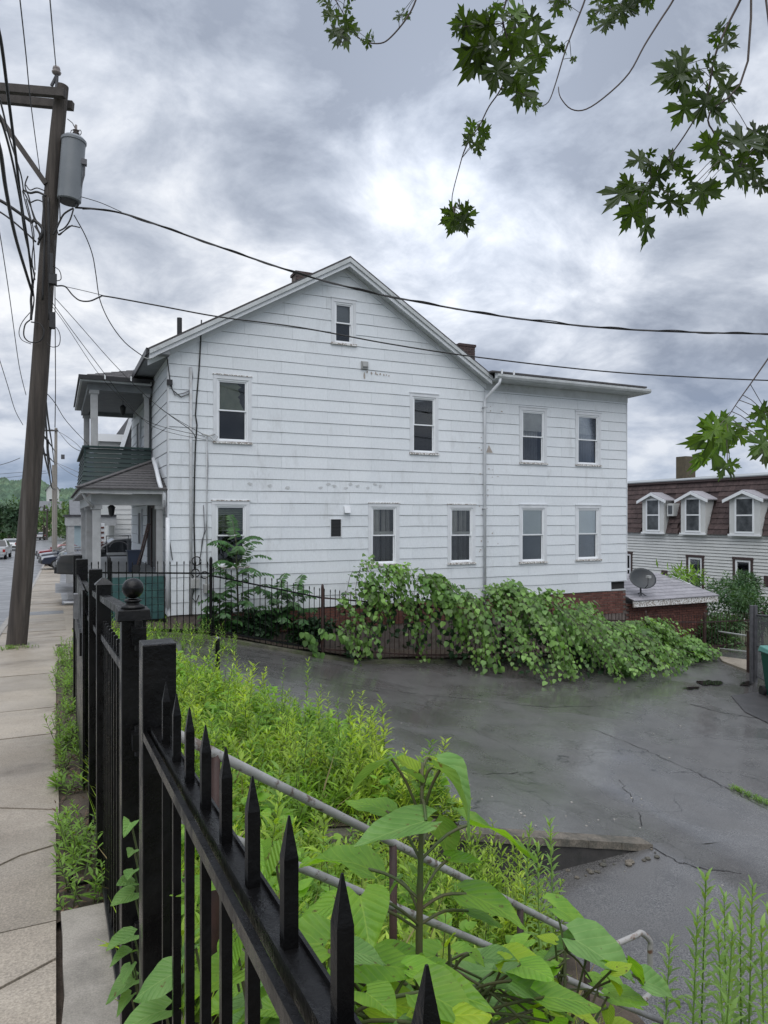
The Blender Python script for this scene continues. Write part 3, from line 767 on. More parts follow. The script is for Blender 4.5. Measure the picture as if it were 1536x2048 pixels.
# exhaust hoods
def hood(u0,u1,v0,v1,kind):
    a = onY(u0,v1,YH); b = onY(u1,v0,YH); o = MB()
    if kind: o.hexa([(a.x,YH-.12,a.z),(b.x,YH-.12,a.z),(b.x,YH-.02,a.z),(a.x,YH-.02,a.z),(a.x,YH-.05,b.z),(b.x,YH-.05,b.z),(b.x,YH-.02,b.z),(a.x,YH-.02,b.z)])
    else:
        o.box(a.x,b.x,YH-.06,YH-.02,a.z,b.z); o.box(a.x+.025,b.x-.025,YH-.11,YH-.06,a.z+.05,b.z-.02)
    return o.build('exhaust_hood', M['trim'] if kind else M['meter'], house, bevel=.006)
hood(721,735,724,738,0); hood(687,699,1012,1026,1)
# rust and paint loss below the vent and along the downspout
def scab(x, z, w, h, seed, matn):
    R = random.Random(seed); n = 9; p = [(x + w*math.cos(2*math.pi*i/n)*R.uniform(.4,1), z + h*math.sin(2*math.pi*i/n)*R.uniform(.4,1)) for i in range(n)]
    o = MB(); o.add([(a, YH-.0235, b) for a,b in p], [tuple(range(n))]); o.build('paint_chip', M[matn], wall)
M['bare'] = mat('bare_fibre', (.33,.29,.26), (.42,.38,.34), .9, 25)
vx = onY(728,740,YH).x
for i in range(9): scab(vx + [.0,.08,.2,.32,.36,.45,.55,.62,.7][i], onY(733,744,YH).z - [.1,.0,.02,.01,.04,.03,.04,.03,.05][i], .03, [.14,.05,.05,.06,.03,.04,.04,.03,.03][i], i, 'bare')
for i in range(26):
    uu = random.Random(i).choice([958,960,962,975,977,980,984,995,1003]); vv = random.Random(i+50).uniform(800,1110); p = onY(uu, vv, YH); scab(p.x, p.z, random.Random(i+9).uniform(.01,.05), random.Random(i+3).uniform(.008,.03), i+40, 'bare')
p = onY(978,900,YH); o = MB(); o.add([(p.x-.11,YH-.024,p.z-.08),(p.x+.11,YH-.024,p.z-.08),(p.x-.02,YH-.024,p.z+.14)],[(0,1,2)]); o.build('paint_chip', M['bare'], wall)
for i in range(12):
    uu = [500,540,575,655,668,690,700,715,735,750,760,640][i]; p = onY(uu, 968 + (i%3)*4, YH); M.setdefault('chalk', mat('chalky_smudge', (.50,.515,.52), (.60,.62,.64), .8, 20, lo=.42, hi=.58)); scab(p.x, p.z, .09, .05, i+90, 'chalk')

# gable roof
ov = .36; YE = 25.0; RX0, RX1 = 1.86, 10.86
def rz(x, a=8.17): return a - (.578 if x < APX+.03 else .617) * abs(x - APX - .03)
rf = MB(); th = .05
for (xa, xb) in ((RX0, APX+.03), (APX+.03, RX1)):
    rf.hexa([(xa,YH-ov,rz(xa)-th),(xb,YH-ov,rz(xb)-th),(xb,YE,rz(xb)-th),(xa,YE,rz(xa)-th),(xa,YH-ov,rz(xa)),(xb,YH-ov,rz(xb)),(xb,YE,rz(xb)),(xa,YE,rz(xa))])
roof = rf.build('gable_roof', M['roof'], house)
def rake(dy0, dy1, t0, t1, material, name):
    for (xa, xb) in ((RX0+.02, APX+.03), (APX+.03, RX1)):
        m = MB(); ya, yb = YH-ov+dy0, YH-ov+dy1
        m.hexa([(xa,ya,rz(xa)-t1),(xb,ya,rz(xb)-t1),(xb,yb,rz(xb)-t1),(xa,yb,rz(xa)-t1),(xa,ya,rz(xa)-t0),(xb,ya,rz(xb)-t0),(xb,yb,rz(xb)-t0),(xa,yb,rz(xa)-t0)])
        m.build(name, material, roof)
rake(-.02, .03, .052, .15, M['fascia'], 'rake_moulding')
rake(.025, .06, .152, .25, M['trim'], 'rake_board')
rake(.06, ov-.03, .19, .21, M['fascia'], 'rake_soffit')
rake(ov-.04, ov-.012, .212, .34, M['trim'], 'frieze_board')
# eave along the street front: box soffit, broken gutter
ev = MB(); ev.hexa([(RX0,YH-ov+.05,5.30),(X0+.02,YH-ov+.05,5.30),(X0+.02,YE,5.30),(RX0,YE,5.30),(RX0,YH-ov+.05,5.36),(X0+.02,YH-ov+.05,5.52),(X0+.02,YE,5.52),(RX0,YE,5.36)])
ev.build('eave_soffit', M['porchgrey'], roof)
ev = MB(); ev.box(RX0-.05, RX0-.005, YH-ov+.02, YE, 5.26, 5.40); ev.build('eave_board', M['dark'], roof)
# chimneys and flue
def chim(name, u0, u1, vtop, Y, zb, d=.5):
    a = onY(u0, vtop, Y); b = onY(u1, vtop, Y); ch = MB(); ch.box(a.x+.03, b.x-.03, Y, Y+d, zb, a.z-.08)
    c_ = ch.build(name, M['mortar'], roof)
    nrow = int((a.z-.08-zb)/.08)
    for j in range(max(0,nrow-12), nrow):
        off = .1*(j % 2)
        x = a.x+.012 - off
        while x < b.x-.02:
            xx0, xx1 = max(x, a.x+.012), min(x+.2, b.x-.012)
            if xx1-xx0 > .03: q = MB(); q.box(xx0,xx1-.012,Y-.012,Y+.05,zb+j*.08+.01,zb+j*.08+.075); q.build('brick', M['chimney'], c_)
            x += .21
    cp_ = MB(); cp_.box(a.x-.01,b.x+.01,Y-.03,Y+d+.03,a.z-.08,a.z); cp_.build('chimney_cap', M['chimney'], c_)
chim('chimney', 591, 628, 541, 21.5, 7.0); chim('rear_chimney', 918, 951, 686, 19.3, 5.6)
fl = MB(); a = onY(359, 636, 18.2); fl.tube([(a.x,18.2,5.3),(a.x,18.2,a.z)], .062, 10); fl.build('flue_pipe', M['dark'], roof)
# wing eaves: frieze, soffit, gutter, low roof
WX1 = 16.42
w_ = MB(); w_.box(XM+.02, X1+.02, YH-.03, YH-.022, 5.21, 5.43); w_.build('wing_frieze', M['fascia'], house)  # grey trim colour stands in for eave shade on the frieze
w_ = MB(); w_.box(XM+.05, WX1-.02, YH-.5, YH+.1, 5.432, 5.46); w_.box(X1+.0, WX1-.02, YH+.1, 25, 5.432, 5.46); w_.build('wing_soffit', M['fascia'], house)
gt = MB(); prof = [(0,0),(-.09,.01),(-.12,.06),(-.12,.12),(-.105,.12),(-.10,.065),(-.08,.025),(0,.02)]
gt.prism([(XM+.05,YH-.5+p[0],5.44+p[1]) for p in prof], (WX1-XM-.05,0,0)); gt.build('gutter', M['fascia'], house)
w_ = MB(); w_.box(XM+.05, WX1-.0, YH-.5, YH-.46, 5.46, 5.60); w_.build('wing_fascia', M['trim'], house)
w_ = MB(); w_.hexa([(XM-.1,YH-.56,5.60),(WX1-.12,YH-.56,5.60),(WX1-.12,25,5.9),(XM-.1,25,5.9),(XM-.1,YH-.56,5.645),(WX1-.12,YH-.56,5.645),(WX1-.12,25,5.95),(XM-.1,25,5.95)]); w_.build('wing_roof', M['roof'], house)
for uu in (1027,1003): 
    p = onY(uu, 752, YH-.58); b_ = MB(); b_.box(p.x-.012,p.x+.012,YH-.63,YH-.57,5.56,5.68); b_.build('gutter_strap', M['vinyl'], house)
# downspout
dsx = XM - .02; d_ = MB()
d_.tube([(XM+.16,YH-.55,5.45),(XM+.15,YH-.54,5.33),(dsx+.02,YH-.12,4.98),(dsx,YH-.075,4.85),(dsx,YH-.075,-1.9)], .042, 8)
d_.build('downspout', M['trim'], house, smooth=True)
for zz in (4.7, 1.9, -.35): q = MB(); q.box(dsx-.06,dsx+.06,YH-.125,YH-.02,zz,zz+.03); q.build('downspout_strap', M['pipe'], house)
# service conduits, cables and meters
def vert(u, v0, v1, r, material, name, off=.05, n=8):
    a = onY(u, v0, YH); b = onY(u, v1, YH); m = MB(); m.tube([(a.x,YH-off,a.z),((a.x+b.x)/2,YH-off,(a.z+b.z)/2),(b.x,YH-off,b.z)], r, n); return m.build(name, material, house, smooth=True)
vert(381,735,1228,.034,M['pipe'],'conduit'); vert(335,1035,1215,.05,M['trim'],'conduit',.05)
vert(413,875,1135,.014,M['pipe'],'cable'); 
def wallcable(pix, r, material, name='cable', off=.045):
    m = MB(); pts = [onY(u, v, YH - off) for u, v in pix]; m.tube(pts, r, 6); return m.build(name, material, house, smooth=True)
wallcable([(403,640),(401,690),(398,740),(393,800),(391,830),(394,850),(391,890),(389,960),(388,1040),(390,1120),(389,1140)], .016, M['wire'])
wallcable([(407,1010),(409,1060),(398,1130)], .009, M['wireg']); wallcable([(414,872),(416,930),(414,1010),(412,1060),(404,1080),(402,1110)], .008, M['wireg'])
wallcable([(330,690),(335,720),(340,760),(345,780),(362,794),(378,788),(385,755),(383,735)], .012, M['wire']); wallcable([(338,765),(350,790),(368,786),(378,782)], .010, M['wireg'])
wallcable([(328,1000),(336,1060),(345,1120)], .010, M['wireg'])
o = MB(); p = onY(339,765,YH-.05); o.box(p.x-.06,p.x+.06,YH-.10,YH-.03,p.z-.06,p.z+.06); o.build('splice_box', M['dark'], house)
for (u0,u1,v0,v1,nm) in ((380,397,1156,1176,'meter_box'),(406,418,1167,1186,'meter_box')):
    a = onY(u0,v1,YH); b = onY(u1,v0,YH); o = MB(); o.box(a.x,b.x,YH-.16,YH-.02,a.z,b.z); mb_ = o.build(nm, M['meter'], house, bevel=.012)
    o = MB(); o.tube([((a.x+b.x)/2,YH-.09,b.z),((a.x+b.x)/2,YH-.09,b.z+.18)],.03,8); o.build('pipe_stub', M['meter'], mb_)
for (u,v,r) in ((391,1146,.09),(393,1122,.10),(409,1150,.08)):
    p = onY(u,v,YH-.1); o = MB(); o.tube([(p.x+r*math.cos(a),YH-.1+.02*math.sin(3*a),p.z+r*math.sin(a)) for a in fr(0,6.0,14)], .014, 6); o.build('cable_loop', M['wire'], house)
wallcable([(388,1180),(384,1195),(392,1205),(398,1190)], .012, M['wire'])
wallcable([(404,868),(418,872),(430,868)], .02, M['meter'], 'bracket', .08); wallcable([(420,872),(428,882),(436,874),(430,868)], .012, M['pipe'], 'wire_loop', .1)

# brick foundation
fd = MB(); fd.box(X0+.03, X1-.02, YH+.02, YH+.25, -3.0, ZB-.005); fd.box(X0+.03, X0+.25, YH+.25, 25, -2, ZB)
fnd = fd.build('foundation', M['mortar'], house)
RB = random.Random(3)
bm_ = MB(); bm_.box(0,.2,0,.06,0,.062); brick_mesh = bm_.mesh('brick', M['brick'])
for j in range(9):
    x = 12.3 - (.11 if j % 2 else 0)
    while x < X1 - .15:
        put('brick', brick_mesh, T(x, YH+.004+RB.uniform(0,.008), ZB-.085-j*.076), fnd); x += .212
rest = MB()
for j in range(7):
    x = 3.2
    while x < 12.1: rest.box(x,x+.2,YH+.006,YH+.06,ZB-.085-j*.076,ZB-.023-j*.076); x += .212
tag(rest.build('brick_courses', M['brick'], fnd), kind='stuff')

# ------------------------------------------------------------------ front porch (part of the house)
porch = MB(); DK = .37
porch.box(.62, X0, 16.95, 25, DK-.06, DK); porch_o = porch.build('porch', M['porchgrey'], house)
def part(name, material, boxes, parent=porch_o, bevel=0):
    m = MB()
    for b in boxes: m.box(*b)
    return m.build(name, material, parent, bevel=bevel)
for j in range(6):   # teal skirt boards, near end of the porch
    z1_ = DK - .062 - j*.165; part('skirt_board', M['teal'], [(.62, X0-.02, 16.93+.004*(j%2), 16.97, z1_-.155, z1_)])
    part('skirt_board', M['teal'], [(.60, .64, 16.98, 24.9, z1_-.155, z1_)])
def column(x, y, z0, z1, w=.17):
    cm = MB(); cm.box(x-w/2, x+w/2, y-w/2, y+w/2, z0, z1-.09)
    c_ = cm.build('column', M['porchwhite'], porch_o, bevel=.008)
    part('capital', M['porchwhite'], [(x-w/2-.03, x+w/2+.03, y-w/2-.03, y+w/2+.03, z1-.09, z1-.0)], porch_o)
for y in (17.05, 20.8, 24.8): column(.84, y, DK, 1.94)
column(X0-.12, 17.05, DK, 1.94, .14)
part('lower_beam', M['porchwhite'], [(.72, X0-.02, 16.95, 17.15, 1.945, 2.19), (.72, .94, 17.15, 25, 1.945, 2.19)])
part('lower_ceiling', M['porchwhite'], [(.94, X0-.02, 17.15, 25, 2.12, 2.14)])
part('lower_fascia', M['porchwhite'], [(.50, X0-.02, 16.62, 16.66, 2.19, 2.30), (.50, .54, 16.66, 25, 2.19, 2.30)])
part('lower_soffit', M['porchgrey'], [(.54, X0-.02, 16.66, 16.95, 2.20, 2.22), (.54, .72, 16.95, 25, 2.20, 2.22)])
# hipped lower roof with separate shingle courses
EZ, RZ = 2.30, 3.12; ya, yr = 16.56, 19.0; xa, xr = .44, X0
def course_roof(EZ, RZ, ya, yr, xa, xr, yend, n, parent):
    for k in range(n):
        t0, t1 = k/n, (k+1)/n; m = MB(); h0 = EZ+(RZ-EZ)*t0; h1 = EZ+(RZ-EZ)*t1; l = .014
        A = (xa+(xr-xa)*t0, ya+(yr-ya)*t0); B = (xa+(xr-xa)*t1, ya+(yr-ya)*t1)
        m.hexa([(A[0],A[1],h0-.02),(xr,A[1],h0-.02),(xr,B[1],h1-.02),(B[0],B[1],h1-.02),(A[0],A[1],h0+l),(xr,A[1],h0+l),(xr,B[1],h1),(B[0],B[1],h1)])
        m.build('shingle_course', M['roof'], parent)
        m = MB(); m.hexa([(A[0],A[1],h0-.02),(B[0],B[1],h1-.02),(B[0],yend,h1-.02),(A[0],yend,h0-.02),(A[0],A[1],h0+l),(B[0],B[1],h1),(B[0],yend,h1),(A[0],yend,h0+l)])
        m.build('shingle_course', M['roof'], parent)
course_roof(EZ, RZ, ya, yr, xa, xr, 25, 12, porch_o)
hp = MB(); hp.bar((xa,ya,EZ+.02),(xr,yr,RZ+.02),.14,.025); hp.build('hip_cap', M['roof'], porch_o)
# balcony panel of green boards, flared outward at the foot
YG = 19.3; gx1 = X0-.03
for j in range(9):
    zb = 2.36 + j*.118; k0 = (9-j)/9; f0 = .12*k0**1.5; f1 = .12*max(0,(8-j)/9)**1.5
    m = MB(); m.hexa([(.68-f0,YG-f0,zb),(gx1,YG-f0,zb),(gx1,YG+.03,zb),(.68-f0,YG+.03,zb),(.68-f1,YG-f1+.022,zb+.112),(gx1,YG-f1+.022,zb+.112),(gx1,YG+.05,zb+.112),(.68-f1,YG+.05,zb+.112)])
    m.build('balcony_board', M['green'], porch_o)
    m = MB(); m.hexa([(.68-f0,YG+.05,zb),(.72,YG+.05,zb),(.72,24.4,zb),(.68-f0,24.4,zb),(.68-f1+.022,YG+.05,zb+.112),(.72,YG+.05,zb+.112),(.72,24.4,zb+.112),(.68-f1+.022,24.4,zb+.112)])
    m.build('balcony_board', M['green'], porch_o)
part('balcony_cap', M['green'], [(.62, gx1, YG-.04, YG+.10, 3.43, 3.48), (.62,.78,YG+.10,24.4,3.43,3.48)])
part('balcony_deck', M['porchgrey'], [(.75, X0, YG+.05, 24.4, 2.5, 2.56)])
part('balcony_corner', M['green'], [(.655,.70,YG-.006,YG+.06,2.6,3.43)])
for y in (19.42, 24.2): column(.90, y, 3.48, 4.9, .17)
column(X0-.14, 19.42, 2.56, 4.9, .12)
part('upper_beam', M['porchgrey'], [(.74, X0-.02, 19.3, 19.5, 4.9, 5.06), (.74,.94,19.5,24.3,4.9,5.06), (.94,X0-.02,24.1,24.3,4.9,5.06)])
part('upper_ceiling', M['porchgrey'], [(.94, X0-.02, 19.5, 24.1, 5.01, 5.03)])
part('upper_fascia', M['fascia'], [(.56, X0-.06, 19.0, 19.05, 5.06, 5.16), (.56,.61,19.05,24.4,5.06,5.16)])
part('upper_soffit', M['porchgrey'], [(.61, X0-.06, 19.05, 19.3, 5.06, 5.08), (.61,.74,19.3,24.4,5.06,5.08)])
part('upper_gutter', M['dark'], [(.52, X0-.1, 18.93, 18.99, 5.10, 5.20)])
course_roof(5.17, 5.92, 18.95, 21.0, .52, 2.55, 24.4, 10, porch_o)
for uu in (210,262): p = onY(uu,755,18.92); part('gutter_strap', M['vinyl'], [(p.x-.015,p.x+.015,18.90,18.93,5.12,5.24)])
# door and windows on the street wall under the porch
for (y0,y1,z0,z1,mt_) in ((19.6,20.5,2.56,4.65,'porchgrey'),(22,22.9,3.1,4.6,'trim'),(18.3,19.3,DK,2.0,'brown'),(21.6,22.5,DK+.5,1.9,'trim')):
    f_ = part('door' if z0 < 2.6 and z0 != DK+.5 else 'front_window', M[mt_], [(X0-.05,X0+.01,y0,y0+.1,z0,z1),(X0-.05,X0+.01,y1-.1,y1,z0,z1),(X0-.05,X0+.01,y0+.1,y1-.1,z1-.1,z1)], house)
    q = MB(); q.box(X0-.02,X0+.005,y0+.1,y1-.1,z0+.02,z1-.1); q.build('panel', M['dark'], f_)
def lantern(x, y, z, name='porch_lantern'):
    m = MB(); m.tube([(x,y,z+.30),(x,y,z+.14)], .008, 6); m.lathe((x,y,z),[(.02,.16),(.10,.09),(.085,.08),(.06,-.1),(.03,-.13),(.01,-.15)],8)
    m.build(name, M['dark'], porch_o)
p = onY(223,1022,19.0); lantern(p.x, 19.0, 1.83); p = onY(246,800,21.5); lantern(p.x, 21.5, 4.74)
ds_ = MB(); ds_.tube([onX(307,918,X0-.1),onX(313,940,X0-.12),onX(318,962,X0-.16),onX(323,980,X0-.12),(X0-.06,16.66,2.2),(X0-.06,16.66,1.9)], .05, 8); ds_.build('leader_pipe', M['trim'], porch_o, smooth=True)
ds_ = MB(); ds_.tube([(.55,16.75,2.2),(.62,16.8,2.05),(.76,16.92,1.9)], .035, 8); ds_.build('leader_elbow', M['porchwhite'], porch_o, smooth=True)
# things on the porch
ch = thing('metal_chair', (1.35,17.7,DK), 'tubular metal chair standing on the lower porch behind the fence', 'chair')
m = MB(); m.box(1.1,1.6,17.45,17.95,DK+.42,DK+.46); m.build('seat', M['porchgrey'], ch)
for (dx,dy) in ((0,0),(.46,0),(0,.46),(.46,.46)): m = MB(); m.tube([(1.12+dx,17.47+dy,DK),(1.12+dx,17.47+dy,DK+.42)], .014, 6); m.build('leg', M['greypost'], ch)
m = MB(); m.tube([(1.12,17.95,DK+.42),(1.10,18.03,DK+.85),(1.6,18.03,DK+.85),(1.58,17.95,DK+.42)], .014, 6); m.build('back_frame', M['greypost'], ch)
m = MB(); m.tube([(1.35+.2*math.cos(a),17.6,DK+.6+.13*math.sin(a)) for a in fr(0,3.14,10)], .012, 6); m.build('arm_hoop', M['greypost'], ch)
lad = thing('folded_cart', (1.95,17.4,DK), 'dark folded hand cart leaning beside the porch wall', 'cart')
m = MB()
for dx in (0,.26): m.tube([(1.70+dx*.3,17.3+dx,DK+.05),(1.98+dx*.3,17.4+dx,DK+1.15)], .022, 6)
for t in (.2,.5,.8): m.tube([(1.70+.28*t,17.3+.1*t,DK+.05+1.1*t),(1.78+.28*t,17.56+.1*t,DK+.05+1.1*t)], .014, 6)
m.build('frame', M['rust'], lad); m = MB(); m.lathe((1.7,17.28,DK+.1),[(.1,-.02),(.1,.02)],14,'y'); m.build('wheel', M['dark'], lad)
m = MB(); m.hexa([(1.55,17.35,DK),(1.78,17.35,DK),(1.78,17.6,DK),(1.55,17.6,DK),(1.52,17.32,DK+.5),(1.8,17.32,DK+.5),(1.8,17.62,DK+.5),(1.52,17.62,DK+.5)])
bn = thing('blue_tub', (1.66,17.5,DK), 'dark blue plastic tub on the porch by the wall', 'tub'); M['blue']=mat('blue_plastic',(.012,.02,.045),rough=.45); m.build('body', M['blue'], bn); m = MB(); m.box(1.50,1.82,17.30,17.64,DK+.5,DK+.53); m.build('rim', M['blue'], bn)

# ------------------------------------------------------------------ brick annex and dish
AX1 = 19.55; AEZ = -.98
an = thing('brick_annex', (17.8,17.6,-2.5), 'low red brick annex with a grey shingled roof behind the white house', 'annex')
m = MB(); m.box(X1, AX1, YH+.03, 19.6, -3.0, AEZ-.02); aw = m.build('wall', M['mortar'], an)
for j in range(15):
    x = X1 + .02 - (.11 if j % 2 else 0)
    while x < AX1 - .03:
        if x >= X1 and x + .2 < AX1 + .02: put('brick', brick_mesh, T(x, YH-.02+RB.uniform(0,.01), AEZ-.10-j*.076), aw)
        x += .212
rest = MB()
for j in range(15, 24):
    x = X1 + .03
    while x < AX1 - .2: rest.box(x,x+.2,YH-.016,YH+.05,AEZ-.1-j*.076,AEZ-.038-j*.076); x += .212
tag(rest.build('brick_courses', M['brick'], aw), kind='stuff')
nr = 9
for k in range(nr):
    t0, t1 = k/nr, (k+1)/nr; y0_, y1_ = 16.25+2.1*t0, 16.25+2.1*t1; h0, h1 = AEZ+.10+.62*t0, AEZ+.10+.62*t1
    xl = X1-.02; i = 0; w0 = .45
    x = xl - .2*(k % 2)
    while x < AX1+.12 - .6*t0:
        xa_, xb_ = max(x, xl), min(x+w0, AX1+.12-.6*t0)
        q = MB(); q.hexa([(xa_+.004,y0_,h0-.01),(xb_,y0_,h0-.01),(xb_,y1_,h1-.01),(xa_+.004,y1_,h1-.01),(xa_+.004,y0_,h0+.016),(xb_,y0_,h0+.016),(xb_,y1_,h1+.002),(xa_+.004,y1_,h1+.002)])
        if xb_-xa_ > .05: q.build('roof_shingle', M['annexroof'], an)
        x += w0
m = MB(); m.box(X1-.0, AX1+.1, 16.28, 16.34, AEZ-.10, AEZ+.08); m.build('fascia', M['peel'], an)
m = MB(); m.prism([(AX1+.06,16.34,AEZ+.07),(AX1+.06,18.2,AEZ+.62),(AX1+.06,19.8,AEZ+.1),(AX1+.06,19.8,AEZ-.05),(AX1+.06,16.34,AEZ-.08)],(.04,0,0)); m.build('verge_board', M['trim'], an)
dsh = thing('satellite_dish', (*onY(1282,1190,16.75).xy, AEZ+.2), 'dark grey oval satellite dish mounted on the annex roof', 'satellite dish')
bp_ = onY(1282,1192,16.6); dc = onY(1285,1157,16.45)
nrm = Vector((-.25,-.85,.48)).normalized(); xx = nrm.cross(UP).normalized(); yy = xx.cross(nrm)
m = MB(); rings = 7; seg = 28; Vd = []
for lay in (0,1):
    for i in range(rings+1):
        r = i/rings
        for j in range(seg):
            a = 2*math.pi*j/seg; p = dc + xx*(.44*r*math.cos(a)) + yy*(.35*r*math.sin(a)) - yy*.07*0 + nrm*(.085*r*r - .06 - .012*lay); Vd.append(p)
Fd = []
for lay in (0,1):
    o_ = lay*(rings+1)*seg
    for i in range(rings):
        for j in range(seg): Fd.append((o_+i*seg+j,o_+i*seg+(j+1)%seg,o_+(i+1)*seg+(j+1)%seg,o_+(i+1)*seg+j))
o_ = rings*seg; q_ = (rings+1)*seg
for j in range(seg): Fd.append((o_+j,o_+(j+1)%seg,q_+o_+(j+1)%seg,q_+o_+j))
m.add(Vd,Fd); m.build('reflector', M['dish'], dsh, smooth=True, fix=False)
m = MB(); m.tube([bp_+Vector((0,0,.0)), bp_+Vector((.0,.02,.26)), dc+nrm*-.08], .028, 8); m.build('mast', M['greypost'], dsh)
m = MB(); m.tube([dc-yy*.32, dc-yy*.30+nrm*.20, dc-yy*.1+nrm*.34], .014, 6); m.build('feed_arm', M['greypost'], dsh)
m = MB(); e_ = dc-yy*.1+nrm*.36; m.box(e_.x-.05,e_.x+.05,e_.y-.06,e_.y+.06,e_.z-.04,e_.z+.04); m.build('receiver', M['meter'], dsh)
for (dx,dy) in ((-.2,-.12),(.22,-.12),(.02,.22)): m = MB(); m.tube([bp_+Vector((0,0,.1)), bp_+Vector((dx,dy,-.02+.29*(dy+.02)))], .016, 6); m.build('foot', M['greypost'], dsh)

# ------------------------------------------------------------------ mansard building beyond
XB = 27.5
mb_root = thing('mansard_building', (XB,24,-4.5), 'long white clapboard building with a brown mansard roof and dormers', 'building')
def bz(v, u=1400): r = ray(u, v); return CAMZ + r.z * XB / r.x
ZM0, ZM1 = bz(1068), bz(962)
# clapboards, stepped courses, openings cut out
lowin = []
for (u0,u1,v0,v1) in ((1374,1408,1114,1176),(1467,1506,1119,1178),(1226,1265,1106,1152)):
    a = onX(u0,v0,XB); b = onX(u1,v0,XB); lowin.append((min(a.y,b.y),max(a.y,b.y),a.z-1.62,onX((u0+u1)/2,v0,XB).z))
cl = MB(); z = -4.6
while z < ZM0 - .01:
    rs = [(12.0, 38.0, z, min(z+.123, ZM0))]
    for h in lowin: rs = sub(rs, h)
    for (a,b,c_,d) in rs:
        t = .03; cl.hexa([(XB-t,a,c_),(XB+.015,a,c_),(XB+.015,b,c_),(XB-t,b,c_),(XB-.003,a,d),(XB+.015,a,d),(XB+.015,b,d),(XB-.003,b,d)])
    z += .145
cl.build('clapboard_wall', M['clap'], mb_root)
rs = [(12.0, 38.0, -4.6, ZM0)]
for h in lowin: rs = sub(rs, h)
m = MB()
for (a,b,c_,d) in rs: m.box(XB+.02, XB+.09, a, b, c_, d)
m.build('shade_sheathing', M['shade_backing'], mb_root)  # added dark sheet; through the gaps it paints shade between boards
m = MB(); m.box(XB+.4, XB+9, 12, 38, -4.6, ZM0); m.build('core', M['interior'], mb_root)
for (y0,y1,z0,z1) in lowin:
    f_ = part('window', M['brown'], [(XB-.04,XB+.05,y0-.02,y0+.10,z0,z1),(XB-.04,XB+.05,y1-.10,y1+.02,z0,z1),(XB-.05,XB+.05,y0-.04,y1+.04,z1-.02,z1+.10)], mb_root)
    part('sash', M['vinyl'], [(XB-.02,XB+.03,y0+.10,y0+.19,z0,z1-.02),(XB-.02,XB+.03,y1-.19,y1-.10,z0,z1-.02),(XB-.02,XB+.03,y0+.19,y1-.19,z1-.11,z1-.02),(XB-.02,XB+.03,y0+.19,y1-.19,(z0+z1)/2-.04,(z0+z1)/2+.04),(XB-.02,XB+.03,y0+.19,y1-.19,z0,z0+.07)], f_)
    part('pane', M['glass'], [(XB+.015,XB+.02,y0+.19,y1-.19,z0+.07,z1-.11)], f_)
for (u0,u1,v0,v1) in ((1323,1335,1140,1154),(1528,1545,1151,1174)):
    a = onX(u0,v0,XB-.03); b = onX(u1,v1,XB-.03); part('vent', M['brown'], [(XB-.05,XB-.02,min(a.y,b.y),max(a.y,b.y),b.z,a.z)], mb_root)
# mansard slope: individual shakes, leaning back
SLOPE = .30; MZ = ZM1 - ZM0
def mx(z): return XB - .10 + (z - ZM0) * SLOPE
dorm = []   # y0,y1,z0,z1 of dormer faces
for (u0,u1,v0,v1) in ((1286,1329,1000,1065),(1363,1412,998,1068),(1460,1522,997,1070)):
    a = onX(u0,v1,XB-.12); b = onX(u1,v1,XB-.12); zz1 = onX((u0+u1)/2,v0,XB-.12).z; dorm.append((b.y,a.y,ZM0-.02,zz1))
m = MB(); m.prism([(mx(ZM0)+.05,12,ZM0),(mx(ZM1)+.05,12,ZM1),(XB+6,12,ZM1),(XB+6,12,ZM0)],(0,26,0)); ms = m.build('mansard_slope', M['brown'], mb_root)
rows = 10; hh = MZ / rows; RM = random.Random(21)
far = MB()
for k in range(rows):
    z0 = ZM0 + k*hh; y = 12.0 + (.17 if k % 2 else 0)
    while y < 36:
        wd = RM.uniform(.30,.40); 
        ok = not any(y+wd > d[0]+.02 and y < d[1]-.02 and z0 < d[3]+.1 for d in dorm)
        if ok:
            b0 = mx(z0) - .035 - RM.uniform(0,.012); t0 = mx(z0+hh) - .006
            P = [(b0,y+.008,z0),(b0+.06,y+.008,z0),(b0+.06,y+wd,z0),(b0,y+wd,z0),(t0,y+.008,z0+hh+.01),(t0+.05,y+.008,z0+hh+.01),(t0+.05,y+wd,z0+hh+.01),(t0,y+wd,z0+hh+.01)]
            if 19.5 < y < 29: q = MB(); q.hexa(P); q.build('shake', M['mshake'], ms)
            else: far.hexa(P)
        y += wd
tag(far.build('shakes_beyond', M['mshake'], ms), kind='stuff')
m = MB(); m.box(mx(ZM1)-.12, XB+9, 12, 38, ZM1, ZM1+.10); m.build('cornice', M['brown'], mb_root)
m = MB(); m.hexa([(mx(ZM1)-.14,12,ZM1+.102),(XB+9,12,ZM1+.102),(XB+9,38,ZM1+.102),(mx(ZM1)-.14,38,ZM1+.102),(mx(ZM1)-.14,12,ZM1+.15),(XB+9,12,ZM1+.85),(XB+9,38,ZM1+.85),(mx(ZM1)-.14,38,ZM1+.15)]); m.build('flat_roof', M['membrane'], mb_root)
a = onX(1352,914,33); b = onX(1371,914,33); m = MB(); m.box(33,33.8,min(a.y,b.y),max(a.y,b.y),ZM1+.3,a.z); M['tan']=mat('tan_block',(.10,.08,.05),(.07,.06,.04),.9,5); m.build('roof_stack', M['tan'], mb_root)
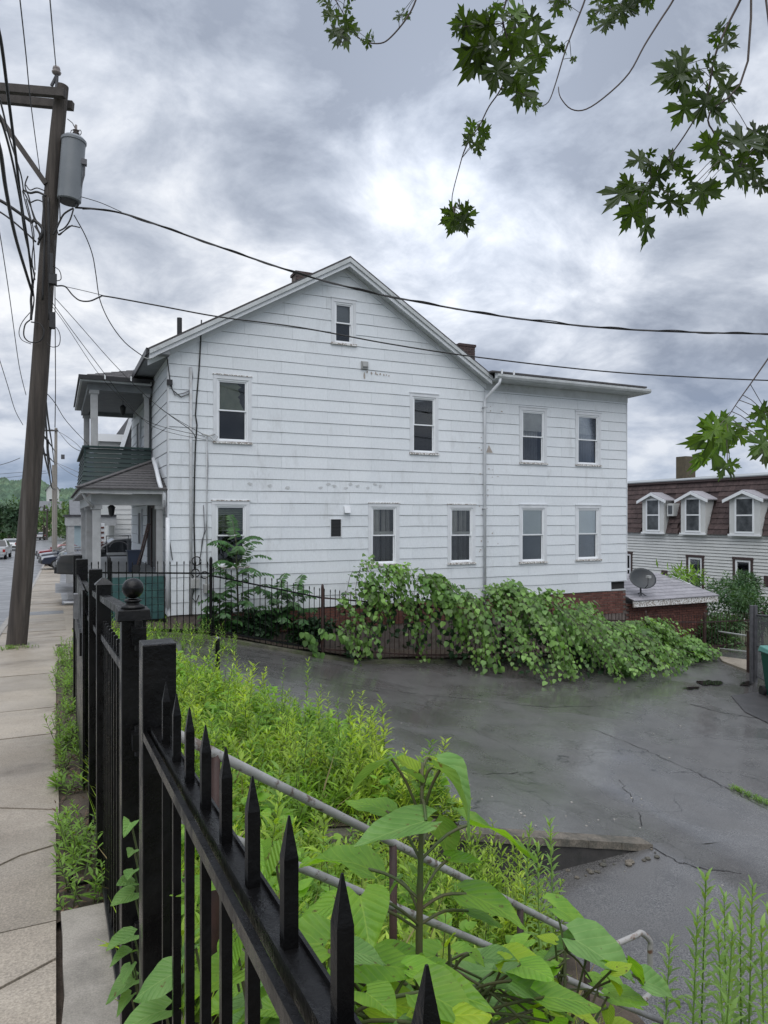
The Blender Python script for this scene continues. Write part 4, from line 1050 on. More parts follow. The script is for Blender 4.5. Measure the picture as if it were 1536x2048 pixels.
for (y0,y1,z0,z1) in dorm:
    xf = XB - .16; yc_ = (y0+y1)/2; hw = (y1-y0)/2; rise = .34
    d_ = MB(); d_.prism([(xf,y0,z0),(xf,y1,z0),(xf,y1,z1),(xf,yc_,z1+rise*.8),(xf,y0,z1)],(1.6,0,0)); d_ = d_.build('dormer', M['clap'], mb_root)
    for sg in (-1,1):
        q = MB(); e = (xf-.16, yc_+sg*(hw+.22), z1-.08); 
        q.hexa([(xf-.16,yc_,z1+rise),(xf-.16,yc_+sg*(hw+.22),z1-.06),(xf+1.5,yc_+sg*(hw+.22),z1-.06),(xf+1.5,yc_,z1+rise),
                (xf-.16,yc_,z1+rise+.05),(xf-.16,yc_+sg*(hw+.22),z1-.01),(xf+1.5,yc_+sg*(hw+.22),z1-.01),(xf+1.5,yc_,z1+rise+.05)]); q.build('dormer_roof', M['annexroof'], d_)
        q = MB(); q.hexa([(xf-.18,yc_,z1+rise-.12),(xf-.18,yc_+sg*(hw+.24),z1-.18),(xf-.14,yc_+sg*(hw+.24),z1-.18),(xf-.14,yc_,z1+rise-.12),
                (xf-.18,yc_,z1+rise+.02),(xf-.18,yc_+sg*(hw+.24),z1-.04),(xf-.14,yc_+sg*(hw+.24),z1-.04),(xf-.14,yc_,z1+rise+.02)]); q.build('dormer_fascia', M['vinyl'], d_)
    wy0, wy1, wz0, wz1 = yc_-hw*.52, yc_+hw*.52, z0+.18, z1-.02
    part('sash', M['vinyl'], [(xf-.03,xf-.002,wy0-.08,wy0,wz0-.08,wz1+.08),(xf-.03,xf-.002,wy1,wy1+.08,wz0-.08,wz1+.08),(xf-.03,xf-.002,wy0,wy1,wz1,wz1+.08),(xf-.03,xf-.002,wy0,wy1,wz0-.08,wz0),(xf-.03,xf-.002,wy0,wy1,(wz0+wz1)/2-.03,(wz0+wz1)/2+.03)], d_)
    part('sill', M['vinyl'], [(xf-.06,xf-.002,y0-.05,y1+.05,z0-.02,z0+.06)], d_)
    M.setdefault('farpane', mat('far_pane',(.035,.04,.045),(.12,.13,.14),.1,2.0)); part('pane', M['farpane'], [(xf-.018,xf-.010,wy0,wy1,wz0,wz1)], d_)
a = onX(1334,1007,XB-.1); b = onX(1347,1007,XB-.1); part('mini_dormer', M['clap'], [(XB-.1,XB+.6,b.y,a.y,onX(1340,1032,XB-.1).z,a.z)], mb_root); part('mini_pane', M['farpane'], [(XB-.115,XB-.102,b.y+.08,a.y-.08,onX(1340,1028,XB-.1).z,a.z-.1)], mb_root)

# ------------------------------------------------------------------ neighbour house beyond the porch
nb = thing('neighbour_house', (2.2,31,-1.5), 'white clapboard house with dark mansard roof seen past the porch', 'house')
YN = 31.0; m = MB(); z = -1.6
while z < 2.9:
    m.hexa([(2.2,YN-.02,z),(11,YN-.02,z),(11,YN+.1,z),(2.2,YN+.1,z),(2.2,YN,z+.2),(11,YN,z+.2),(11,YN+.1,z+.2),(2.2,YN+.1,z+.2)]); z += .2
m.build('clapboard_wall', M['clap'], nb); m = MB(); m.box(2.2,11,YN+.1,42,-1.6,2.9); m.build('core', M['clap'], nb)
m = MB(); m.prism([(2.0,YN-.1,2.9),(11.2,YN-.1,2.9),(10.3,YN-.1,6.2),(3.0,YN-.1,6.2)],(0,11.2,0)); m.build('mansard', M['darkroof'], nb)
m = MB(); m.bar((1.98,YN-.14,2.9),(2.98,YN-.14,6.2),.10,.16); m.build('corner_board', M['trim'], nb)
for (yy) in (33.2,37.0):
    q = MB(); q.box(1.75,3.2,yy,yy+1.2,3.2,5.0); d_ = q.build('dormer', M['clap'], nb); q = MB(); q.box(1.5,3.2,yy-.2,yy+1.4,5.0,5.32); q.build('dormer_cornice', M['vinyl'], d_)
m = MB(); m.box(2.6,2.9,YN-.6,YN-.3,-1.5,3.0); 
q = thing('brick_pier', (1.35,28.6,-1.4), 'red brick pier with white mortar joints seen under the porch roof', 'pier')
m = MB(); m.box(1.02,1.68,28.42,29.0,-1.4,1.45); pc = m.build('mortar_core', M['vinyl'], q)
for j in range(30):
    for i in range(3):
        x = 1.0 + i*.23 - (.11 if j % 2 else 0)
        if x < .99: x = 1.0
        q2 = MB(); q2.box(x,min(x+.2,1.69),28.40,28.5,-1.35+j*.093,-1.35+j*.093+.07); q2.build('brick', M['brick'], q)
q = thing('neighbour_porch', (.9,30,-1.5), 'white post and beam of the neighbouring porch further down the street', 'porch')
for (x,y) in ((.55,30),(.55,34)): m = MB(); m.box(x-.12,x+.12,y-.12,y+.12,-1.55,1.35); m.build('column', M['porchwhite'], q)
m = MB(); m.box(.38,2.2,29.85,30.15,1.35,1.7); m.box(.38,.72,30.15,34.2,1.35,1.7); m.build('beam', M['porchwhite'], q)
m = MB(); m.box(.3,2.2,29.8,34.3,1.7,1.78); m.build('roof', M['darkroof'], q)

# ------------------------------------------------------------------ far street: garage, houses, poles, trees, hill
def house_box(name, label, x0,x1,y0,y1,z0,z1,rise,wm,rm,wins=(),ridge='y',cat='house',group=None):
    h = thing(name, ((x0+x1)/2,(y0+y1)/2,z0), label, cat, group)
    m = MB(); m.box(x0,x1,y0,y1,z0,z1)
    xm, ym = (x0+x1)/2, (y0+y1)/2
    if ridge == 'y': m.prism([(x0,y0,z1),(x1,y0,z1),(xm,y0,z1+rise)],(0,y1-y0,0))
    else: m.prism([(x0,y0,z1),(x0,y1,z1),(x0,ym,z1+rise)],(x1-x0,0,0))
    m.build('wall', wm, h)
    e = .35
    for sg in (-1,1):
        q = MB()
        if ridge == 'y':
            xe = xm + sg*((x1-x0)/2+e); ze = z1 - rise*e/((x1-x0)/2)
            q.hexa([(xm,y0-e,z1+rise+.03),(xe,y0-e,ze+.03),(xe,y1+e,ze+.03),(xm,y1+e,z1+rise+.03),(xm,y0-e,z1+rise+.18),(xe,y0-e,ze+.18),(xe,y1+e,ze+.18),(xm,y1+e,z1+rise+.18)])
        else:
            ye = ym + sg*((y1-y0)/2+e); ze = z1 - rise*e/((y1-y0)/2)
            q.hexa([(x0-e,ym,z1+rise+.03),(x0-e,ye,ze+.03),(x1+e,ye,ze+.03),(x1+e,ym,z1+rise+.03),(x0-e,ym,z1+rise+.18),(x0-e,ye,ze+.18),(x1+e,ye,ze+.18),(x1+e,ym,z1+rise+.18)])
        q.build('roof_slope', rm, h)
    for (xa,xb,za_,zb) in wins:
        q = MB(); q.box(xa,xb,y0-.06,y0-.01,za_,zb); w = q.build('window', M['vinyl'], h); q = MB(); q.box(xa+.1,xb-.1,y0-.08,y0-.065,za_+.1,zb-.1); q.build('pane', M['dark'], w)
    return h
M['bluewall'] = mat('pale_blue_wall',(.33,.42,.46),(.30,.38,.42),.7,2); M['greyroof']=mat('grey_roof',(.15,.155,.165),(.12,.125,.135),.8,3); M['yellowwall']=mat('cream_wall',(.50,.46,.33),(.45,.41,.30),.7,2); M['brownroof']=mat('brown_roof',(.09,.075,.07),(.07,.06,.055),.85,3)
house_box('grey_garage','grey roofed pale blue garage building beyond the second utility pole', 1.6,9.0,72,82,-2.3,1.1,2.2,M['bluewall'],M['greyroof'],[(2.4,6.5,-2.3,-.1)],'x','garage')
house_box('brown_roof_house','brown roofed house behind the pale blue garage', 3.2,13,88,98,-2.3,3.0,2.6,M['clap'],M['brownroof'],[(4,5.2,.3,2)],'x')
house_box('cottage','small white house at the left edge beyond the pickup', -16,-9.3,128,138,-2.2,1.6,2.4,M['clap'],M['greyroof'],[(-11.5,-10.3,-1.2,.8)],'x')
house_box('white_gable_house','white gabled house higher up at the far left edge', -17,-10.6,146,156,-2.2,5.2,2.8,M['clap'],M['greyroof'],[(-13,-12,2.5,4.5)],'y')
house_box('cream_house','cream coloured house facing down the far end of the street', -6.5,1.5,186,196,-1.5,3.4,2.2,M['yellowwall'],M['greyroof'],[(-5,-4,.8,2.4),(-3,-2,.8,2.4),(-.8,.2,.8,2.4)],'x')
house_box('tall_white_house','narrow white house on the rise at the end of the street', -2.2,1.0,215,223,-1,9.5,2.0,M['clap'],M['greyroof'],[(-1.6,-.6,5,7)],'y')

RT = random.Random(77)
def leaf_quads(n, fn, size, mb=None):
    m = mb or MB(); 
    for _ in range(n):
        p, sz = fn(); sz *= size*RT.uniform(.6,1.3)
        a = Vector((RT.gauss(0,1),RT.gauss(0,1),RT.gauss(0,1))).normalized(); b = a.cross(Vector((RT.gauss(0,1),RT.gauss(0,1),RT.gauss(0,1)))).normalized()
        a *= sz; b *= sz*.6; m.add([p-a, p+b*.8-a*.2, p+a, p-b*.8+a*.1], [(0,1,2,3)])
    return m
def tree(name, label, x, y, z, h, w, matn, n=900, leaf=.35, group='trees at the far end of the street', trunk=.25, low=.2):
    t = thing(name, (x,y,z), label, 'tree', group)
    m = MB(); m.tube([(x,y,z),(x+.1,y,z+h*.35),(x,y+.1,z+h*.7)],[trunk,trunk*.75,trunk*.3],8); 
    for i in range(5): a = RT.uniform(0,6.28); m.tube([(x,y,z+h*(.3+.08*i)),(x+math.cos(a)*w*.35,y+math.sin(a)*w*.35,z+h*(.5+.08*i))],[trunk*.4,trunk*.12],5)
    m.build('trunk', M['bark'], t)
    lobes = [(Vector((x+RT.gauss(0,.28)*w, y+RT.gauss(0,.25)*w, z+h*RT.uniform(low+.12,.86))), w*RT.uniform(.2,.36)) for _ in range(13)]
    def f():
        c,r = RT.choice(lobes); d = Vector((RT.gauss(0,1),RT.gauss(0,1),RT.gauss(0,1))).normalized(); return c + d*r*RT.uniform(.6,1.05), 1
    tag(leaf_quads(n, f, leaf).build('crown', M[matn], t, fix=False), kind='stuff')
for i,(u,D,h,w,mt_) in enumerate([(18,112,6.8,5,'tree2'),(-15,120,5.6,6,'tree2'),(88,150,5.0,7,'tree1'),(138,135,6.6,7,'tree1'),(165,125,4.8,7,'tree1'),(62,190,5.4,9,'tree2'),(112,185,6.4,9,'tree1'),(150,175,7,9,'tree2'),(195,150,8,10,'tree1'),(30,170,8,9,'tree1')]):
    p = at(u, 1036, D); tree('street_tree', ['dark evergreen-looking tree just right of the left frame edge','dark tree cut by the left edge of the frame','green tree behind the leaning utility pole, nearest the road','bright green tree right of the second utility pole','bright green tree beside the brown roofed house','dark tree at the road end behind the cream house','green tree behind the second utility pole','dark tree behind the pale blue garage','green tree hidden mostly by the porch','green tree behind the cottage at the far left'][i], p.x, p.y, -2.4, h, w, mt_, 1100, .42, low=.08)
hd = thing('hedge', (*at(15,1036,118).xy,-2.3), 'low clipped green hedge behind the parked pickup', 'hedge'); c_ = at(14,1036,118)
tag(leaf_quads(900, lambda: (c_+Vector((RT.uniform(-4,3),RT.uniform(-1,1),-3.9+RT.uniform(0,1.3))),1), .22).build('foliage', M['bush'], hd, fix=False), kind='stuff')
# hill
m = MB(); nx, ny = 70, 12; RH = random.Random(5)
for j in range(ny):
    for i in range(nx):
        uu = -700 + 1900*i/(nx-1); p = at(uu, 1036, 520 + 60*j); ridge = 50 + 8*math.sin(i*.35) + 5*math.sin(i*.93+1) + 3*math.sin(i*2.3)
        hgt = ridge*math.sin(min(1, j/8)*math.pi/2) * (D_ := 1.0); m.v.append((p.x, p.y, -4 + hgt + RH.uniform(-1.2,1.2)))
for j in range(ny-1):
    for i in range(nx-1): m.f.append((j*nx+i, j*nx+i+1, (j+1)*nx+i+1, (j+1)*nx+i))
hill = m.build('hill', M['hill'], smooth=True); tag(hill, kind='structure')
fm = MB()
for _ in range(5200):
    uu = RH.uniform(-60, 330); j = RH.uniform(0, 8.6); D = 520 + 60*j; i = (uu+700)/1900*(nx-1); ridge = 50 + 8*math.sin(i*.35) + 5*math.sin(i*.93+1) + 3*math.sin(i*2.3)
    p = at(uu,1036,D); z = -4 + ridge*math.sin(min(1,j/8)*math.pi/2); r = RH.uniform(3,6)
    o_ = []
    for k in range(6): a = k*1.047+RH.random(); o_.append((p.x+r*math.cos(a), p.y+r*math.sin(a), z+RH.uniform(-1,1.5)))
    fm.add([(p.x,p.y,z+r*RH.uniform(.8,1.3))]+o_, [(0,k+1,(k+1)%6+1) for k in range(6)])
M['forest'] = leafmat('far_forest',(.055,.10,.065),(.10,.15,.09),.0,.9,.3,.02)
tag(fm.build('hill_forest', M['forest'], smooth=True, fix=False), 'wooded hillside of green trees along the skyline', 'forest', kind='stuff')

# ------------------------------------------------------------------ utility pole
DP = 13.25
def pp(u, v, d=0): return at(u, v, DP + d)
pole = thing('utility_pole', (*pp(33,1280).xy, zs(14.9)), 'leaning weathered wooden utility pole with transformer at the left edge', 'utility pole')
axis = [(33,1290),(50,1110),(66,930),(80,740),(93,540),(105,370),(115,260),(124,172)]
m = MB(); w0 = [21.5,20.5,19.6,18.6,17.4,16.2,15.2,14.2]
m.tube([pp(*a) for a in axis], [w*.88/FPX*DP for w in w0], 18); shaft = m.build('shaft', M['pole'], pole); autosmooth(shaft, 50)
m = MB()
for (ua,va,ub,vb,dd) in ((-120,166,130,187,-.22),(-120,186,146,212,.22)): m.bar(pp(ua,va,dd), pp(ub,vb,dd), .11, .14)
for a_ in (0,1):
    q = MB(); (ua,va,ub,vb,dd) = ((-120,166,130,187,-.22),(-120,186,146,212,.22))[a_]; q.bar(pp(ua,va,dd), pp(ub,vb,dd), .11, .15); q.build('crossarm', M['arm'], pole)
for (ua,va,ub,vb) in ((-60,150,92,368),):
    q = MB(); q.bar(pp(ua,va,-.2), pp(ub,vb,-.12), .06, .09); q.build('brace', M['arm'], pole)
q = MB(); q.tube([pp(113,182,-.1), pp(114,150,-.1)], .028, 8); q.tube([pp(103,172,-.1), pp(113,152,-.1)], .03, 8); q.build('insulator_pin', M['greypost'], pole)
c_ = pp(113,141,-.1); q = MB(); q.lathe(c_, [(.03,-.09),(.075,-.06),(.085,-.03),(.05,-.01),(.07,.02),(.06,.06),(.03,.075)], 12); q.build('insulator', M['porcelain'], pole, smooth=True)
# transformer can
tc_ = pp(143,342,-.05); tilt = Matrix.Rotation(math.radians(4.5), 4, FWD)
hT = (402-285)/FPX*DP; rT = .215
q = MB(); q.lathe((0,0,0), [(rT*.86,-hT/2-.02),(rT*.97,-hT/2),(rT*.97,hT/2-.02),(rT*1.04,hT/2-.015),(rT*1.04,hT/2+.03),(rT*.8,hT/2+.08),(rT*.2,hT/2+.11)], 24)
me = q.mesh('tank', M['xfmr'], True); tank = put('tank', me, Matrix.Translation(tc_) @ tilt, pole); autosmooth(tank, 35)
q = MB(); q.lathe((0,0,0),[(rT*.80,-hT/2-.055),(rT*.86,-hT/2-.021)],24); put('tank_base', q.mesh('tank_base', M['dark']), Matrix.Translation(tc_) @ tilt, pole)
b0 = pp(152,282,-.05); q = MB()
for k in range(5): q.lathe((b0.x,b0.y,b0.z+.045*k),[(.035,0),(.062,.015),(.035,.03)],10)
q.tube([b0, b0+Vector((0,0,.3))],.022,6); q.build('bushing', M['porcelain'], pole)
q = MB(); q.tube([b0+RIGHT*(.1*math.cos(a))+UP*(.16+.05*math.sin(2*a)) for a in fr(0,6.2,12)], .008, 5); q.tube([pp(135,238,-.05),pp(145,246,-.05),pp(151,258,-.05)],.008,5); q.build('lead', M['wire'], pole)
q = MB(); p = pp(168,325,-.05); q.box(p.x-.05,p.x+.05,p.y-.05,p.y+.05,p.z-.05,p.z+.05); q.tube([pp(169,330,-.05),pp(168,350,-.05),pp(162,372,-.05),pp(154,405,-.05),pp(150,415,-.05)],.018,6); q.build('ground_lead', M['wireg'], pole)
for (u0,u1,v0,v1) in ((98,114,548,568),(99,111,625,656),(99,106,508,548)):
    a = pp(u0,v1,-.25); b = pp(u1,v0,-.25); q = MB(); q.box(a.x,b.x,a.y-.07,a.y+.07,a.z,b.z); q.build('terminal_box', M['dark'], pole)
def pcable(pix, r, name, material=None, d0=-.22, d1=None):
    n = len(pix); q = MB(); pts = []
    for i,(u,v) in enumerate(pix): pts.append(pp(u, v, d0 if d1 is None else d0+(d1-d0)*i/(n-1)))
    pts = smooth_pts(pts); q.tube(pts, r, 6); return q.build(name, material or M['wire'], pole, smooth=True)
def smooth_pts(P, k=5):
    P = [Vector(p) for p in P]; out = []
    for i in range(len(P)-1):
        p0 = P[max(i-1,0)]; p1 = P[i]; p2 = P[i+1]; p3 = P[min(i+2,len(P)-1)]
        for j in range(k):
            t = j/k; out.append(.5*((2*p1)+(p2-p0)*t+(2*p0-5*p1+4*p2-p3)*t*t+(3*p1-p0-3*p2+p3)*t**3))
    return out + [P[-1]]
# drops, loops and risers on the pole
for pix, r in [([(118,390),(120,440),(114,455),(118,470),(128,462),(145,450)],.010),([(147,416),(128,428),(118,446),(112,460),(106,470)],.016),([(147,418),(140,440),(130,455),(118,462)],.013),([(160,455),(140,452),(128,462),(116,470)],.011),
               ([(46,380),(60,386),(75,384),(92,392)],.02),([(48,385),(56,400),(64,420),(72,440),(84,452)],.012),([(52,370),(60,380),(74,376),(90,382)],.010),([(56,352),(50,372),(58,395),(66,430),(80,470)],.012),
               ([(62,405),(75,400),(88,405)],.012),([(66,440),(78,448),(86,462),(78,480)],.03),([(70,452),(80,470),(76,490)],.02),([(52,398),(60,430),(68,470),(64,520),(70,560)],.010),([(45,382),(52,410),(62,450),(68,500),(70,540)],.010),
               ([(86,392),(89,450),(88,520),(85,600)],.018),([(97,395),(97,470),(98,540),(99,640)],.022),([(110,480),(110,600),(111,760),(110,855)],.008),
               ([(60,640),(50,650),(48,672),(60,684),(80,682),(88,664),(80,648),(62,644)],.012),([(60,625),(44,645),(38,665),(44,680),(62,688)],.007),([(100,660),(112,655),(120,670),(118,690),(104,694),(94,686)],.007),([(100,530),(118,540),(122,558),(112,562)],.008),
               ([(66,560),(64,580),(62,600),(63,620),(62,640)],.022),([(70,545),(66,575),(68,600),(64,630)],.012)]:
    pcable(pix, r, 'cable')

# ------------------------------------------------------------------ wires
def wire(pix, D0, D1, r, label, name='overhead_wire', material=None, k=5):
    n = len(pix); L_ = [0]
    for a, b in zip(pix, pix[1:]): L_.append(L_[-1] + math.hypot(b[0]-a[0], b[1]-a[1]))
    pts = []
    for (u,v), l in zip(pix, L_):
        t = l/L_[-1]; D = 1/((1-t)/D0 + t/D1); pts.append(at(u, v, D))
    q = MB(); q.tube(smooth_pts(pts, k), r, 6)
    return tag(q.build(name, material or M['wire'], smooth=True), label, 'wire', 'overhead wires')
main_px = [(150,415),(200,419),(250,428),(330,455),(400,480),(500,515),(600,548),(700,575),(800,597),(1000,632),(1200,655),(1400,665),(1620,669)]
wire(main_px, DP, 15, .018, 'thick twisted service cable sagging from the transformer across the gable')
wire([(u, v-2+2.2*math.sin(u*.045)) for u,v in [(160+i*30, 0) for i in range(49)] for v in [None]] if False else [(u, lerp(main_px,u)+2.2*math.sin(u*.05)) for u in range(165,1620,22)], DP, 14.97, .010, 'thinner strand wound round the thick service cable', k=2)
wire([(160,393),(200,405),(243,424)], DP, 13.2, .007, 'short stay wire from the transformer down to the thick cable')
wire([(112,572),(130,573),(145,590),(160,601),(180,602),(200,594),(215,593),(320,612),(440,634),(600,655),(780,688),(960,715),(1200,742),(1400,755),(1620,764)], DP, 15, .014, 'lower telephone cable crossing the house front from the pole')
wire([(130,573),(170,582),(215,593)], DP, 13.3, .006, 'thin messenger strand above the dip in the telephone cable')
wire([(148,430),(170,470),(185,510),(192,550),(200,600),(220,645),(250,685),(285,712)], DP, 15.4, .010, 'dark drop wire curving from the pole to the eave')
wire([(285,714),(300,717),(318,708)], 15.4, 15.6, .010, 'pale loop of drop wire under the eave corner', material=M['meter'])
wire([(110,596),(150,640),(225,725),(290,790),(340,830),(405,868)], DP, 15.85, .006, 'upper thin phone line running from the pole past the porch roof')
wire([(104,604),(140,655),(200,735),(250,800),(300,845),(410,873)], DP, 15.85, .006, 'middle thin phone line passing in front of the porch beam')
wire([(104,612),(135,655),(190,738),(240,795),(310,855),(412,880)], DP, 15.85, .005, 'lowest thin phone line passing in front of the porch beam')
wire([(319,815),(350,838),(383,862),(392,880)], 15.6, 15.9, .009, 'short dark wire slanting across the house corner to the conduit')
wire([(90,783),(110,806),(135,845),(180,893)], 13.4, 22, .008, 'thin wire slanting from the pole to behind the balcony')
wire([(92,855),(120,865),(150,885),(168,905)], 55, 30, .012, 'thin wire from the second pole to the porch')
# street lines coming over the camera side and running on to the second pole
D2 = 63
def street(pix_near, D_near, r, label, far=None):
    wire(pix_near, D_near, DP, r, label)
    if far: wire(far, DP, D2, max(r*1.3,.02), label.replace('towards the camera', 'on') + ' beyond the pole')
street([(96,-40),(100,0),(106,70),(112,135)], 8.5, .009, 'top primary wire climbing towards the camera from the pole-top insulator')
street([(33,-60),(40,0),(52,110),(62,210),(80,345)], 7, .007, 'second thin wire left of the pole climbing towards the camera')
street([(-20,10),(0,72),(16,190),(30,300),(42,400),(56,490),(66,575)], 7, .018, 'thick black telecom trunk cable left of the pole')
street([(-20,240),(0,300),(12,380),(30,470),(52,545),(66,590)], 7.5, .024, 'lowest thick trunk cable sloping up to the left edge')
street([(-30,110),(0,200),(20,280),(42,350),(47,385)], 7, .012, 'looped secondary wire between the trunk cables')
street([(-20,205),(0,235),(22,310),(40,400),(50,470),(68,545)], 7.5, .014, 'secondary service wire lying against the trunk cable')
wire([(-40,385),(0,401),(30,420),(66,446)], 12.9, DP, .030, 'upper guy strut slanting from the left edge to the pole')
wire([(-40,405),(0,424),(35,450),(72,484)], 12.9, DP, .016, 'lower guy wire slanting from the left edge to the pole')
wire([(-5,440),(5,500),(20,600),(38,730),(52,790)], 9, 13, .006, 'thin grey wire hanging left of the pole', material=M['wireg'])
wire([(-10,690),(0,722),(15,770),(30,820),(46,850)], 11, 13, .006, 'faint thin wire low at the left edge', material=M['wireg'])
wire([(0,930),(20,924),(40,916)], 60, 62, .03, 'far wire at the left edge above the hill', material=M['wireg'])
wire([(0,948),(50,944),(92,942)], 60, D2, .02, 'upper of two far wires crossing the road', material=M['wireg'])
wire([(0,957),(50,951),(95,946)], 60, D2, .02, 'lower of two far wires crossing the road', material=M['wireg'])
for i,(pix) in enumerate([[(86,780),(92,850),(97,905),(106,965)],[(80,860),(88,905),(97,945),(104,975)],[(88,770),(96,840),(104,890),(108,925)],[(84,870),(98,885),(110,903)],[(80,906),(95,912),(108,925)],[(95,880),(97,930),(103,975),(110,978)]]):
    wire(pix, 16, D2, .03, ['dark bundled cable drooping to the second pole','second bundled cable drooping to the second pole','upper line reaching the second pole','short line to the crossarm of the second pole','low line to the second pole','slack loop hanging at the second pole'][i])
wire([(113,858),(140,890),(168,905)], D2, 40, .02, 'line leaving the second pole towards the porch'); wire([(112,925),(135,935),(160,946)], D2, 40, .015, 'fine line right of the second pole', material=M['wireg'])
wire([(112,925),(130,940),(158,956)], D2, 40, .015, 'finest line right of the second pole', material=M['wireg'])

# second pole and smaller far poles
def farpole(ub, vb, vt, D, arm, label):
    b = at(ub, vb, D); t = at(ub+2, vt, D); r = .17
    P = thing('utility_pole', b, label, 'utility pole', 'utility poles down the street'); q = MB(); q.tube([b, (b+t)/2, t],[r,.15,.12],10); q.build('shaft', M['arm'] if D < 100 else M['pole'], P)
    for (ua,ub2,v) in arm: q = MB(); q.bar(at(ua,v,D-.2), at(ub2,v,D-.2), .1,.14); q.build('crossarm', M['arm'], P)
    return P
M['palepole'] = mat('pale_pole',(.34,.31,.275),(.25,.23,.205),.85,3,stretch=(3,3,.2))
P2 = farpole(110,1120,856,D2,[(82,116,861)],'pale second utility pole standing at the kerb down the street')
[c for c in bpy.data.objects if c.parent == P2 and c.name.startswith('shaft')][0].data.materials[0] = M['palepole']
q = MB(); a = at(122,918,D2); q.box(a.x,a.x+.3,a.y-.1,a.y+.1,a.z,a.z+.4); q.build('pole_box', M['greypost'], P2)
q = MB(); q.tube([at(106,1122,D2-1), at(106,930,D2-1)], .09, 8); q.build('riser_pipe', M['palepole'], P2)
farpole(87,1078,1010,125,[(80,92,1014)],'small far utility pole in front of the trees'); farpole(93,1080,1018,105,[(89,97,1021)],'thin far utility pole between the second pole and the road end')

# ------------------------------------------------------------------ street fence and gate
FX = .22
def gslope(y): return zs(y)
fence = thing('iron_fence', (FX,1.0,zs(1)), 'black iron picket fence running down the sidewalk in the near foreground', 'fence')
W = .0155
def picket_mesh(name, h, w, tip, material, rounded=False):
    q = MB(); a = w/2
    q.v += [(-a,-a,0),(a,-a,0),(a,a,0),(-a,a,0),(-a,-a,h-tip),(a,-a,h-tip),(a,a,h-tip),(-a,a,h-tip)]
    b = a*.12; q.v += [(-b,-b,h),(b,-b,h),(b,b,h),(-b,b,h)]
    q.f += [(0,3,2,1)] + [(i,(i+1)%4,4+(i+1)%4,4+i) for i in range(4)] + [(4+i,4+(i+1)%4,8+(i+1)%4,8+i) for i in range(4)] + [(8,9,10,11)]
    return q.mesh(name, material)
PK = picket_mesh('picket', 1.30, W, .042, M['iron'])
tips = [(332,1364),(353.5,1386),(380,1414),(409,1444),(453,1485),(510,1535),(583,1611),(687,1732),(853.5,1930)]
Yp = [onX(u,v,FX).y for u,v in tips]; Zp = [onX(u,v,FX).z for u,v in tips]
slope_t = (Zp[0]-Zp[-1])/(Yp[0]-Yp[-1]); step = (Yp[0]-Yp[-1])/8
ys_ = [Yp[-1]+step*i for i in range(9)]
for i in range(-8, 9):
    yy = Yp[-1] + step*i; zt_ = Zp[-1] + slope_t*step*i
    put('picket', PK, T(FX, yy, zt_-1.30), fence)
def fz(y): return Zp[-1] + slope_t*(y-Yp[-1])     # picket tip height along the fence
ra = onX(304,1492,FX-.03); rail_d = fz(ra.y) - ra.z
def frail(y0, y1, dz, name, root):
    for (xa,xb,t0,t1,nm) in ((FX-.016,FX+.016,-.016,0,name),(FX-.016,FX-.012,0,.006,'rail_lip'),(FX+.012,FX+.016,0,.006,'rail_lip'),(FX-.031,FX-.021,-.026,-.006,'rail_bar')):
        q = MB(); q.hexa([(xa,y0,fz(y0)-dz+t0),(xb,y0,fz(y0)-dz+t0),(xb,y1,fz(y1)-dz+t0),(xa,y1,fz(y1)-dz+t0),(xa,y0,fz(y0)-dz+t1),(xb,y0,fz(y0)-dz+t1),(xb,y1,fz(y1)-dz+t1),(xa,y1,fz(y1)-dz+t1)])
        q.build(nm, M['iron'], root)
frail(-.9, 1.76, rail_d, 'top_rail', fence); frail(-.9, 1.76, 1.16, 'bottom_rail', fence)
q = MB(); y3 = 1.80; q.box(FX-.032,FX+.046,y3-.04,y3+.04,zs(y3),onX(312,1287,FX).z); q.build('end_post', M['iron'], fence, bevel=.003)
# gate leaf between ball post and capped post
gate = thing('iron_gate', (FX,2.3,zs(2.3)), 'black iron gate with a ball-topped post beside the stone threshold', 'gate')
yb = 2.33; zc = onX(262,1212,FX).z
q = MB(); q.box(FX-.036,FX+.036,yb-.036,yb+.036,zs(yb),zc-.03); q.build('ball_post', M['iron'], gate, bevel=.003)
q = MB(); q.hexa([(FX-.05,yb-.05,zc-.035),(FX+.05,yb-.05,zc-.035),(FX+.05,yb+.05,zc-.035),(FX-.05,yb+.05,zc-.035),(FX-.046,yb-.046,zc),(FX+.046,yb-.046,zc),(FX+.046,yb+.046,zc),(FX-.046,yb+.046,zc)]); q.build('post_cap', M['iron'], gate, bevel=.003)
rb = .0325; q = MB(); cb0 = zc + .03 + rb
q.lathe((FX,yb,zc),[(.036,0),(.034,.008),(.022,.013),(.019,.018),(.026,.022),(.026,.026),(.016,.03)],20)
q.lathe((FX,yb,cb0),[(rb*math.sin(a),-rb*math.cos(a)) for a in fr(.35,3.13,14)],24); q.build('ball_finial', M['iron'], gate, smooth=True)
y2 = 3.80; z2 = onX(207,1168,FX).z
q = MB(); q.box(FX-.034,FX+.034,y2-.034,y2+.034,zs(y2)-.05,z2); q.build('capped_post', M['iron'], gate, bevel=.003)
q = MB(); q.hexa([(FX-.043,y2-.043,z2),(FX+.043,y2-.043,z2),(FX+.043,y2+.043,z2),(FX-.043,y2+.043,z2),(FX-.01,y2-.01,z2+.032),(FX+.01,y2-.01,z2+.032),(FX+.01,y2+.01,z2+.032),(FX-.01,y2+.01,z2+.032)]); q.build('pyramid_cap', M['iron'], gate)
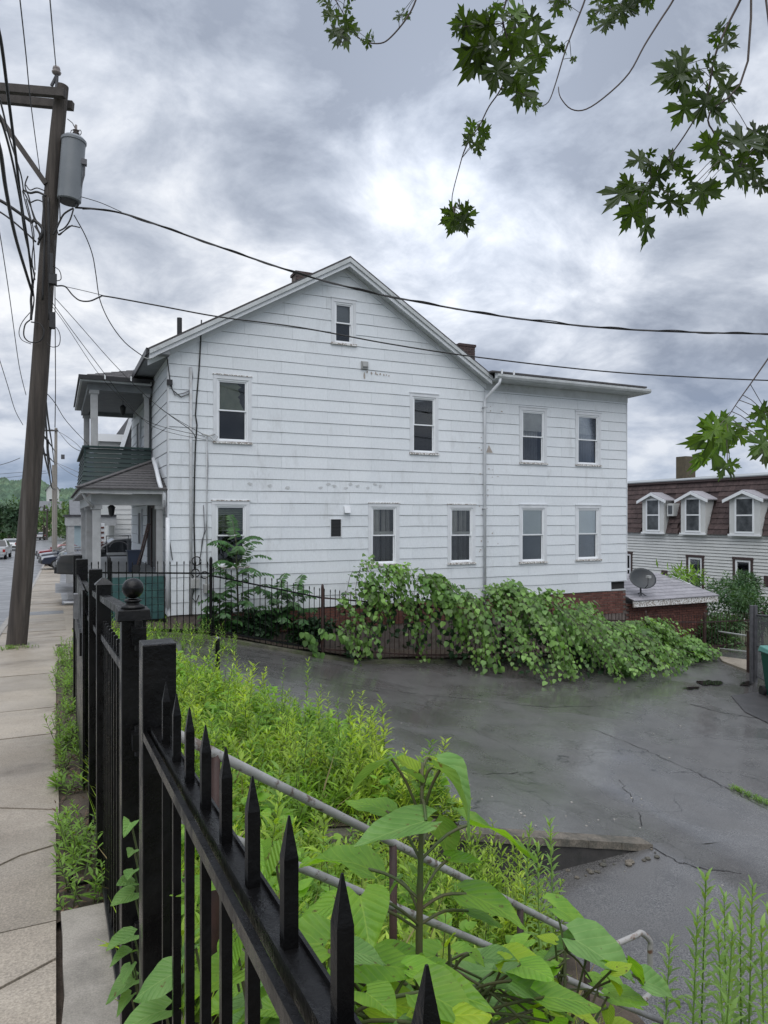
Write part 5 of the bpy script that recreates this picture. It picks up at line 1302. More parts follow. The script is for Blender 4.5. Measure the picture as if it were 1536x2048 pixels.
def slrail(y0,z0,y1,z1,w,h,name,root,x=FX): q = MB(); q.hexa([(x-w/2,y0,z0-h),(x+w/2,y0,z0-h),(x+w/2,y1,z1-h),(x-w/2,y1,z1-h),(x-w/2,y0,z0),(x+w/2,y0,z0),(x+w/2,y1,z1),(x-w/2,y1,z1)]); return q.build(name, M['iron'], root, bevel=.002)
slrail(yb+.04,zc-.01,y2-.036,z2-.05,.044,.03,'top_rail',gate); slrail(yb+.04,zc-.20,y2-.036,z2-.24,.034,.03,'second_rail',gate); slrail(yb+.04,zs(yb)+.10,y2-.036,zs(y2)+.10,.04,.03,'bottom_rail',gate)
PG = picket_mesh('picket', 1.24, .0165, .004, M['iron'])
for i in range(10): 
    y = yb + .14 + 1.22*i/9; put('picket', PG, T(FX, y, zs(y)+.09), gate)
for zz in (zc-.10,zc-.42,.35): q = MB(); q.box(FX-.01,FX+.03,yb-.10,yb-.04,zz,zz+.05); q.tube([(FX+.01,yb-.07,zz-.02),(FX+.01,yb-.07,zz+.07)],.012,8); q.build('hinge', M['iron'], gate)
q = MB(); q.box(FX-.16,FX-.03,y2-.03,y2-.012,zs(y2)+.03,zs(y2)+.045); q.lathe((FX-.15,y2-.02,zs(y2)+.02),[(.012,0),(.012,.05)],6); q.lathe((FX-.15,y2+.06,zs(y2)+.02),[(.012,0),(.012,.04)],6); q.build('drop_bolt', M['iron'], gate)
# further run of the same fence
f2 = thing('iron_fence', (FX,6,zs(6)), 'further black iron fence run with a lock plate, beyond the capped post', 'fence')
for i in range(30):
    y = 3.95 + .145*i; 
    if y < 8.2: put('picket', PG, T(FX+.01, y, zs(y)+.10), f2)
for (y,u,v,w,nm) in ((4.6,197,1138,.075,'post'),(7.0,172,1118,.10,'post'),(8.3,164,1110,.09,'post')):
    zt_ = onX(u,v,FX).z; zt_ = CAMZ - (v-HOR)/FPX*(y*cP+FX*sP); q = MB(); q.box(FX-w/2,FX+w/2,y-w/2,y+w/2,zs(y)-.05,zt_); q.build(nm, M['iron'], f2, bevel=.003)
slrail(3.84,z2-.06,8.25,zs(8.25)+1.42,.045,.032,'top_rail',f2); slrail(3.84,z2-.26,8.25,zs(8.25)+1.2,.036,.03,'second_rail',f2); slrail(3.84,zs(3.84)+.12,8.25,zs(8.25)+.12,.04,.03,'bottom_rail',f2)
q = MB(); q.box(FX-.06,FX-.03,5.6,7.0,zs(6.3)+.95,zs(6.3)+1.12); q.box(FX-.045,FX-.03,5.4,7.0,zs(6.3)+.0,zs(6.3)+1.45); q.build('lock_plate', M['iron'], f2)
lk = CAMZ - (1215-HOR)/FPX*(6.0*cP); q = MB(); q.box(FX-.09,FX-.06,5.95,6.05,lk-.09,lk+.10); q.tube([(FX-.09,6.0,lk+.03),(FX-.15,6.0,lk+.03),(FX-.16,6.05,lk+.03)],.014,8); q.build('lock_handle', M['steelcap'], f2)

# ------------------------------------------------------------------ handrail by the stairs
hr = thing('pipe_handrail', (1.6,2.8,-.6), 'chipped white pipe handrail descending among the weeds', 'handrail')
A = Vector((.35,2.40,.945)); B = Vector((2.86,3.20,-.84))
def rl(t, dz=0): return A + (B-A)*t + Vector((0,0,dz))
E1 = at(1222,1893,4.15); E2 = at(1283,1866,4.25); E3 = at(1300,1882,4.28); E4 = at(1301,1985,4.28); E5 = at(1282,2003,4.2)
q = MB(); q.tube([rl(t) for t in fr(0,.97,8)] + [E1+Vector((0,0,-.0))], .017, 12); q.build('top_rail', M['rail'], hr, smooth=True)
q = MB(); q.tube(smooth_pts([E1, E2-(E2-E1)*.2, E2, E3, E3+(E4-E3)*.2, E4-(E4-E3)*.15, E4, E5, at(1250,2012,4.05)],4), .017, 12); q.build('end_return', M['rustpipe'], hr, smooth=True)
q = MB(); q.tube([rl(t,-.27) for t in fr(0,.9,8)] + [at(1250,2012,4.05), at(1330,2045,4.4)], .017, 12); q.build('mid_rail', M['rail'], hr, smooth=True)
for t in (.06,.38,.72,.96): b = rl(t); q = MB(); q.tube([b, Vector((b.x,b.y,zl(b.x,b.y)-.1))], .017, 10); q.build('post', M['rust'], hr, smooth=True)
# steps, mostly overgrown
steps = thing('stair_flight', (1.6,3.2,-1), 'overgrown concrete steps descending beside the pipe handrail', 'stairs')
for k in range(10):
    x = .45 + .25*k; z = zs(3)-.02 - .165*k; q = MB(); q.box(x,x+.27,2.65,3.65,z-.5,z-.08 if k else z); q.build('step', M['oldconc'], steps)

# ------------------------------------------------------------------ driveway fence in front of the house
YF = 15.4
df = thing('driveway_fence', (3,YF,-1), 'rusty dark picket fence along the far side of the driveway below the house', 'fence')
RF = random.Random(31)
posts = [(1.0,.05+.0),(3.05,None),(5.61,None),(8.1,None),(10.6,None),(13.1,None),(15.6,None),(18.0,None),(20.6,None)]
def ftop(x): return lerp([(.3,.78),(3.04,.72),(3.06,.62),(5.61,.02),(8.1,-.30),(10.6,-.62),(13.1,-.92),(15.6,-1.15),(18.0,-1.32),(21,-1.4)], x)
def fbot(x): return za(x, YF) + .05
pk_a = MB(); hcap = 1.0
q = MB(); q.lathe((0,0,0),[(.009,0),(.009,.95),(.013,.96),(.013,.985),(.003,1.0)],6); PKD = {}
for matn in ('iron','rust'): PKD[matn] = q.mesh('picket', M[matn])
x = .42
while x < 20.6:
    t = ftop(x) + RF.uniform(-.01,.01); b = fbot(x) + .04; ln = t - b
    mt_ = 'iron' if x < 6 else 'rust'
    if not any(abs(x-p[0]) < .05 for p in posts):
        Mx = T(x, YF+RF.uniform(-.006,.006), b) @ Matrix.Rotation(RF.uniform(-.012,.012),4,'Y') @ Matrix.Diagonal((1,1,ln,1)); put('picket', PKD[mt_], Mx, df)
    x += .128 if x < 12 else .125
for i,(px_,_) in enumerate(posts):
    t = ftop(px_-.02) + (.03 if px_ < 18.2 else -.02); q = MB(); q.lathe((px_,YF,fbot(px_)-.2),[(.036,0),(.036,t-fbot(px_)+.2),(.028,t-fbot(px_)+.24),(.01,t-fbot(px_)+.265)],12); q.build('post', M['iron'] if px_ < 4 else M['rust'], df, smooth=False)
segs = [(.3,3.05),(3.06,5.61),(5.61,8.1),(8.1,10.6),(10.6,13.1),(13.1,15.6),(15.6,18.0),(18.0,20.6)]
for (a,b) in segs:
    for d_,nm in ((.22,'top_rail'),):
        q = MB(); q.bar((a+.01,YF,ftop(a+.001)-d_),(b-.02,YF,ftop(b-.001)-d_),.03,.034); q.build(nm, M['iron'] if a < 5 else M['rust'], df)
    q = MB(); q.bar((a+.01,YF,fbot(a)+.14),(b-.02,YF,fbot(b)+.14),.03,.034); q.build('bottom_rail', M['iron'] if a < 5 else M['rust'], df)
kb_ = MB()
for i in range(60):
    xa, xb = .5+20*i/60, .5+20*(i+1)/60; j = RF.uniform(-.02,.02)
    kb_.hexa([(xa,YF-.14+j,za(xa,YF)-.1),(xb,YF-.14+j,za(xb,YF)-.1),(xb,YF+.12,za(xb,YF)-.1),(xa,YF+.12,za(xa,YF)-.1),(xa,YF-.11+j,za(xa,YF)+.06),(xb,YF-.11+j,za(xb,YF)+.06),(xb,YF+.12,za(xb,YF)+.09),(xa,YF+.12,za(xa,YF)+.09)])
M['mosskerb'] = mat('mossy_kerb',(.10,.095,.07),(.06,.075,.03),.9,5,bump=.6,bscale=30,dirt=(.03,.03,.025),dscale=2,dlo=.45,dhi=.65)
tag(kb_.build('fence_kerb', M['mosskerb']), kind='structure')
bo = thing('bollard', (*onZ(435,1345,-.95).xy,-1), 'short black bollard post standing in the weeds at the driveway edge', 'bollard'); p = onZ(435,1345,-.95)
q = MB(); q.lathe((p.x,p.y,p.z-.2),[(.038,0),(.038,.74),(.03,.77)],14); q.build('post', M['iron'], bo); q = MB(); q.lathe((p.x,p.y,p.z+.57),[(.034,0),(.034,.015),(.01,.035)],14); q.build('cap', M['steelcap'], bo)

# ------------------------------------------------------------------ right side: rail gate, chain link, bin
rg = thing('rail_barrier', (17.4,14.2,-2.5), 'brown post with two horizontal rails closing the far corner of the driveway', 'barrier')
p0 = onZ(1500,1343,-2.47); q = MB(); q.box(p0.x-.06,p0.x+.06,p0.y-.06,p0.y+.06,-2.6,CAMZ-(1262-HOR)/FPX*(p0.x*sP+p0.y*cP)); q.build('post', M['rust'], rg)
Dp = p0.x*sP+p0.y*cP
for (va,vb) in ((1263,1272),(1297,1304)): q = MB(); q.tube([at(1437,va,22.0), at(1497,vb,Dp)], .025, 8); q.build('rail', M['meter'], rg)
pd = MB(); c4 = [onZ(1437,1312,-2.44), onZ(1496,1318,-2.44), onZ(1500,1342,-2.44), onZ(1445,1322,-2.44)]
pd.prism([(c.x,c.y,za(c.x,c.y)-.05) for c in c4],(0,0,.10)); tag(pd.build('concrete_pad', M['concrete']), kind='structure')
cl_ = thing('chain_link_gate', (16,12.3,-2.5), 'grey chain-link gate leaf at the right edge behind the green bin', 'gate')
p1 = onZ(1507,1363,-2.47); D1_ = p1.x*sP+p1.y*cP
for (u,w) in ((1503,.05),(1511,.05)): 
    a = at(u,1364,D1_); b = at(u,1211,D1_); q = MB(); q.tube([a,b],w,10); q.build('post', M['greypost'], cl_)
g0 = at(1513,1230,D1_); g1 = at(1600,1236,D1_-2.5); b0_ = at(1513,1352,D1_); b1_ = at(1600,1395,D1_-2.5)
for (a,b) in ((g0,g1),(b0_,b1_),((g0+b0_)/2,(g1+b1_)/2)): q = MB(); q.tube([a,b],.022,8); q.build('rail', M['greypost'], cl_)
q = MB(); 
for i in range(-26,44):
    for sg in (1,-1):
        pts = []
        for k in (0,1):
            t = (i/44 + (k*.6)) if sg == 1 else (i/44 + .6 - k*.6)
            t0 = min(max(t,0),1); kk = k if t == t0 else k
            pts.append((t, k))
        (ta,ka),(tb,kb2) = pts
        if max(ta,tb) <= 0 or min(ta,tb) >= 1: continue
        def cl2(t,k,t2,k2):
            if t < 0: f = (0-t)/(t2-t); return 0, k+(k2-k)*f
            if t > 1: f = (1-t)/(t2-t); return 1, k+(k2-k)*f
            return t, k
        a_ = cl2(ta,ka,tb,kb2); c2 = cl2(tb,kb2,ta,ka)
        P = lambda t,k: (b0_*(1-k)+g0*k)*(1-t) + (b1_*(1-k)+g1*k)*t
        q.tube([P(*a_), P(*c2)], .004, 4, False)
tag(q.build('wire_mesh', M['chain'], cl_), kind='stuff')
bn = thing('wheeled_bin', (*onZ(1560,1396,-2.45).xy,-2.45), 'dark green wheeled rubbish bin at the right edge of the driveway', 'bin')
bc = onZ(1566,1398,-2.45); zb = za(bc.x,bc.y)
def loc(dx,dy,dz): return bc.xy.to_3d() + RIGHT*dx + FWD*dy + Vector((0,0,zb+dz))
q = MB(); q.hexa([loc(-.25,-.26,.03),loc(.25,-.26,.03),loc(.25,.26,.03),loc(-.25,.26,.03),loc(-.33,-.36,1.02),loc(.33,-.36,1.02),loc(.33,.36,1.02),loc(-.33,.36,1.02)]); q.build('body', M['bin'], bn, bevel=.03)
q = MB(); q.hexa([loc(-.37,-.40,1.025),loc(.37,-.40,1.025),loc(.37,.40,1.025),loc(-.37,.40,1.025),loc(-.34,-.36,1.10),loc(.34,-.36,1.10),loc(.34,.36,1.16),loc(-.34,.36,1.16)]); q.build('lid', M['binlid'], bn, bevel=.02)
q = MB(); q.tube([loc(-.3,.43,1.0),loc(.3,.43,1.0)],.018,8); q.build('handle', M['bin'], bn)
for dx in (-.3,.3): q = MB(); q.tube([loc(dx-.03,.3,.12),loc(dx+.03,.3,.12)],.12,16); q.build('wheel', M['dark'], bn)

# ------------------------------------------------------------------ cars
M['tyre'] = mat('tyre',(.012,.012,.012),rough=.8); M['hub'] = mat('alloy',(.35,.36,.37),rough=.35,metal=.8); M['carglass'] = mat('car_glass',(.015,.017,.02),rough=.06,spec=.8)
M['lampred'] = mat('tail_red',(.30,.015,.012),rough=.25); M['lampw'] = mat('head_lamp',(.55,.56,.58),rough=.15); M['blackt'] = mat('black_trim',(.015,.015,.016),rough=.5)
def paint(name, c): return mat(name, c, rough=.28, coat=.6)
PROF = {'suv': ([(-2.3,.35),(-2.32,.75),(-2.22,1.0),(-1.25,1.12),(-.55,1.62),(.2,1.72),(1.6,1.68),(2.15,1.22),(2.28,1.0),(2.3,.5),(2.2,.32)], 0.93,[(-1.12,1.14),(-.52,1.57),(.15,1.65),(1.55,1.61),(1.95,1.2)]),
        'sedan': ([(-2.25,.32),(-2.3,.62),(-2.15,.82),(-1.05,.95),(-.35,1.38),(.7,1.42),(1.5,1.02),(2.15,.96),(2.25,.6),(2.2,.32)], .88,[(-.95,.97),(-.33,1.33),(.66,1.37),(1.35,1.02)]),
        'pickup': ([(-2.8,.42),(-2.82,.85),(-2.7,1.08),(-1.55,1.18),(-.95,1.78),(.35,1.82),(.62,1.22),(2.75,1.2),(2.8,.8),(2.75,.45)], .96,[(-1.4,1.2),(-.92,1.73),(.30,1.76),(.5,1.24)])}
def car(kind, x, y, z, yaw, pm, label, group='cars parked along the street', pitch=0):
    r = thing(kind if kind != 'sedan' else 'car', (x,y,z), label, 'car' if kind != 'pickup' else 'pickup truck', group)
    Mw = Matrix.Translation((x,y,z)) @ Matrix.Rotation(yaw,4,'Z') @ Matrix.Rotation(pitch,4,'Y')
    prof, hw, gl = PROF[kind]
    def prt(name, mbx, material, bevel=0, parent=r, sm=False):
        o = put(name, mbx.mesh(name, material, sm), Mw, parent)
        if bevel: b = o.modifiers.new('b','BEVEL'); b.width = bevel; b.segments = 3; b.limit_method = 'ANGLE'
        return o
    belt = gl[0][1]-.02
    def wid(zz): return hw if zz <= belt else hw - (zz-belt)*.33
    q = MB(); n = len(prof)
    q.add([(px_,-wid(pz),pz) for px_,pz in prof] + [(px_,wid(pz),pz) for px_,pz in prof], [tuple(range(n))[::-1],tuple(range(n,2*n))] + [(i,(i+1)%n,n+(i+1)%n,n+i) for i in range(n)])
    body = prt('body', q, pm, .05)
    for sg in (-1,1):
        q = MB(); m_ = len(gl); q.prism([(px_, sg*(wid(pz)+.006), pz+ (.03 if pz < belt+.1 else -.02)) for px_,pz in gl], (0,sg*.012,0)); w = prt('side_window', q, M['carglass'])
        q = MB(); xm_ = (gl[1][0]+gl[-2][0])/2; q.prism([(xm_-.05,sg*(wid(belt)+.02),belt+.02),(xm_+.05,sg*(wid(belt)+.02),belt+.02),(xm_+.05,sg*(wid(gl[1][1])+.02),gl[1][1]),(xm_-.05,sg*(wid(gl[1][1])+.02),gl[1][1])],(0,sg*.012,0)); prt('pillar', q, pm)
    i0 = 3; (xa,za_),(xb,zb2) = prof[3], prof[4]; q = MB()
    def quad(xa,za_,xb,zb2,off): return [(xa+off,-wid(za_)*.86,za_+.03),(xa+off,wid(za_)*.86,za_+.03),(xb+off,wid(zb2)*.86,zb2-.04),(xb+off,-wid(zb2)*.86,zb2-.04)]
    q.prism(quad(xa+.05,za_,xb+.02,zb2,-.03),(-.012,0,.012)); prt('windscreen', q, M['carglass'])
    k = 6 if kind == 'suv' else 5
    (xa,za_),(xb,zb2) = prof[k+1], prof[k]; q = MB(); q.prism(quad(xa,za_,xb,zb2,.03),(.012,0,.012)); prt('rear_window', q, M['carglass'])
    xr_ = prof[-2][0]; xf = prof[1][0]
    for sg in (-1,1):
        q = MB(); q.box(xr_-.06,xr_+.012,sg*hw*.98-.11-(.11 if sg>0 else -.11),sg*hw*.98+.11-(.11 if sg>0 else -.11),.72,.98); prt('tail_lamp', q, M['lampred'])
        q = MB(); q.box(xf-.012,xf+.10,sg*hw*.78-.16,sg*hw*.78+.16,.66,.80); prt('headlamp', q, M['lampw'])
        q = MB(); q.box(-1.05,-.85,sg*(hw+.10)-.1,sg*(hw+.10)+.1,belt+.02,belt+.16); prt('mirror', q, pm, .02)
    q = MB(); q.box(xr_-.04,xr_+.05,-hw*.95,hw*.95,.38,.56); prt('rear_bumper', q, M['blackt'] if kind != 'pickup' else M['hub'], .02)
    q = MB(); q.box(xf-.05,xf+.05,-hw*.95,hw*.95,.36,.58); prt('front_bumper', q, M['blackt'], .02)
    q = MB(); q.box(xf-.02,xf+.03,-hw*.5,hw*.5,.62,.82); prt('grille', q, M['blackt'])
    q = MB(); q.box(xr_+.012,xr_+.022,-.26,.26,.66,.80); prt('number_plate', q, M['vinyl'])
    wb = 1.4 if kind != 'pickup' else 1.8; rw = .36 if kind != 'sedan' else .32
    for sx in (-1,1):
        for sg in (-1,1):
            q = MB(); q.lathe((sx*wb,sg*(hw-.10),rw),[(rw*.92,-.12),(rw,-.09),(rw,.09),(rw*.92,.12)],20,'y'); wl = prt('wheel', q, M['tyre'])
            q = MB(); q.lathe((sx*wb,sg*(hw+.022),rw),[(rw*.62,-.01),(rw*.6,.008),(rw*.15,.012)],14,'y'); prt('rim', q, M['hub'], parent=wl)
    if kind == 'suv':
        for sg in (-1,1): q = MB(); q.tube([(-.3,sg*.66,1.74),(.2,sg*.66,1.78),(1.4,sg*.66,1.75)],.02,6); prt('roof_rail', q, M['hub'])
    return r
p = at(175,1036,25.2)
pad = sheet('parking_pad', fr(-.0,9,6), fr(25.6,29.5,4), lambda x, y: -.82 - .06*x, M['road']); tag(pad, kind='structure')
car('suv', 2.3, 27.0, -.74, 0, paint('silver_dark',(.045,.047,.05)), 'grey sport utility vehicle parked across the walk behind the porch', pitch=math.radians(4))
car('pickup', *at(-4,1036,70).xy, zs(78)-.14, math.radians(-93), paint('silver',(.42,.43,.44)), 'silver pickup truck seen from behind at the left edge of the street')
car('sedan', *at(22,1036,88).xy, zs(95)-.14, math.radians(-92), paint('white',(.62,.63,.64)), 'white car parked just beyond the silver pickup')
car('sedan', *at(75,1036,128).xy, zs(140)-.14, math.radians(-75), paint('pale_silver',(.5,.51,.53)), 'pale car crossing at the far end of the street')
car('sedan', *at(128,1036,66).xy, -2.2, math.radians(8), paint('red',(.22,.02,.025)), 'red car parked in the lot beyond the second pole')
car('sedan', *at(137,1036,60).xy, -2.15, math.radians(8), paint('slate',(.10,.11,.13)), 'slate grey car parked between the red and blue cars')
car('sedan', *at(147,1036,54).xy, -2.1, math.radians(8), paint('blue',(.014,.02,.04)), 'dark blue car nearest the porch in the side lot')

# ------------------------------------------------------------------ vegetation helpers
def frame(pos, tip, nrm, size):
    y = Vector(tip).normalized(); z = Vector(nrm); z = z - y*z.dot(y)
    if z.length < 1e-3: z = y.orthogonal()
    z.normalize(); x = y.cross(z)
    Mx = Matrix((( x.x*size,y.x*size,z.x*size,pos[0]),(x.y*size,y.y*size,z.y*size,pos[1]),(x.z*size,y.z*size,z.z*size,pos[2]),(0,0,0,1)))
    return Mx
def merge(name, tv, tf, mats, material, parent=None, smooth=True):
    """one mesh of many transformed copies of a small template"""
    tv = np.array(tv, dtype=np.float64); n = len(tv); k = len(mats)
    if k == 0: return None
    A = np.array([[list(r) for r in m_] for m_ in mats])
    V = np.einsum('kij,nj->kni', A[:,:3,:3], tv) + A[:,None,:3,3]
    V = V.reshape(-1,3); fl = len(tf[0]); Fi = np.array(tf); F = (Fi[None] + (np.arange(k)*n)[:,None,None]).reshape(-1, fl)
    me = bpy.data.meshes.new(name); me.vertices.add(len(V)); me.vertices.foreach_set('co', V.ravel())
    me.loops.add(F.size); me.loops.foreach_set('vertex_index', F.ravel().astype(np.int32))
    me.polygons.add(len(F)); me.polygons.foreach_set('loop_start', np.arange(0, F.size, fl, dtype=np.int32))
    if smooth: me.polygons.foreach_set('use_smooth', np.ones(len(F), dtype=bool))
    me.update(); me.validate(); me.materials.append(material)
    o = bpy.data.objects.new(name, me); link(o, parent); return o
def tmesh(name, tv, tf, material, smooth=True):
    me = bpy.data.meshes.new(name); me.from_pydata(tv, [], tf); me.materials.append(material)
    if smooth: me.polygons.foreach_set('use_smooth', [True]*len(me.polygons))
    me.update(); return me
# low-poly heart leaf (vine): base at origin, tip at +y
VL_V = [(0,0,0),(.34,.06,.06),(.44,.34,.05),(.30,.66,.0),(0,1,-.10),(-.30,.66,.0),(-.44,.34,.05),(-.34,.06,.06),(0,.35,-.03),(0,.68,-.05)]
VL_F = [(0,1,8),(1,2,8),(2,3,9),(2,9,8),(3,4,9),(4,5,9),(5,6,9),(6,8,9),(6,7,8),(7,0,8)]
# narrow leaf
NL_V = [(0,0,0),(.09,.4,.02),(0,1,-.12),(-.09,.4,.02)]; NL_F = [(0,1,3),(1,2,3)]
RV = random.Random(101)
def rvec(s=1): return Vector((RV.gauss(0,s),RV.gauss(0,s),RV.gauss(0,s)))

# ------------------------------------------------------------------ vines over the driveway fence
TOPV = [(5.2,-1.2),(5.7,-.9),(6.15,.0),(6.6,.45),(7.2,.35),(8.1,.12),(8.8,-.1),(9.4,-.42),(10.1,-.38),(10.6,-.18),(11.2,-.52),(12,-.85),(13,-1.12),(14,-1.5),(16,-2.02),(17.4,-2.28),(18.2,-2.38)]
OUTV = [(5.2,.2),(6.5,.45),(8.2,.75),(9.0,1.5),(9.8,2.4),(11,3.0),(12.5,2.7),(14,2.0),(16,1.2),(17.5,.7),(18.2,.4)]
clumps = [('leafy vine draped over the left of the fence with a dark hollow below',5.9,9.0,300),('tall vine clump beside the downspout, arching to the asphalt',9.0,11.2,330),('broad vine mound spilling furthest onto the driveway',11.2,14.0,330),('low vine tail trailing along the fence towards the barrier',14.0,17.2,260)]
leafme = tmesh('leaf', VL_V, VL_F, M['vine'])
for label, xa, xb, na in clumps:
    vn = thing('vine', ((xa+xb)/2, YF-.2, za((xa+xb)/2, YF)), label, 'vine', 'vines on the driveway fence')
    stems = MB(); LV = []; inner = []
    nsp = int((xb-xa)*8); sprays = []
    for k in range(nsp):
        x0 = xa + (xb-xa)*(k+RV.uniform(.1,.9))/nsp; sprays.append((x0, lerp(TOPV,x0)+RV.choice([.12,.0,-.1,-.3,-.55,-.8])+RV.uniform(-.08,.08), lerp(OUTV,x0)*RV.choice([.3,.5,.75,.95,1.05]), RV.uniform(-.05,.9)))
    for (sx,stop,sout,sdx) in sprays:
      sn = Vector((0,-.42,.9)) + rvec(.22)
      ssz = RV.uniform(.7,1.25)
      if RV.random() < .22: stop += RV.uniform(.1,.28)
      for i in range(RV.randint(3,6)):
        x0 = sx + RV.gauss(0,.10); top = stop + RV.gauss(0,.06); out = max(.1, sout*RV.uniform(.75,1.1))
        dx = (sdx+RV.gauss(0,.18))*(.35+out*.35); x1 = x0 + dx; y1 = YF - .1 - out; gnd = gz(x1, y1)
        if x0 < 8.7: zend = top - RV.uniform(.2,.75) if RV.random() < .88 else max(gnd+.1, top-1.5)
        else: zend = gnd + (RV.uniform(.05,.45) if out > .55*lerp(OUTV,x0) else RV.uniform(.5,1.0))
        zend = max(zend, gnd+.04)
        top = max(top, zend+.1)
        P0 = Vector((x0, YF-.02, max(gz(x0,YF)+.1, top-.5))); P1 = Vector((x0+dx*.25, YF-.05-out*.25, top+.1)); P2 = Vector((x0+dx*.7, YF-.1-out*.75, (top*.6+zend*.4))); P3 = Vector((x1, y1, zend))
        pts = smooth_pts([P0,P1,P2,P3], 6)
        if i % 2 == 0: stems.tube(pts[::2], .006, 4, False)
        nl = int(17 + out*7)
        for j in range(nl):
            t = (.12+.88*(j+.5)/nl)*(len(pts)-1); a = int(t); p = pts[a].lerp(pts[min(a+1,len(pts)-1)], t-a); d = (pts[min(a+1,len(pts)-1)]-pts[a]).normalized()
            sd = d.cross(Vector((0,0,1))).normalized()*(1 if j % 2 else -1)
            tip = (d*.6 + sd*.7 + Vector((0,0,-.5)) + rvec(.25)); nrm = sn + rvec(.2)
            s_ = RV.uniform(.085,.155)*ssz; p2 = p + sd*.06 + rvec(.03)
            LV.append((frame(p2, tip, nrm, s_), s_, p2))
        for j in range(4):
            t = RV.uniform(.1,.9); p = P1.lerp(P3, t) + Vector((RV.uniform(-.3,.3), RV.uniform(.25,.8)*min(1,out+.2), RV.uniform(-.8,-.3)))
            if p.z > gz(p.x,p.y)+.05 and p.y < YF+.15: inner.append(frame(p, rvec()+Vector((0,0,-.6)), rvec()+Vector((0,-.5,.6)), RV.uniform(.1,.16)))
    # loose hanging sprays near ground at the left end
    if xa < 6.5:
        for (u,v) in ((610,1262),(625,1275),(632,1300),(640,1312),(660,1270),(690,1275),(700,1290),(720,1285),(735,1300),(625,1290),(615,1275),(735,1285),(650,1262),(685,1265)):
            for k in range(5):
                p = onY(u+RV.uniform(-7,7), v+RV.uniform(-7,7), YF-.12-RV.uniform(0,.15)); LV.append((frame(p, Vector((RV.uniform(-.6,.6),-.2,-.8)), Vector((0,-.7,.6))+rvec(.2), .15), .2, p))
    if xa == 9.0:   # upright crown of large leaves
        for k in range(46):
            p = onY(1018+RV.uniform(-32,34), 1192+RV.uniform(-14,24), YF-RV.uniform(-.1,.5)); LV.append((frame(p, Vector((RV.uniform(-1,1),-.3,-.6)), Vector((0,-.6,.8))+rvec(.25), RV.uniform(.17,.24)), .24, p))
    LV.sort(key=lambda q: -q[1]*(30-q[2].length))
    for (Mx,s_,p) in LV[:140]: put('leaf', leafme, Mx, vn)
    tag(merge('foliage', VL_V, VL_F, [q[0] for q in LV[140:]], M['vine'], vn), kind='stuff')
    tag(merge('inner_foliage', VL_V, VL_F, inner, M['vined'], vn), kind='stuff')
    stems.build('stems', M['twig'], vn)['kind'] = 'stuff'

# ------------------------------------------------------------------ ailanthus and shrubs against the wall
def frond(pos, d, length, droop, nleaf, lsize, LV, stems):
    d = Vector(d).normalized(); pts = []; p = Vector(pos); n = 9
    for i in range(n+1):
        pts.append(p.copy()); d = (d + Vector((0,0,-droop*(i+1)/n*.22))).normalized(); p = p + d*length/n
    stems.tube(pts, [.008*(1-.7*i/n) for i in range(n+1)], 4, False)
    for j in range(nleaf):
        t = (.18+.82*j/(nleaf-1))*n; a = min(int(t),n-1); q = pts[a].lerp(pts[a+1], t-a); dd = (pts[a+1]-pts[a]).normalized(); sd = dd.cross(UP).normalized()
        for sg in (-1,1):
            LV.append(frame(q, sd*sg + dd*.35 + Vector((0,0,-.45)) + rvec(.1), UP*.6 + Vector((0,-.8,0)) + rvec(.2), lsize*(1-.35*j/nleaf)*RV.uniform(.85,1.15)))
AL_V = [(0,0,0),(.15,.2,.01),(.13,.6,0),(0,1,-.08),(-.13,.6,0),(-.15,.2,.01)]; AL_F = [(0,1,5),(1,2,4),(1,4,5),(2,3,4)]
def ailanthus(u, vb, vt, Y, nf, fl, label, lean=0):
    b = onY(u, vb, Y); t = onY(u+lean, vt, Y); r = thing('ailanthus', b, label, 'sapling', 'saplings against the house wall'); st = MB(); LV = []
    st.tube([b,(b+t)/2+rvec(.02),t],[.028,.02,.008],7)
    for i in range(nf):
        k = .18 + .82*i/(nf-1); p = b.lerp(t, k); a = i*2.4; dr_ = Vector((math.cos(a), -.35+.6*math.sin(a), .55+.3*k))
        frond(p, dr_, fl*(1.15-.35*k)*RV.uniform(.85,1.1), 1.0, 12, .21, LV, st)
    st.build('trunk', M['stem'], r); tag(merge('foliage', AL_V, AL_F, LV, M['ailan'], r), kind='stuff')
ailanthus(478,1262,1082,15.95,20,.85,'tree-of-heaven sapling with feathery leaves in front of the lower left window',-6)
ailanthus(555,1275,1180,15.95,12,.6,'smaller feathery sapling behind the fence right of the tall one'); ailanthus(590,1280,1185,16.0,12,.62,'dark feathery shrub by the foundation left of the vines'); ailanthus(440,1262,1190,15.8,9,.45,'low feathery shoot at the foot of the meter boxes')
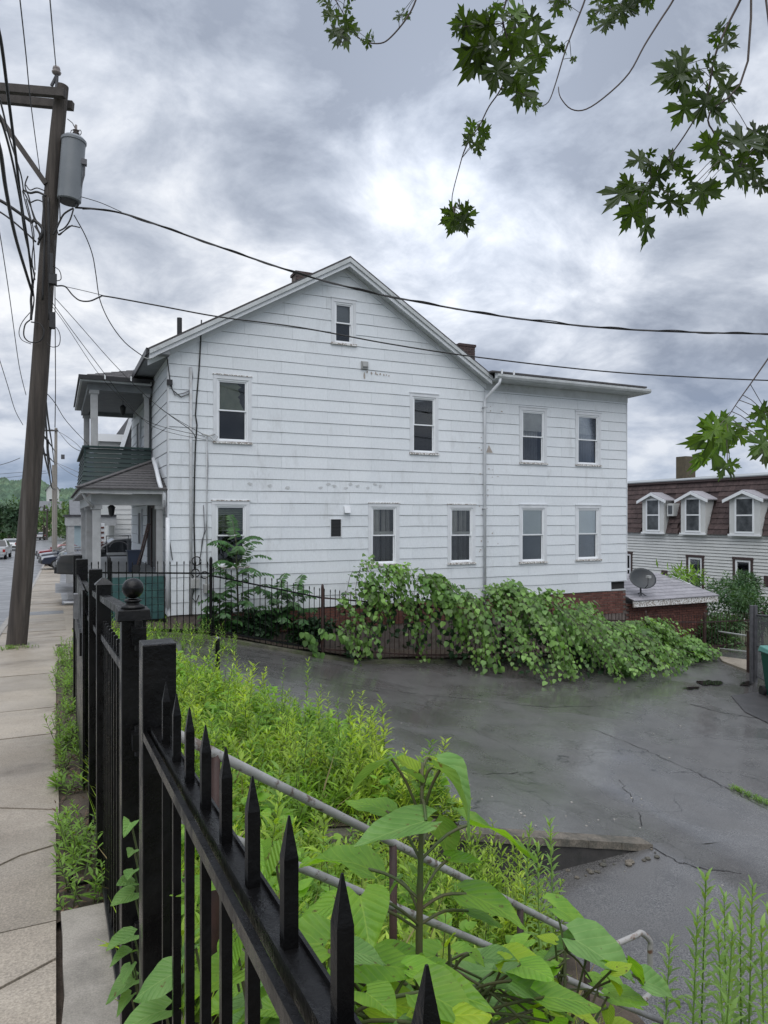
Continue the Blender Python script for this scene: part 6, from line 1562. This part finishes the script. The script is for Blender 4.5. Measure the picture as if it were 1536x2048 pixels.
def shrub(name, label, c, r, n, leaf, matn, group, tv=VL_V, tf=VL_F):
    t = thing(name, (c[0],c[1],c[2]-r[2]), label, 'shrub', group); c = Vector(c); LV = []
    lobes = [(c + Vector((RV.uniform(-.6,.6)*r[0],RV.uniform(-.6,.6)*r[1],RV.uniform(-.6,.55)*r[2])), RV.uniform(.28,.5)) for _ in range(12)]
    for i in range(n):
        lc, lr = RV.choice(lobes); d = rvec().normalized(); k = RV.uniform(.55,1.1); p = lc + Vector((d.x*r[0],d.y*r[1],d.z*r[2]))*lr*k
        LV.append(frame(p, d + rvec(.5) + Vector((0,0,-.2)), d*.6 + UP*.6 + rvec(.3), leaf*RV.uniform(.7,1.3)))
    st = MB()
    for i in range(7): a = RV.uniform(0,6.28); st.tube([(c.x,c.y,c.z-r[2]),(c.x+.5*r[0]*math.cos(a),c.y+.5*r[1]*math.sin(a),c.z+.3*r[2])],[.02,.006],5,False)
    st.build('branches', M['twig'], t); tag(merge('foliage', tv, tf, LV, M[matn], t), kind='stuff')
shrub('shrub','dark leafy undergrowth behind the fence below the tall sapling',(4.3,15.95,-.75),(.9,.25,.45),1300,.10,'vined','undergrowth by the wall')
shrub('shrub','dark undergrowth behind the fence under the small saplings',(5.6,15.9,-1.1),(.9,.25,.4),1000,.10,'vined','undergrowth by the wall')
shrub('shrub','low green growth behind the fence beneath the meter boxes',(3.2,15.8,-.62),(.5,.25,.35),500,.08,'ailan','undergrowth by the wall')
for i,(u,v,D,rx,rz,lb) in enumerate([(1452,1215,24,1.3,1.1,'dense green bush behind the barrier, left of the grey post'),(1515,1225,23,1.2,1.0,'green bush at the right edge behind the chain-link gate'),(1480,1180,26,1.3,.75,'feathery upper bush below the far windows'),(1440,1262,22.6,.9,.7,'dark bush low behind the picket fence end')]):
    p = at(u,v,D); shrub('bush', lb, p, (rx,.9,rz), 2600, .13, 'bush', 'bushes behind the barrier', AL_V, AL_F)
p = at(1365,1150,25); shrub('bush','tall grassy weeds showing over the annex roof ridge', p, (1.2,.6,.45), 260, .32, 'weed2', 'bushes behind the barrier', NL_V, NL_F)

# ------------------------------------------------------------------ weeds on the bank (uncountable)
def stalks(spec, lmat, name, label, cat='weeds', stem=True, kind='stuff', parent=None, smat='stem'):
    LV = []; st = MB()
    for (x,y,z,h,n,ls,lean,spread) in spec:
        a = RV.uniform(0,6.28); L_ = Vector((math.cos(a)*lean, math.sin(a)*lean, 1)).normalized(); top = Vector((x,y,z)) + L_*h
        if stem: st.tube([(x,y,z-.02),top],[.0035+.002*h,.0015],3,False)
        for j in range(n):
            k = (j+.6)/n; k = k**.8; p = Vector((x,y,z)).lerp(top, .08+.92*k); an = j*2.4 + a; up = .25 + .9*k*spread
            d = Vector((math.cos(an), math.sin(an), up)) + rvec(.12)
            LV.append(frame(p, d, Vector((-d.x*.5,-d.y*.5,1)) + rvec(.15), ls*(1.15-.55*k)*RV.uniform(.75,1.25)))
    o = merge(name, NLW_V, NL_F6, LV, lmat, parent)
    if parent is None: tag(o, label, cat, kind=kind)
    else: tag(o, kind='stuff')
    if stem:
        so = st.build('stalks' if parent is None else 'stem', M[smat], o if parent is None else parent)
        tag(so, kind='stuff')
    return o
NLW_V = [(0,0,0),(.125,.35,.02),(.085,.7,-.02),(0,1,-.16),(-.085,.7,-.02),(-.125,.35,.02)]; NL_F6 = [(0,1,5),(1,2,4),(1,4,5),(2,3,4)]
sp = []; sp2 = []
for i in range(2700):
    y = RV.uniform(2.6,13.4) if RV.random() < .8 else RV.uniform(2.6,7)
    xe = lerp(XW, y) if y > 5.6 else 3.3 - .9*max(0,4.2-y)
    x = .34 + (xe-.30)*RV.random()**.85
    z = gz(x,y)+.04; edge = min(1, max(.35,(xe-x)/.5)); near = 1 if y > 5 else .7
    h = RV.uniform(.22,.62)*edge*near
    q_ = RV.random()
    if q_ < .14: h *= 1.75
    elif q_ < .5: h *= .6
    if y < 4 and x < 1.2: h *= .6
    if y > 9.5: h *= .78
    (sp if RV.random() < .72 else sp2).append((x,y,z,h,int(16+h*32),RV.uniform(.07,.16),RV.uniform(0,.55),RV.uniform(.5,1.1)))
for i in range(230):
    x = RV.uniform(2.4,3.5); y = RV.uniform(4.3,5.42); sp.append((x,y,gz(x,y)+.03,RV.uniform(.25,.75),int(RV.uniform(20,36)),RV.uniform(.07,.13),RV.uniform(0,.3),1))
stalks(sp, M['weed'], 'weeds', 'dense bright green weeds covering the bank between fence and driveway')
stalks(sp2, M['weed2'], 'weeds', 'darker green weeds mixed through the bank beside the driveway')
# broad-leaved weeds mixed in
LV = []
for i in range(620):
    y = RV.uniform(2.8,12.5); xe = lerp(XW, y) if y > 5.6 else 3.2 - .9*max(0,4.2-y); x = .36 + (xe-.45)*RV.random(); z = gz(x,y)+.04; h = RV.uniform(.12,.5)
    for j in range(RV.randint(6,12)):
        a = j*2.4; k = RV.uniform(.2,1); d = Vector((math.cos(a),math.sin(a),.25))
        LV.append(frame(Vector((x,y,z+h*k))+d*.02, d+rvec(.15), UP+rvec(.25), RV.uniform(.05,.12)))
tag(merge('broadleaf_weeds', VL_V, VL_F, LV, M['catalpa'], None), 'low broad-leaved weeds tangled among the bright bank weeds', 'weeds', kind='stuff')
# long grass under the rails
LV = []
for i in range(5200):
    y = RV.uniform(2.2,6.5); x = RV.uniform(.34,3.1); 
    if y > 5.6 and x > lerp(XW,y): continue
    z = gz(x,y)+.03; a = RV.uniform(0,6.28); LV.append(frame((x,y,z),(math.cos(a)*.7,math.sin(a)*.7,1),rvec(),RV.uniform(.2,.45)))
NGR_V = [(-.012,0,0),(.012,0,0),(.014,.5,.03),(0,1,-.12),(-.014,.5,.03)]; NGR_F = [(0,1,2),(0,2,4),(2,3,4)]
tag(merge('long_grass', NGR_V, NGR_F, LV, M['weed'], None), 'long arching grass among the weeds beside the handrail', 'grass', kind='stuff')
LV = [frame((x:=RV.uniform(.4,3.2), y:=RV.uniform(2.2,7), gz(x,y)+.05),(RV.gauss(0,.6),RV.gauss(0,.6),1),rvec(),RV.uniform(.3,.6)) for _ in range(260)]
tag(merge('dry_grass', NGR_V, NGR_F, LV, M['dry'], None), 'dry straw coloured grass stems poking through the weeds', 'grass', kind='stuff')
# verge by the sidewalk
sp = []
for i in range(430):
    y = RV.uniform(3.55,13.5); x = RV.uniform(.0,.34); cl_k = .5+.5*math.sin(y*2.1)+.3*math.sin(y*5)
    if RV.random() > .35+.6*cl_k: continue
    sp.append((x,y,zs(y),RV.uniform(.06,.26)*(.7+.5*cl_k),int(RV.uniform(10,22)),RV.uniform(.045,.085),RV.uniform(.1,.6),.8))
stalks(sp, M['weed2'], 'verge_weeds', 'small green weeds along the soil verge between sidewalk and fence')
LV = [frame((RV.uniform(.0,.3), y:=RV.uniform(3.5,9), zs(y)+.012), rvec(), UP+rvec(.4), RV.uniform(.02,.06)) for _ in range(700)]
tag(merge('leaf_litter', AL_V, AL_F, LV, M['leaflitter'], None), 'brown dead leaves and twigs littering the soil verge', 'litter', kind='stuff')
# grass in asphalt cracks and by the house corner
sp = []
for i in range(70):
    t = RV.random(); p = onZ(1460+t*76, 1577+t*34+RV.uniform(-4,4), za(9,8)); sp.append((p.x,p.y,gz(p.x,p.y),RV.uniform(.02,.07),7,RV.uniform(.03,.06),.5,.8))
for i in range(150): x = RV.uniform(.5,3.2); sp.append((x,RV.uniform(13.2,15.2),za(x,14)+.02,RV.uniform(.1,.55),22,.08,.2,1))
for i in range(60): x = -.9+RV.gauss(.25,.15); sp.append((x,14.3+RV.gauss(0,.12),zs(14.3),RV.uniform(.02,.07),8,.04,.5,.8))
stalks(sp, M['weed2'], 'crack_weeds', 'sparse weeds growing in pavement cracks and by the house corner')

# tall goldenrod stalks at lower right
gl_ = [(1395,1830,2100,3.6),(1412,1745,2110,3.8),(1435,1850,2100,3.3),(1448,1790,2110,3.7),(1465,1860,2120,3.1),(1480,1800,2110,3.5),(1505,1770,2110,3.4),(1522,1850,2110,3.0),(1340,1880,2080,3.9),(1540,1800,2110,3.3),(1100,1640,1760,5.2),(1060,1650,1770,5.0),(1075,1690,1780,4.6)]
gdesc = ['leftmost of the tall goldenrod stalks at the lower right','tallest goldenrod stalk at the lower right','short goldenrod left of centre in the lower right patch','goldenrod with a bright tip in the lower right patch','low goldenrod in front of the lower right patch','mid-height goldenrod in the lower right patch','tall goldenrod near the right frame edge','low goldenrod by the right frame edge','small goldenrod stalk beside the handrail end','goldenrod cut by the right frame edge','leafy weed stalk in front of the ledge, rightmost','leafy weed stalk in front of the ledge, tallest','leafy weed stalk below the ledge, nearest']
for (u,vt,vb,D),lb in zip(gl_,gdesc):
    t = at(u,vt,D); b = Vector((t.x+RV.uniform(-.08,.08), t.y+RV.uniform(-.08,.08), min(gz(t.x,t.y), t.z-.3))); r = thing('goldenrod', b, lb, 'plant', 'tall weed stalks')
    st = MB(); st.tube([b,b.lerp(t,.5)+rvec(.01),t],[.006,.005,.002],6); st.build('stem', M['golden'], r); LV = []; hgt = (t-b).length; n = int(60*max(1,hgt/1.0))
    for j in range(n):
        k = .12+.88*(j/n)**.85; p = b.lerp(t,k); an = j*2.4; d = Vector((math.cos(an),math.sin(an),.35+1.2*k**3)) + rvec(.1); LV.append(frame(p,d,Vector((-d.x,-d.y,1.2)),RV.uniform(.08,.125)*(1.2-.5*k)))
    tag(merge('leaves', NLW_V, NL_F6, LV, M['golden'], r), kind='stuff')

# ------------------------------------------------------------------ big heart-leaved seedlings by the fence
def bigleaf(seed, droop, fold):
    R = random.Random(seed); V = []; F = []; nt, ns = 11, 9
    for i in range(nt):
        t = i/(nt-1)
        w = .47*math.sin(math.pi*min(1,(t*.93+.07))**.60)**.85 if 0 < t < 1 else (.17 if t == 0 else .0)
        for j in range(ns):
            s_ = -1 + 2*j/(ns-1); a = abs(s_)
            x = s_*w; y = t - .20*a**1.5*(1-t)**2.2
            z = fold*a*w - droop*t*t + .022*math.sin(t*17 - a*4)*a*(1-.4*a) + .035*math.sin(seed+t*5+s_*3)*a*a
            V.append((x,y,z))
    for i in range(nt-1):
        for j in range(ns-1): F.append((i*ns+j,i*ns+j+1,(i+1)*ns+j+1,(i+1)*ns+j))
    return V, F
BL = {}
for k,mn in enumerate(('catalpa','catalpa2','catalpad')):
    for s_ in range(4):
        V,F = bigleaf(s_+1,[.10,.22,.35,.16][s_],[.25,.12,.30,.05][s_]); BL[(mn,s_)] = tmesh('leaf', V, F, M[mn])
def leaf_uv(root, ub,vb,ut,vt,D,mn,dd=0,up=.7,seed=0,st=None,node=None,sc=1):
    a = at(ub,vb,D); b = at(ut,vt,D+dd); d = b-a; L_ = d.length*.90*sc; nrm = UP + FWD*(.26-.42*up) + rvec(.11)
    put('leaf', BL[(mn,seed%4)], frame(a,d,nrm,L_) @ Matrix.Diagonal((RV.uniform(.78,1.12),1,RV.uniform(.6,1.9),1)), root)
    if st is not None and node is not None: m_ = (a+node)/2 + Vector((0,0,.02)); st.tube(smooth_pts([node,m_,a],3),[.0045]*7,6,False)
sd = thing('catalpa_seedling', (.95,1.75,zl(.95,1.75)), 'tall heart-leaved seedling rising in front of the handrail', 'sapling', 'heart-leaved seedlings')
st = MB(); Ds = 2.05
S = lambda v: at(845-(v-1530)*.02, v, Ds)
st.tube([S(1525),S(1640),S(1750),S(1870),Vector((S(1870).x,S(1870).y,zl(S(1870).x,S(1870).y)))],[.004,.007,.009,.011,.013],8)
for args,node in [((783,1518,680,1566,Ds-.02,'catalpad',.05,.55,1),1640),((838,1548,786,1503,Ds+.03,'catalpa2',.03,.5,0),1560),((868,1533,940,1556,Ds,'catalpa2',.02,.5,1),1580),((880,1540,992,1622,Ds-.05,'catalpad',-.05,.5,2),1640),
                  ((772,1622,684,1580,Ds+.05,'catalpa',.08,.35,3),1720),((852,1642,690,1688,Ds-.12,'catalpad',-.03,.75,0),1600),((737,1738,600,1670,Ds+.05,'catalpa',.10,.3,1),1800),((947,1646,1100,1684,Ds+.10,'catalpa',.08,.25,3),1720),
                  ((900,1716,975,1722,Ds+.1,'catalpa',.02,.35,0),1800),((932,1788,1074,1832,Ds+.05,'catalpa',-.05,.3,1),1820),((936,1822,1018,1838,Ds+.1,'catalpa',.02,.3,3),1850),((835,1560,800,1528,Ds-.05,'catalpad',-.03,.7,0),1570),((862,1520,895,1510,Ds+.05,'catalpa2',.05,.5,2),1540),
                  ((870,1640,905,1715,Ds+.15,'catalpad',.1,.6,0),1700),((800,1760,760,1800,Ds+.1,'catalpad',0,.7,2),1830),((720,1792,745,1905,Ds-.25,'catalpa',-.15,.55,0),1850),((690,1800,560,1840,Ds-.1,'catalpa',-.05,.6,3),1860)]:
    leaf_uv(sd,*args,st=st,node=S(node))
st.build('stem', M['stem'], sd, smooth=True)
pl = [('lower heart-leaved seedling crowding the fence pickets in the foreground', (660,1960,1.75), [(500,880),(1830,2100)], 64),('broad heart-leaved seedling in the lower centre', (900,1970,2.3), [(700,1100),(1850,2100)], 64),('heart-leaved seedling spreading towards the handrail end', (1130,1960,2.9), [(940,1240),(1870,2090)], 48)]
for lb,(uc,vc,D),(ur,vr),n in pl:
    c = at(uc,vc+60,D); r = thing('catalpa_seedling', (c.x,c.y,zl(c.x,c.y)), lb, 'sapling', 'heart-leaved seedlings'); st = MB(); c0 = Vector((c.x,c.y,zl(c.x,c.y))); c1 = at(uc,vc-60,D); st.tube([c0,c1],[.012,.006],7)
    for i in range(n):
        u = RV.uniform(*ur); v = RV.uniform(*vr); 
        if v < 1990 - (u-520)*.02 - 110*math.sin((u-ur[0])/(ur[1]-ur[0])*3.14): v = RV.uniform(1930,vr[1])
        Dl = D + RV.uniform(-.25,.4); du = (u-uc); L_ = RV.uniform(60,150)*1.9/Dl; an = math.atan2(vc+40-v if False else (v-vc)*.5+30, du) + RV.gauss(0,.45)
        mn = RV.choice(['catalpa','catalpa','catalpa','catalpa','catalpad','catalpad','catalpa2','catalpa2'])
        leaf_uv(r,u,v,u+L_*math.cos(an),v+L_*.55*math.sin(an),Dl,mn,RV.uniform(-.12,.08),RV.uniform(.55,.85),RV.randint(0,3),st,c0.lerp(c1,RV.uniform(.4,1)))
    for (a,b) in ((0,0),): pass
    if uc == 1130:
        for args in ((1150,1880,1290,1960,2.8,'catalpad',-.1,.7,0),(1110,1815,1225,1870,3.0,'catalpa',0,.6,1),(1255,1918,1300,1965,2.9,'catalpa',0,.3,3),(1290,1965,1385,1985,2.9,'catalpad',.05,.7,1),(1180,1890,1080,1870,3.0,'catalpad',0,.7,2)): leaf_uv(r,*args,st=st,node=c1)
    st.build('stem', M['stem'], r, smooth=True)
# vine leaves poking between the near pickets
cr = thing('creeper', (FX+.08,1.5,zs(1.5)), 'creeper leaves poking out between the near fence pickets', 'creeper'); st = MB(); prev = None
for (a) in ((262,1645,254,1650),(268,1700,256,1712),(268,1740,252,1758),(270,1765,236,1758),(268,1785,215,1812),(268,1870,205,1898),(262,1905,222,1908),(270,1960,205,1985),(262,1990,232,2015),(262,1930,240,1965),(355,1945,255,1985),(480,1940,335,2008),(435,1765,330,1780),(390,1890,362,1905),(330,2020,222,2050),(480,1800,520,1860),(505,1700,545,1760),(545,1690,515,1775),(470,1880,440,1960)):
    Dl = 1.9 if a[0] < 300 else 1.45; leaf_uv(cr,*a,Dl,'catalpad' if a[0] < 400 else 'catalpa',-.05,.6,int(a[0])%4); p = at(a[0],a[1],Dl); 
    st.tube([p, p+Vector((.05,.02,-.25))],.003,5,False)
tag(st.build('stems', M['stem'], cr), kind='stuff')

# ------------------------------------------------------------------ maple overhead
half = [(.02,.10),(.16,.03),(.26,.06),(.40,.0),(.36,.10),(.46,.15),(.30,.20),(.11,.26),(.30,.35),(.40,.33),(.60,.40),(.51,.49),(.64,.62),(.45,.56),(.40,.64),(.27,.50),(.075,.42),(.10,.58),(.25,.69),(.14,.71),(.16,.82),(.07,.79)]
out_ = half + [(0,1.0)] + [(-x,y) for x,y in half[::-1]]
ML = []
for k in range(4):
    RK = random.Random(k); sx = 1 + RK.uniform(-.12,.12)
    V = [(0,.33,-.02)] + [(x*sx*.82+RK.uniform(-.02,.02), y+RK.uniform(-.02,.02), .10*abs(x) - (.12+.05*k)*max(0,y-.2)**2 + RK.uniform(-.03,.03)) for x,y in out_]
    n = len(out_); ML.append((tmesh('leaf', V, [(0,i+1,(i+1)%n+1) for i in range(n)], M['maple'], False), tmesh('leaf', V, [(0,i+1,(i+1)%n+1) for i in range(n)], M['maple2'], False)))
mp = thing('maple_tree', (3.4,-2.6,-1.9), 'silver maple whose lobed leaves hang into the top of the view', 'tree')
limb = [Vector((3.4,-2.6,3.0)), Vector((2.6,-.6,3.9)), at(1500,-260,2.2), at(1150,-230,2.35), at(800,-210,2.5), at(620,-200,2.6)]
q = MB(); q.tube(smooth_pts([Vector((3.4,-2.6,-2.0)),Vector((3.42,-2.62,.5)),Vector((3.4,-2.6,3.0)),Vector((3.7,-3.2,5.5))],5),[.30,.28,.27,.26,.26,.25,.25,.24,.24,.23,.22,.2,.18,.16,.14,.12],14); q.build('trunk', M['bark'], mp, smooth=True)
LP = smooth_pts(limb,5); q = MB(); q.tube(LP,[.09-.075*i/(len(LP)-1) for i in range(len(LP))],10); q.build('limb', M['bark'], mp, smooth=True)
def cpx(x,y): return (600+x/1.641, y/1.641)
def branch(pts, leaves, D, dd=0, r=.0022, conv=True):
    P = [cpx(*p) if conv else p for p in pts]; n = len(P); W3 = [at(u,v,D+dd*i/max(1,n-1)) for i,(u,v) in enumerate(P)]
    s0 = min(LP, key=lambda p: (p-W3[0]).length); b = MB(); pp_ = smooth_pts([s0]+W3,4); b.tube(pp_,[r*1.7-(r*1.1)*i/(len(pp_)-1) for i in range(len(pp_))],6); bo_ = b.build('branch', M['twig'], mp, smooth=True)
    pet = MB()
    for i,l in enumerate(leaves):
        (ua,va),(ub,vb) = (cpx(*l[:2]),cpx(*l[2:4])) if conv else (l[:2],l[2:4])
        Dl = D + dd*.5 + RV.uniform(-.12,.12); a = at(ua,va,Dl); bb = at(ub,vb,Dl+RV.uniform(-.04,.04)); d = bb-a; nrm = -FWD*RV.uniform(.4,1) - UP*RV.uniform(-.3,.5) + RIGHT*RV.gauss(0,.35)
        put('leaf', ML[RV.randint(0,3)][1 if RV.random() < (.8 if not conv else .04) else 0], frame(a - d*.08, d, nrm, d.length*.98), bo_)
        near_ = min(pp_, key=lambda p: (p-a).length)
        if (near_-a).length < .5: pet.tube([near_, (near_+a)/2+Vector((0,0,.004)), a],.0011,4,False)
    if pet.v: tag(pet.build('petioles', M['twig'], bo_), kind='stuff')
branch([(390,-60),(380,0),(350,60),(300,120),(265,142),(215,137),(180,110),(140,40),(112,-10)], [(100,10,60,20),(105,30,70,85),(130,40,95,100),(150,20,172,55),(140,60,190,110),(150,80,155,180),(120,90,90,140),(170,90,195,130),(215,125,240,115),(225,130,215,175),(235,125,250,118),(200,130,218,142),(95,-15,40,5),(150,-20,190,5),(115,55,65,45),(130,100,125,160),(325,40,308,35),(330,45,318,70),(345,45,365,68),(340,35,335,22)], 2.55, 0)
branch([(690,-40),(680,-10),(665,60),(680,130),(690,200),(660,290),(620,350),(590,410),(545,480),(520,560),(500,640),(500,680)],
 [(560,75,475,75),(520,90,490,130),(620,60,530,110),(600,90,585,30),(660,60,705,20),(640,80,540,120),(690,60,760,100),(650,130,560,175),(620,170,505,280),(600,160,530,185),(655,200,625,335),(690,130,690,205),(720,110,770,185),(760,90,840,150),(740,60,820,55),(700,50,745,5),(640,70,590,40),(680,230,672,312),(720,200,720,285),(740,220,792,300),(770,180,826,212),(760,170,822,248),(720,270,715,378),(745,290,746,382),(760,320,782,382),(800,150,870,162),(600,120,500,245),(640,20,600,60),(715,150,640,210),(665,110,745,200),(570,60,480,95),(650,10,640,80),(700,250,740,330),
  (575,410,530,408),(570,430,527,462),(560,440,555,485),(585,430,638,418),(590,430,636,458),(575,465,610,492),(580,470,598,528),(560,420,586,398),(560,455,532,480),
  (510,690,460,702),(505,700,452,742),(515,700,480,795),(520,700,522,772),(530,690,582,678),(535,695,580,757),(530,710,556,788),(520,680,546,663),(515,715,498,778),(508,705,470,765)], 2.3, .1)
branch([(940,-40),(935,0),(900,90),(870,170),(840,270),(815,335),(780,352)], [(862,150,845,182),(870,165,850,150),(905,195,888,188),(890,192,912,205),(830,20,872,62),(870,10,906,32),(850,-10,830,40),(840,-5,880,20)], 2.4)
branch([(1235,-40),(1225,0),(1180,70),(1130,150),(1080,240),(1010,310),(940,358),(890,358),(855,320),(848,285)], [], 2.2)
branch([(1180,-60),(1100,-20),(1040,-5),(985,20)], [(1000,20,935,72),(970,50,938,88),(1005,60,1000,118),(1010,70,1032,102),(1050,10,1070,98),(1090,0,1112,52),(1130,0,1172,36),(1060,20,1132,45),(990,0,938,12),(1020,30,1060,70),(1030,-10,990,60),(1100,-20,1150,30),(1150,-20,1170,20)], 2.5)
branch([(1460,-50),(1445,0),(1400,90),(1360,190),(1335,320),(1290,400),(1230,490),(1140,600)],
 [(1380,130,1322,142),(1375,110,1366,62),(1390,110,1452,75),(1385,140,1452,150),(1275,210,1190,148),(1265,220,1142,268),(1270,230,1168,305),(1275,240,1200,325),(1310,225,1290,285),(1330,210,1382,172),(1370,210,1422,242),(1375,290,1484,297),(1340,310,1300,424),(1280,330,1208,436),(1345,340,1392,382),(1350,350,1428,408),(1340,330,1340,255),(1300,300,1230,340),(1355,250,1410,200),
  (1135,515,1052,552),(1140,510,1182,485),(1095,600,1018,622),(1090,610,978,698),(1130,620,1058,642),(1140,610,1168,692),(1155,580,1238,570),(1140,640,1018,738),(1110,670,1042,788),(1140,715,1124,842),(1200,620,1242,642),(1215,640,1208,724),(1240,650,1288,724),(1200,540,1282,520),(1230,560,1312,520),(1140,560,1200,600),(1150,530,1120,580)], 2.15, .1, .003)
branch([(1470,200),(1345,370),(1360,440),(1380,500),(1440,545)], [(1370,470,1256,492),(1380,480,1300,438),(1400,480,1462,428),(1420,470,1540,430),(1400,500,1338,582),(1440,520,1545,470),(1440,545,1396,632),(1450,550,1482,660),(1380,510,1348,552),(1320,600,1320,718),(1330,610,1388,662),(1300,600,1280,652),(1290,590,1240,570),(1500,480,1560,520),(1470,540,1540,580),(1480,440,1545,400),(1500,500,1590,470),(1490,560,1500,640),(1460,500,1420,560),(1510,450,1580,430),(1500,600,1560,640)], 2.15)
branch([(1600,600),(1560,680),(1510,755),(1478,800),(1452,840)], [(1455,840,1385,872),(1450,858,1350,902),(1455,862,1420,930),(1460,860,1482,895),(1440,880,1368,952),(1410,900,1384,962),(1500,845,1488,872),(1530,825,1488,838),(1545,850,1498,882),(1455,925,1433,966),(1455,925,1490,938),(1460,930,1466,968),(1535,880,1492,915),(1528,890,1532,942),(1545,870,1562,905),(1452,835,1470,880),(1440,850,1400,885),(1520,815,1560,840),(1485,860,1455,905)], 2.0, 0, .002, False)
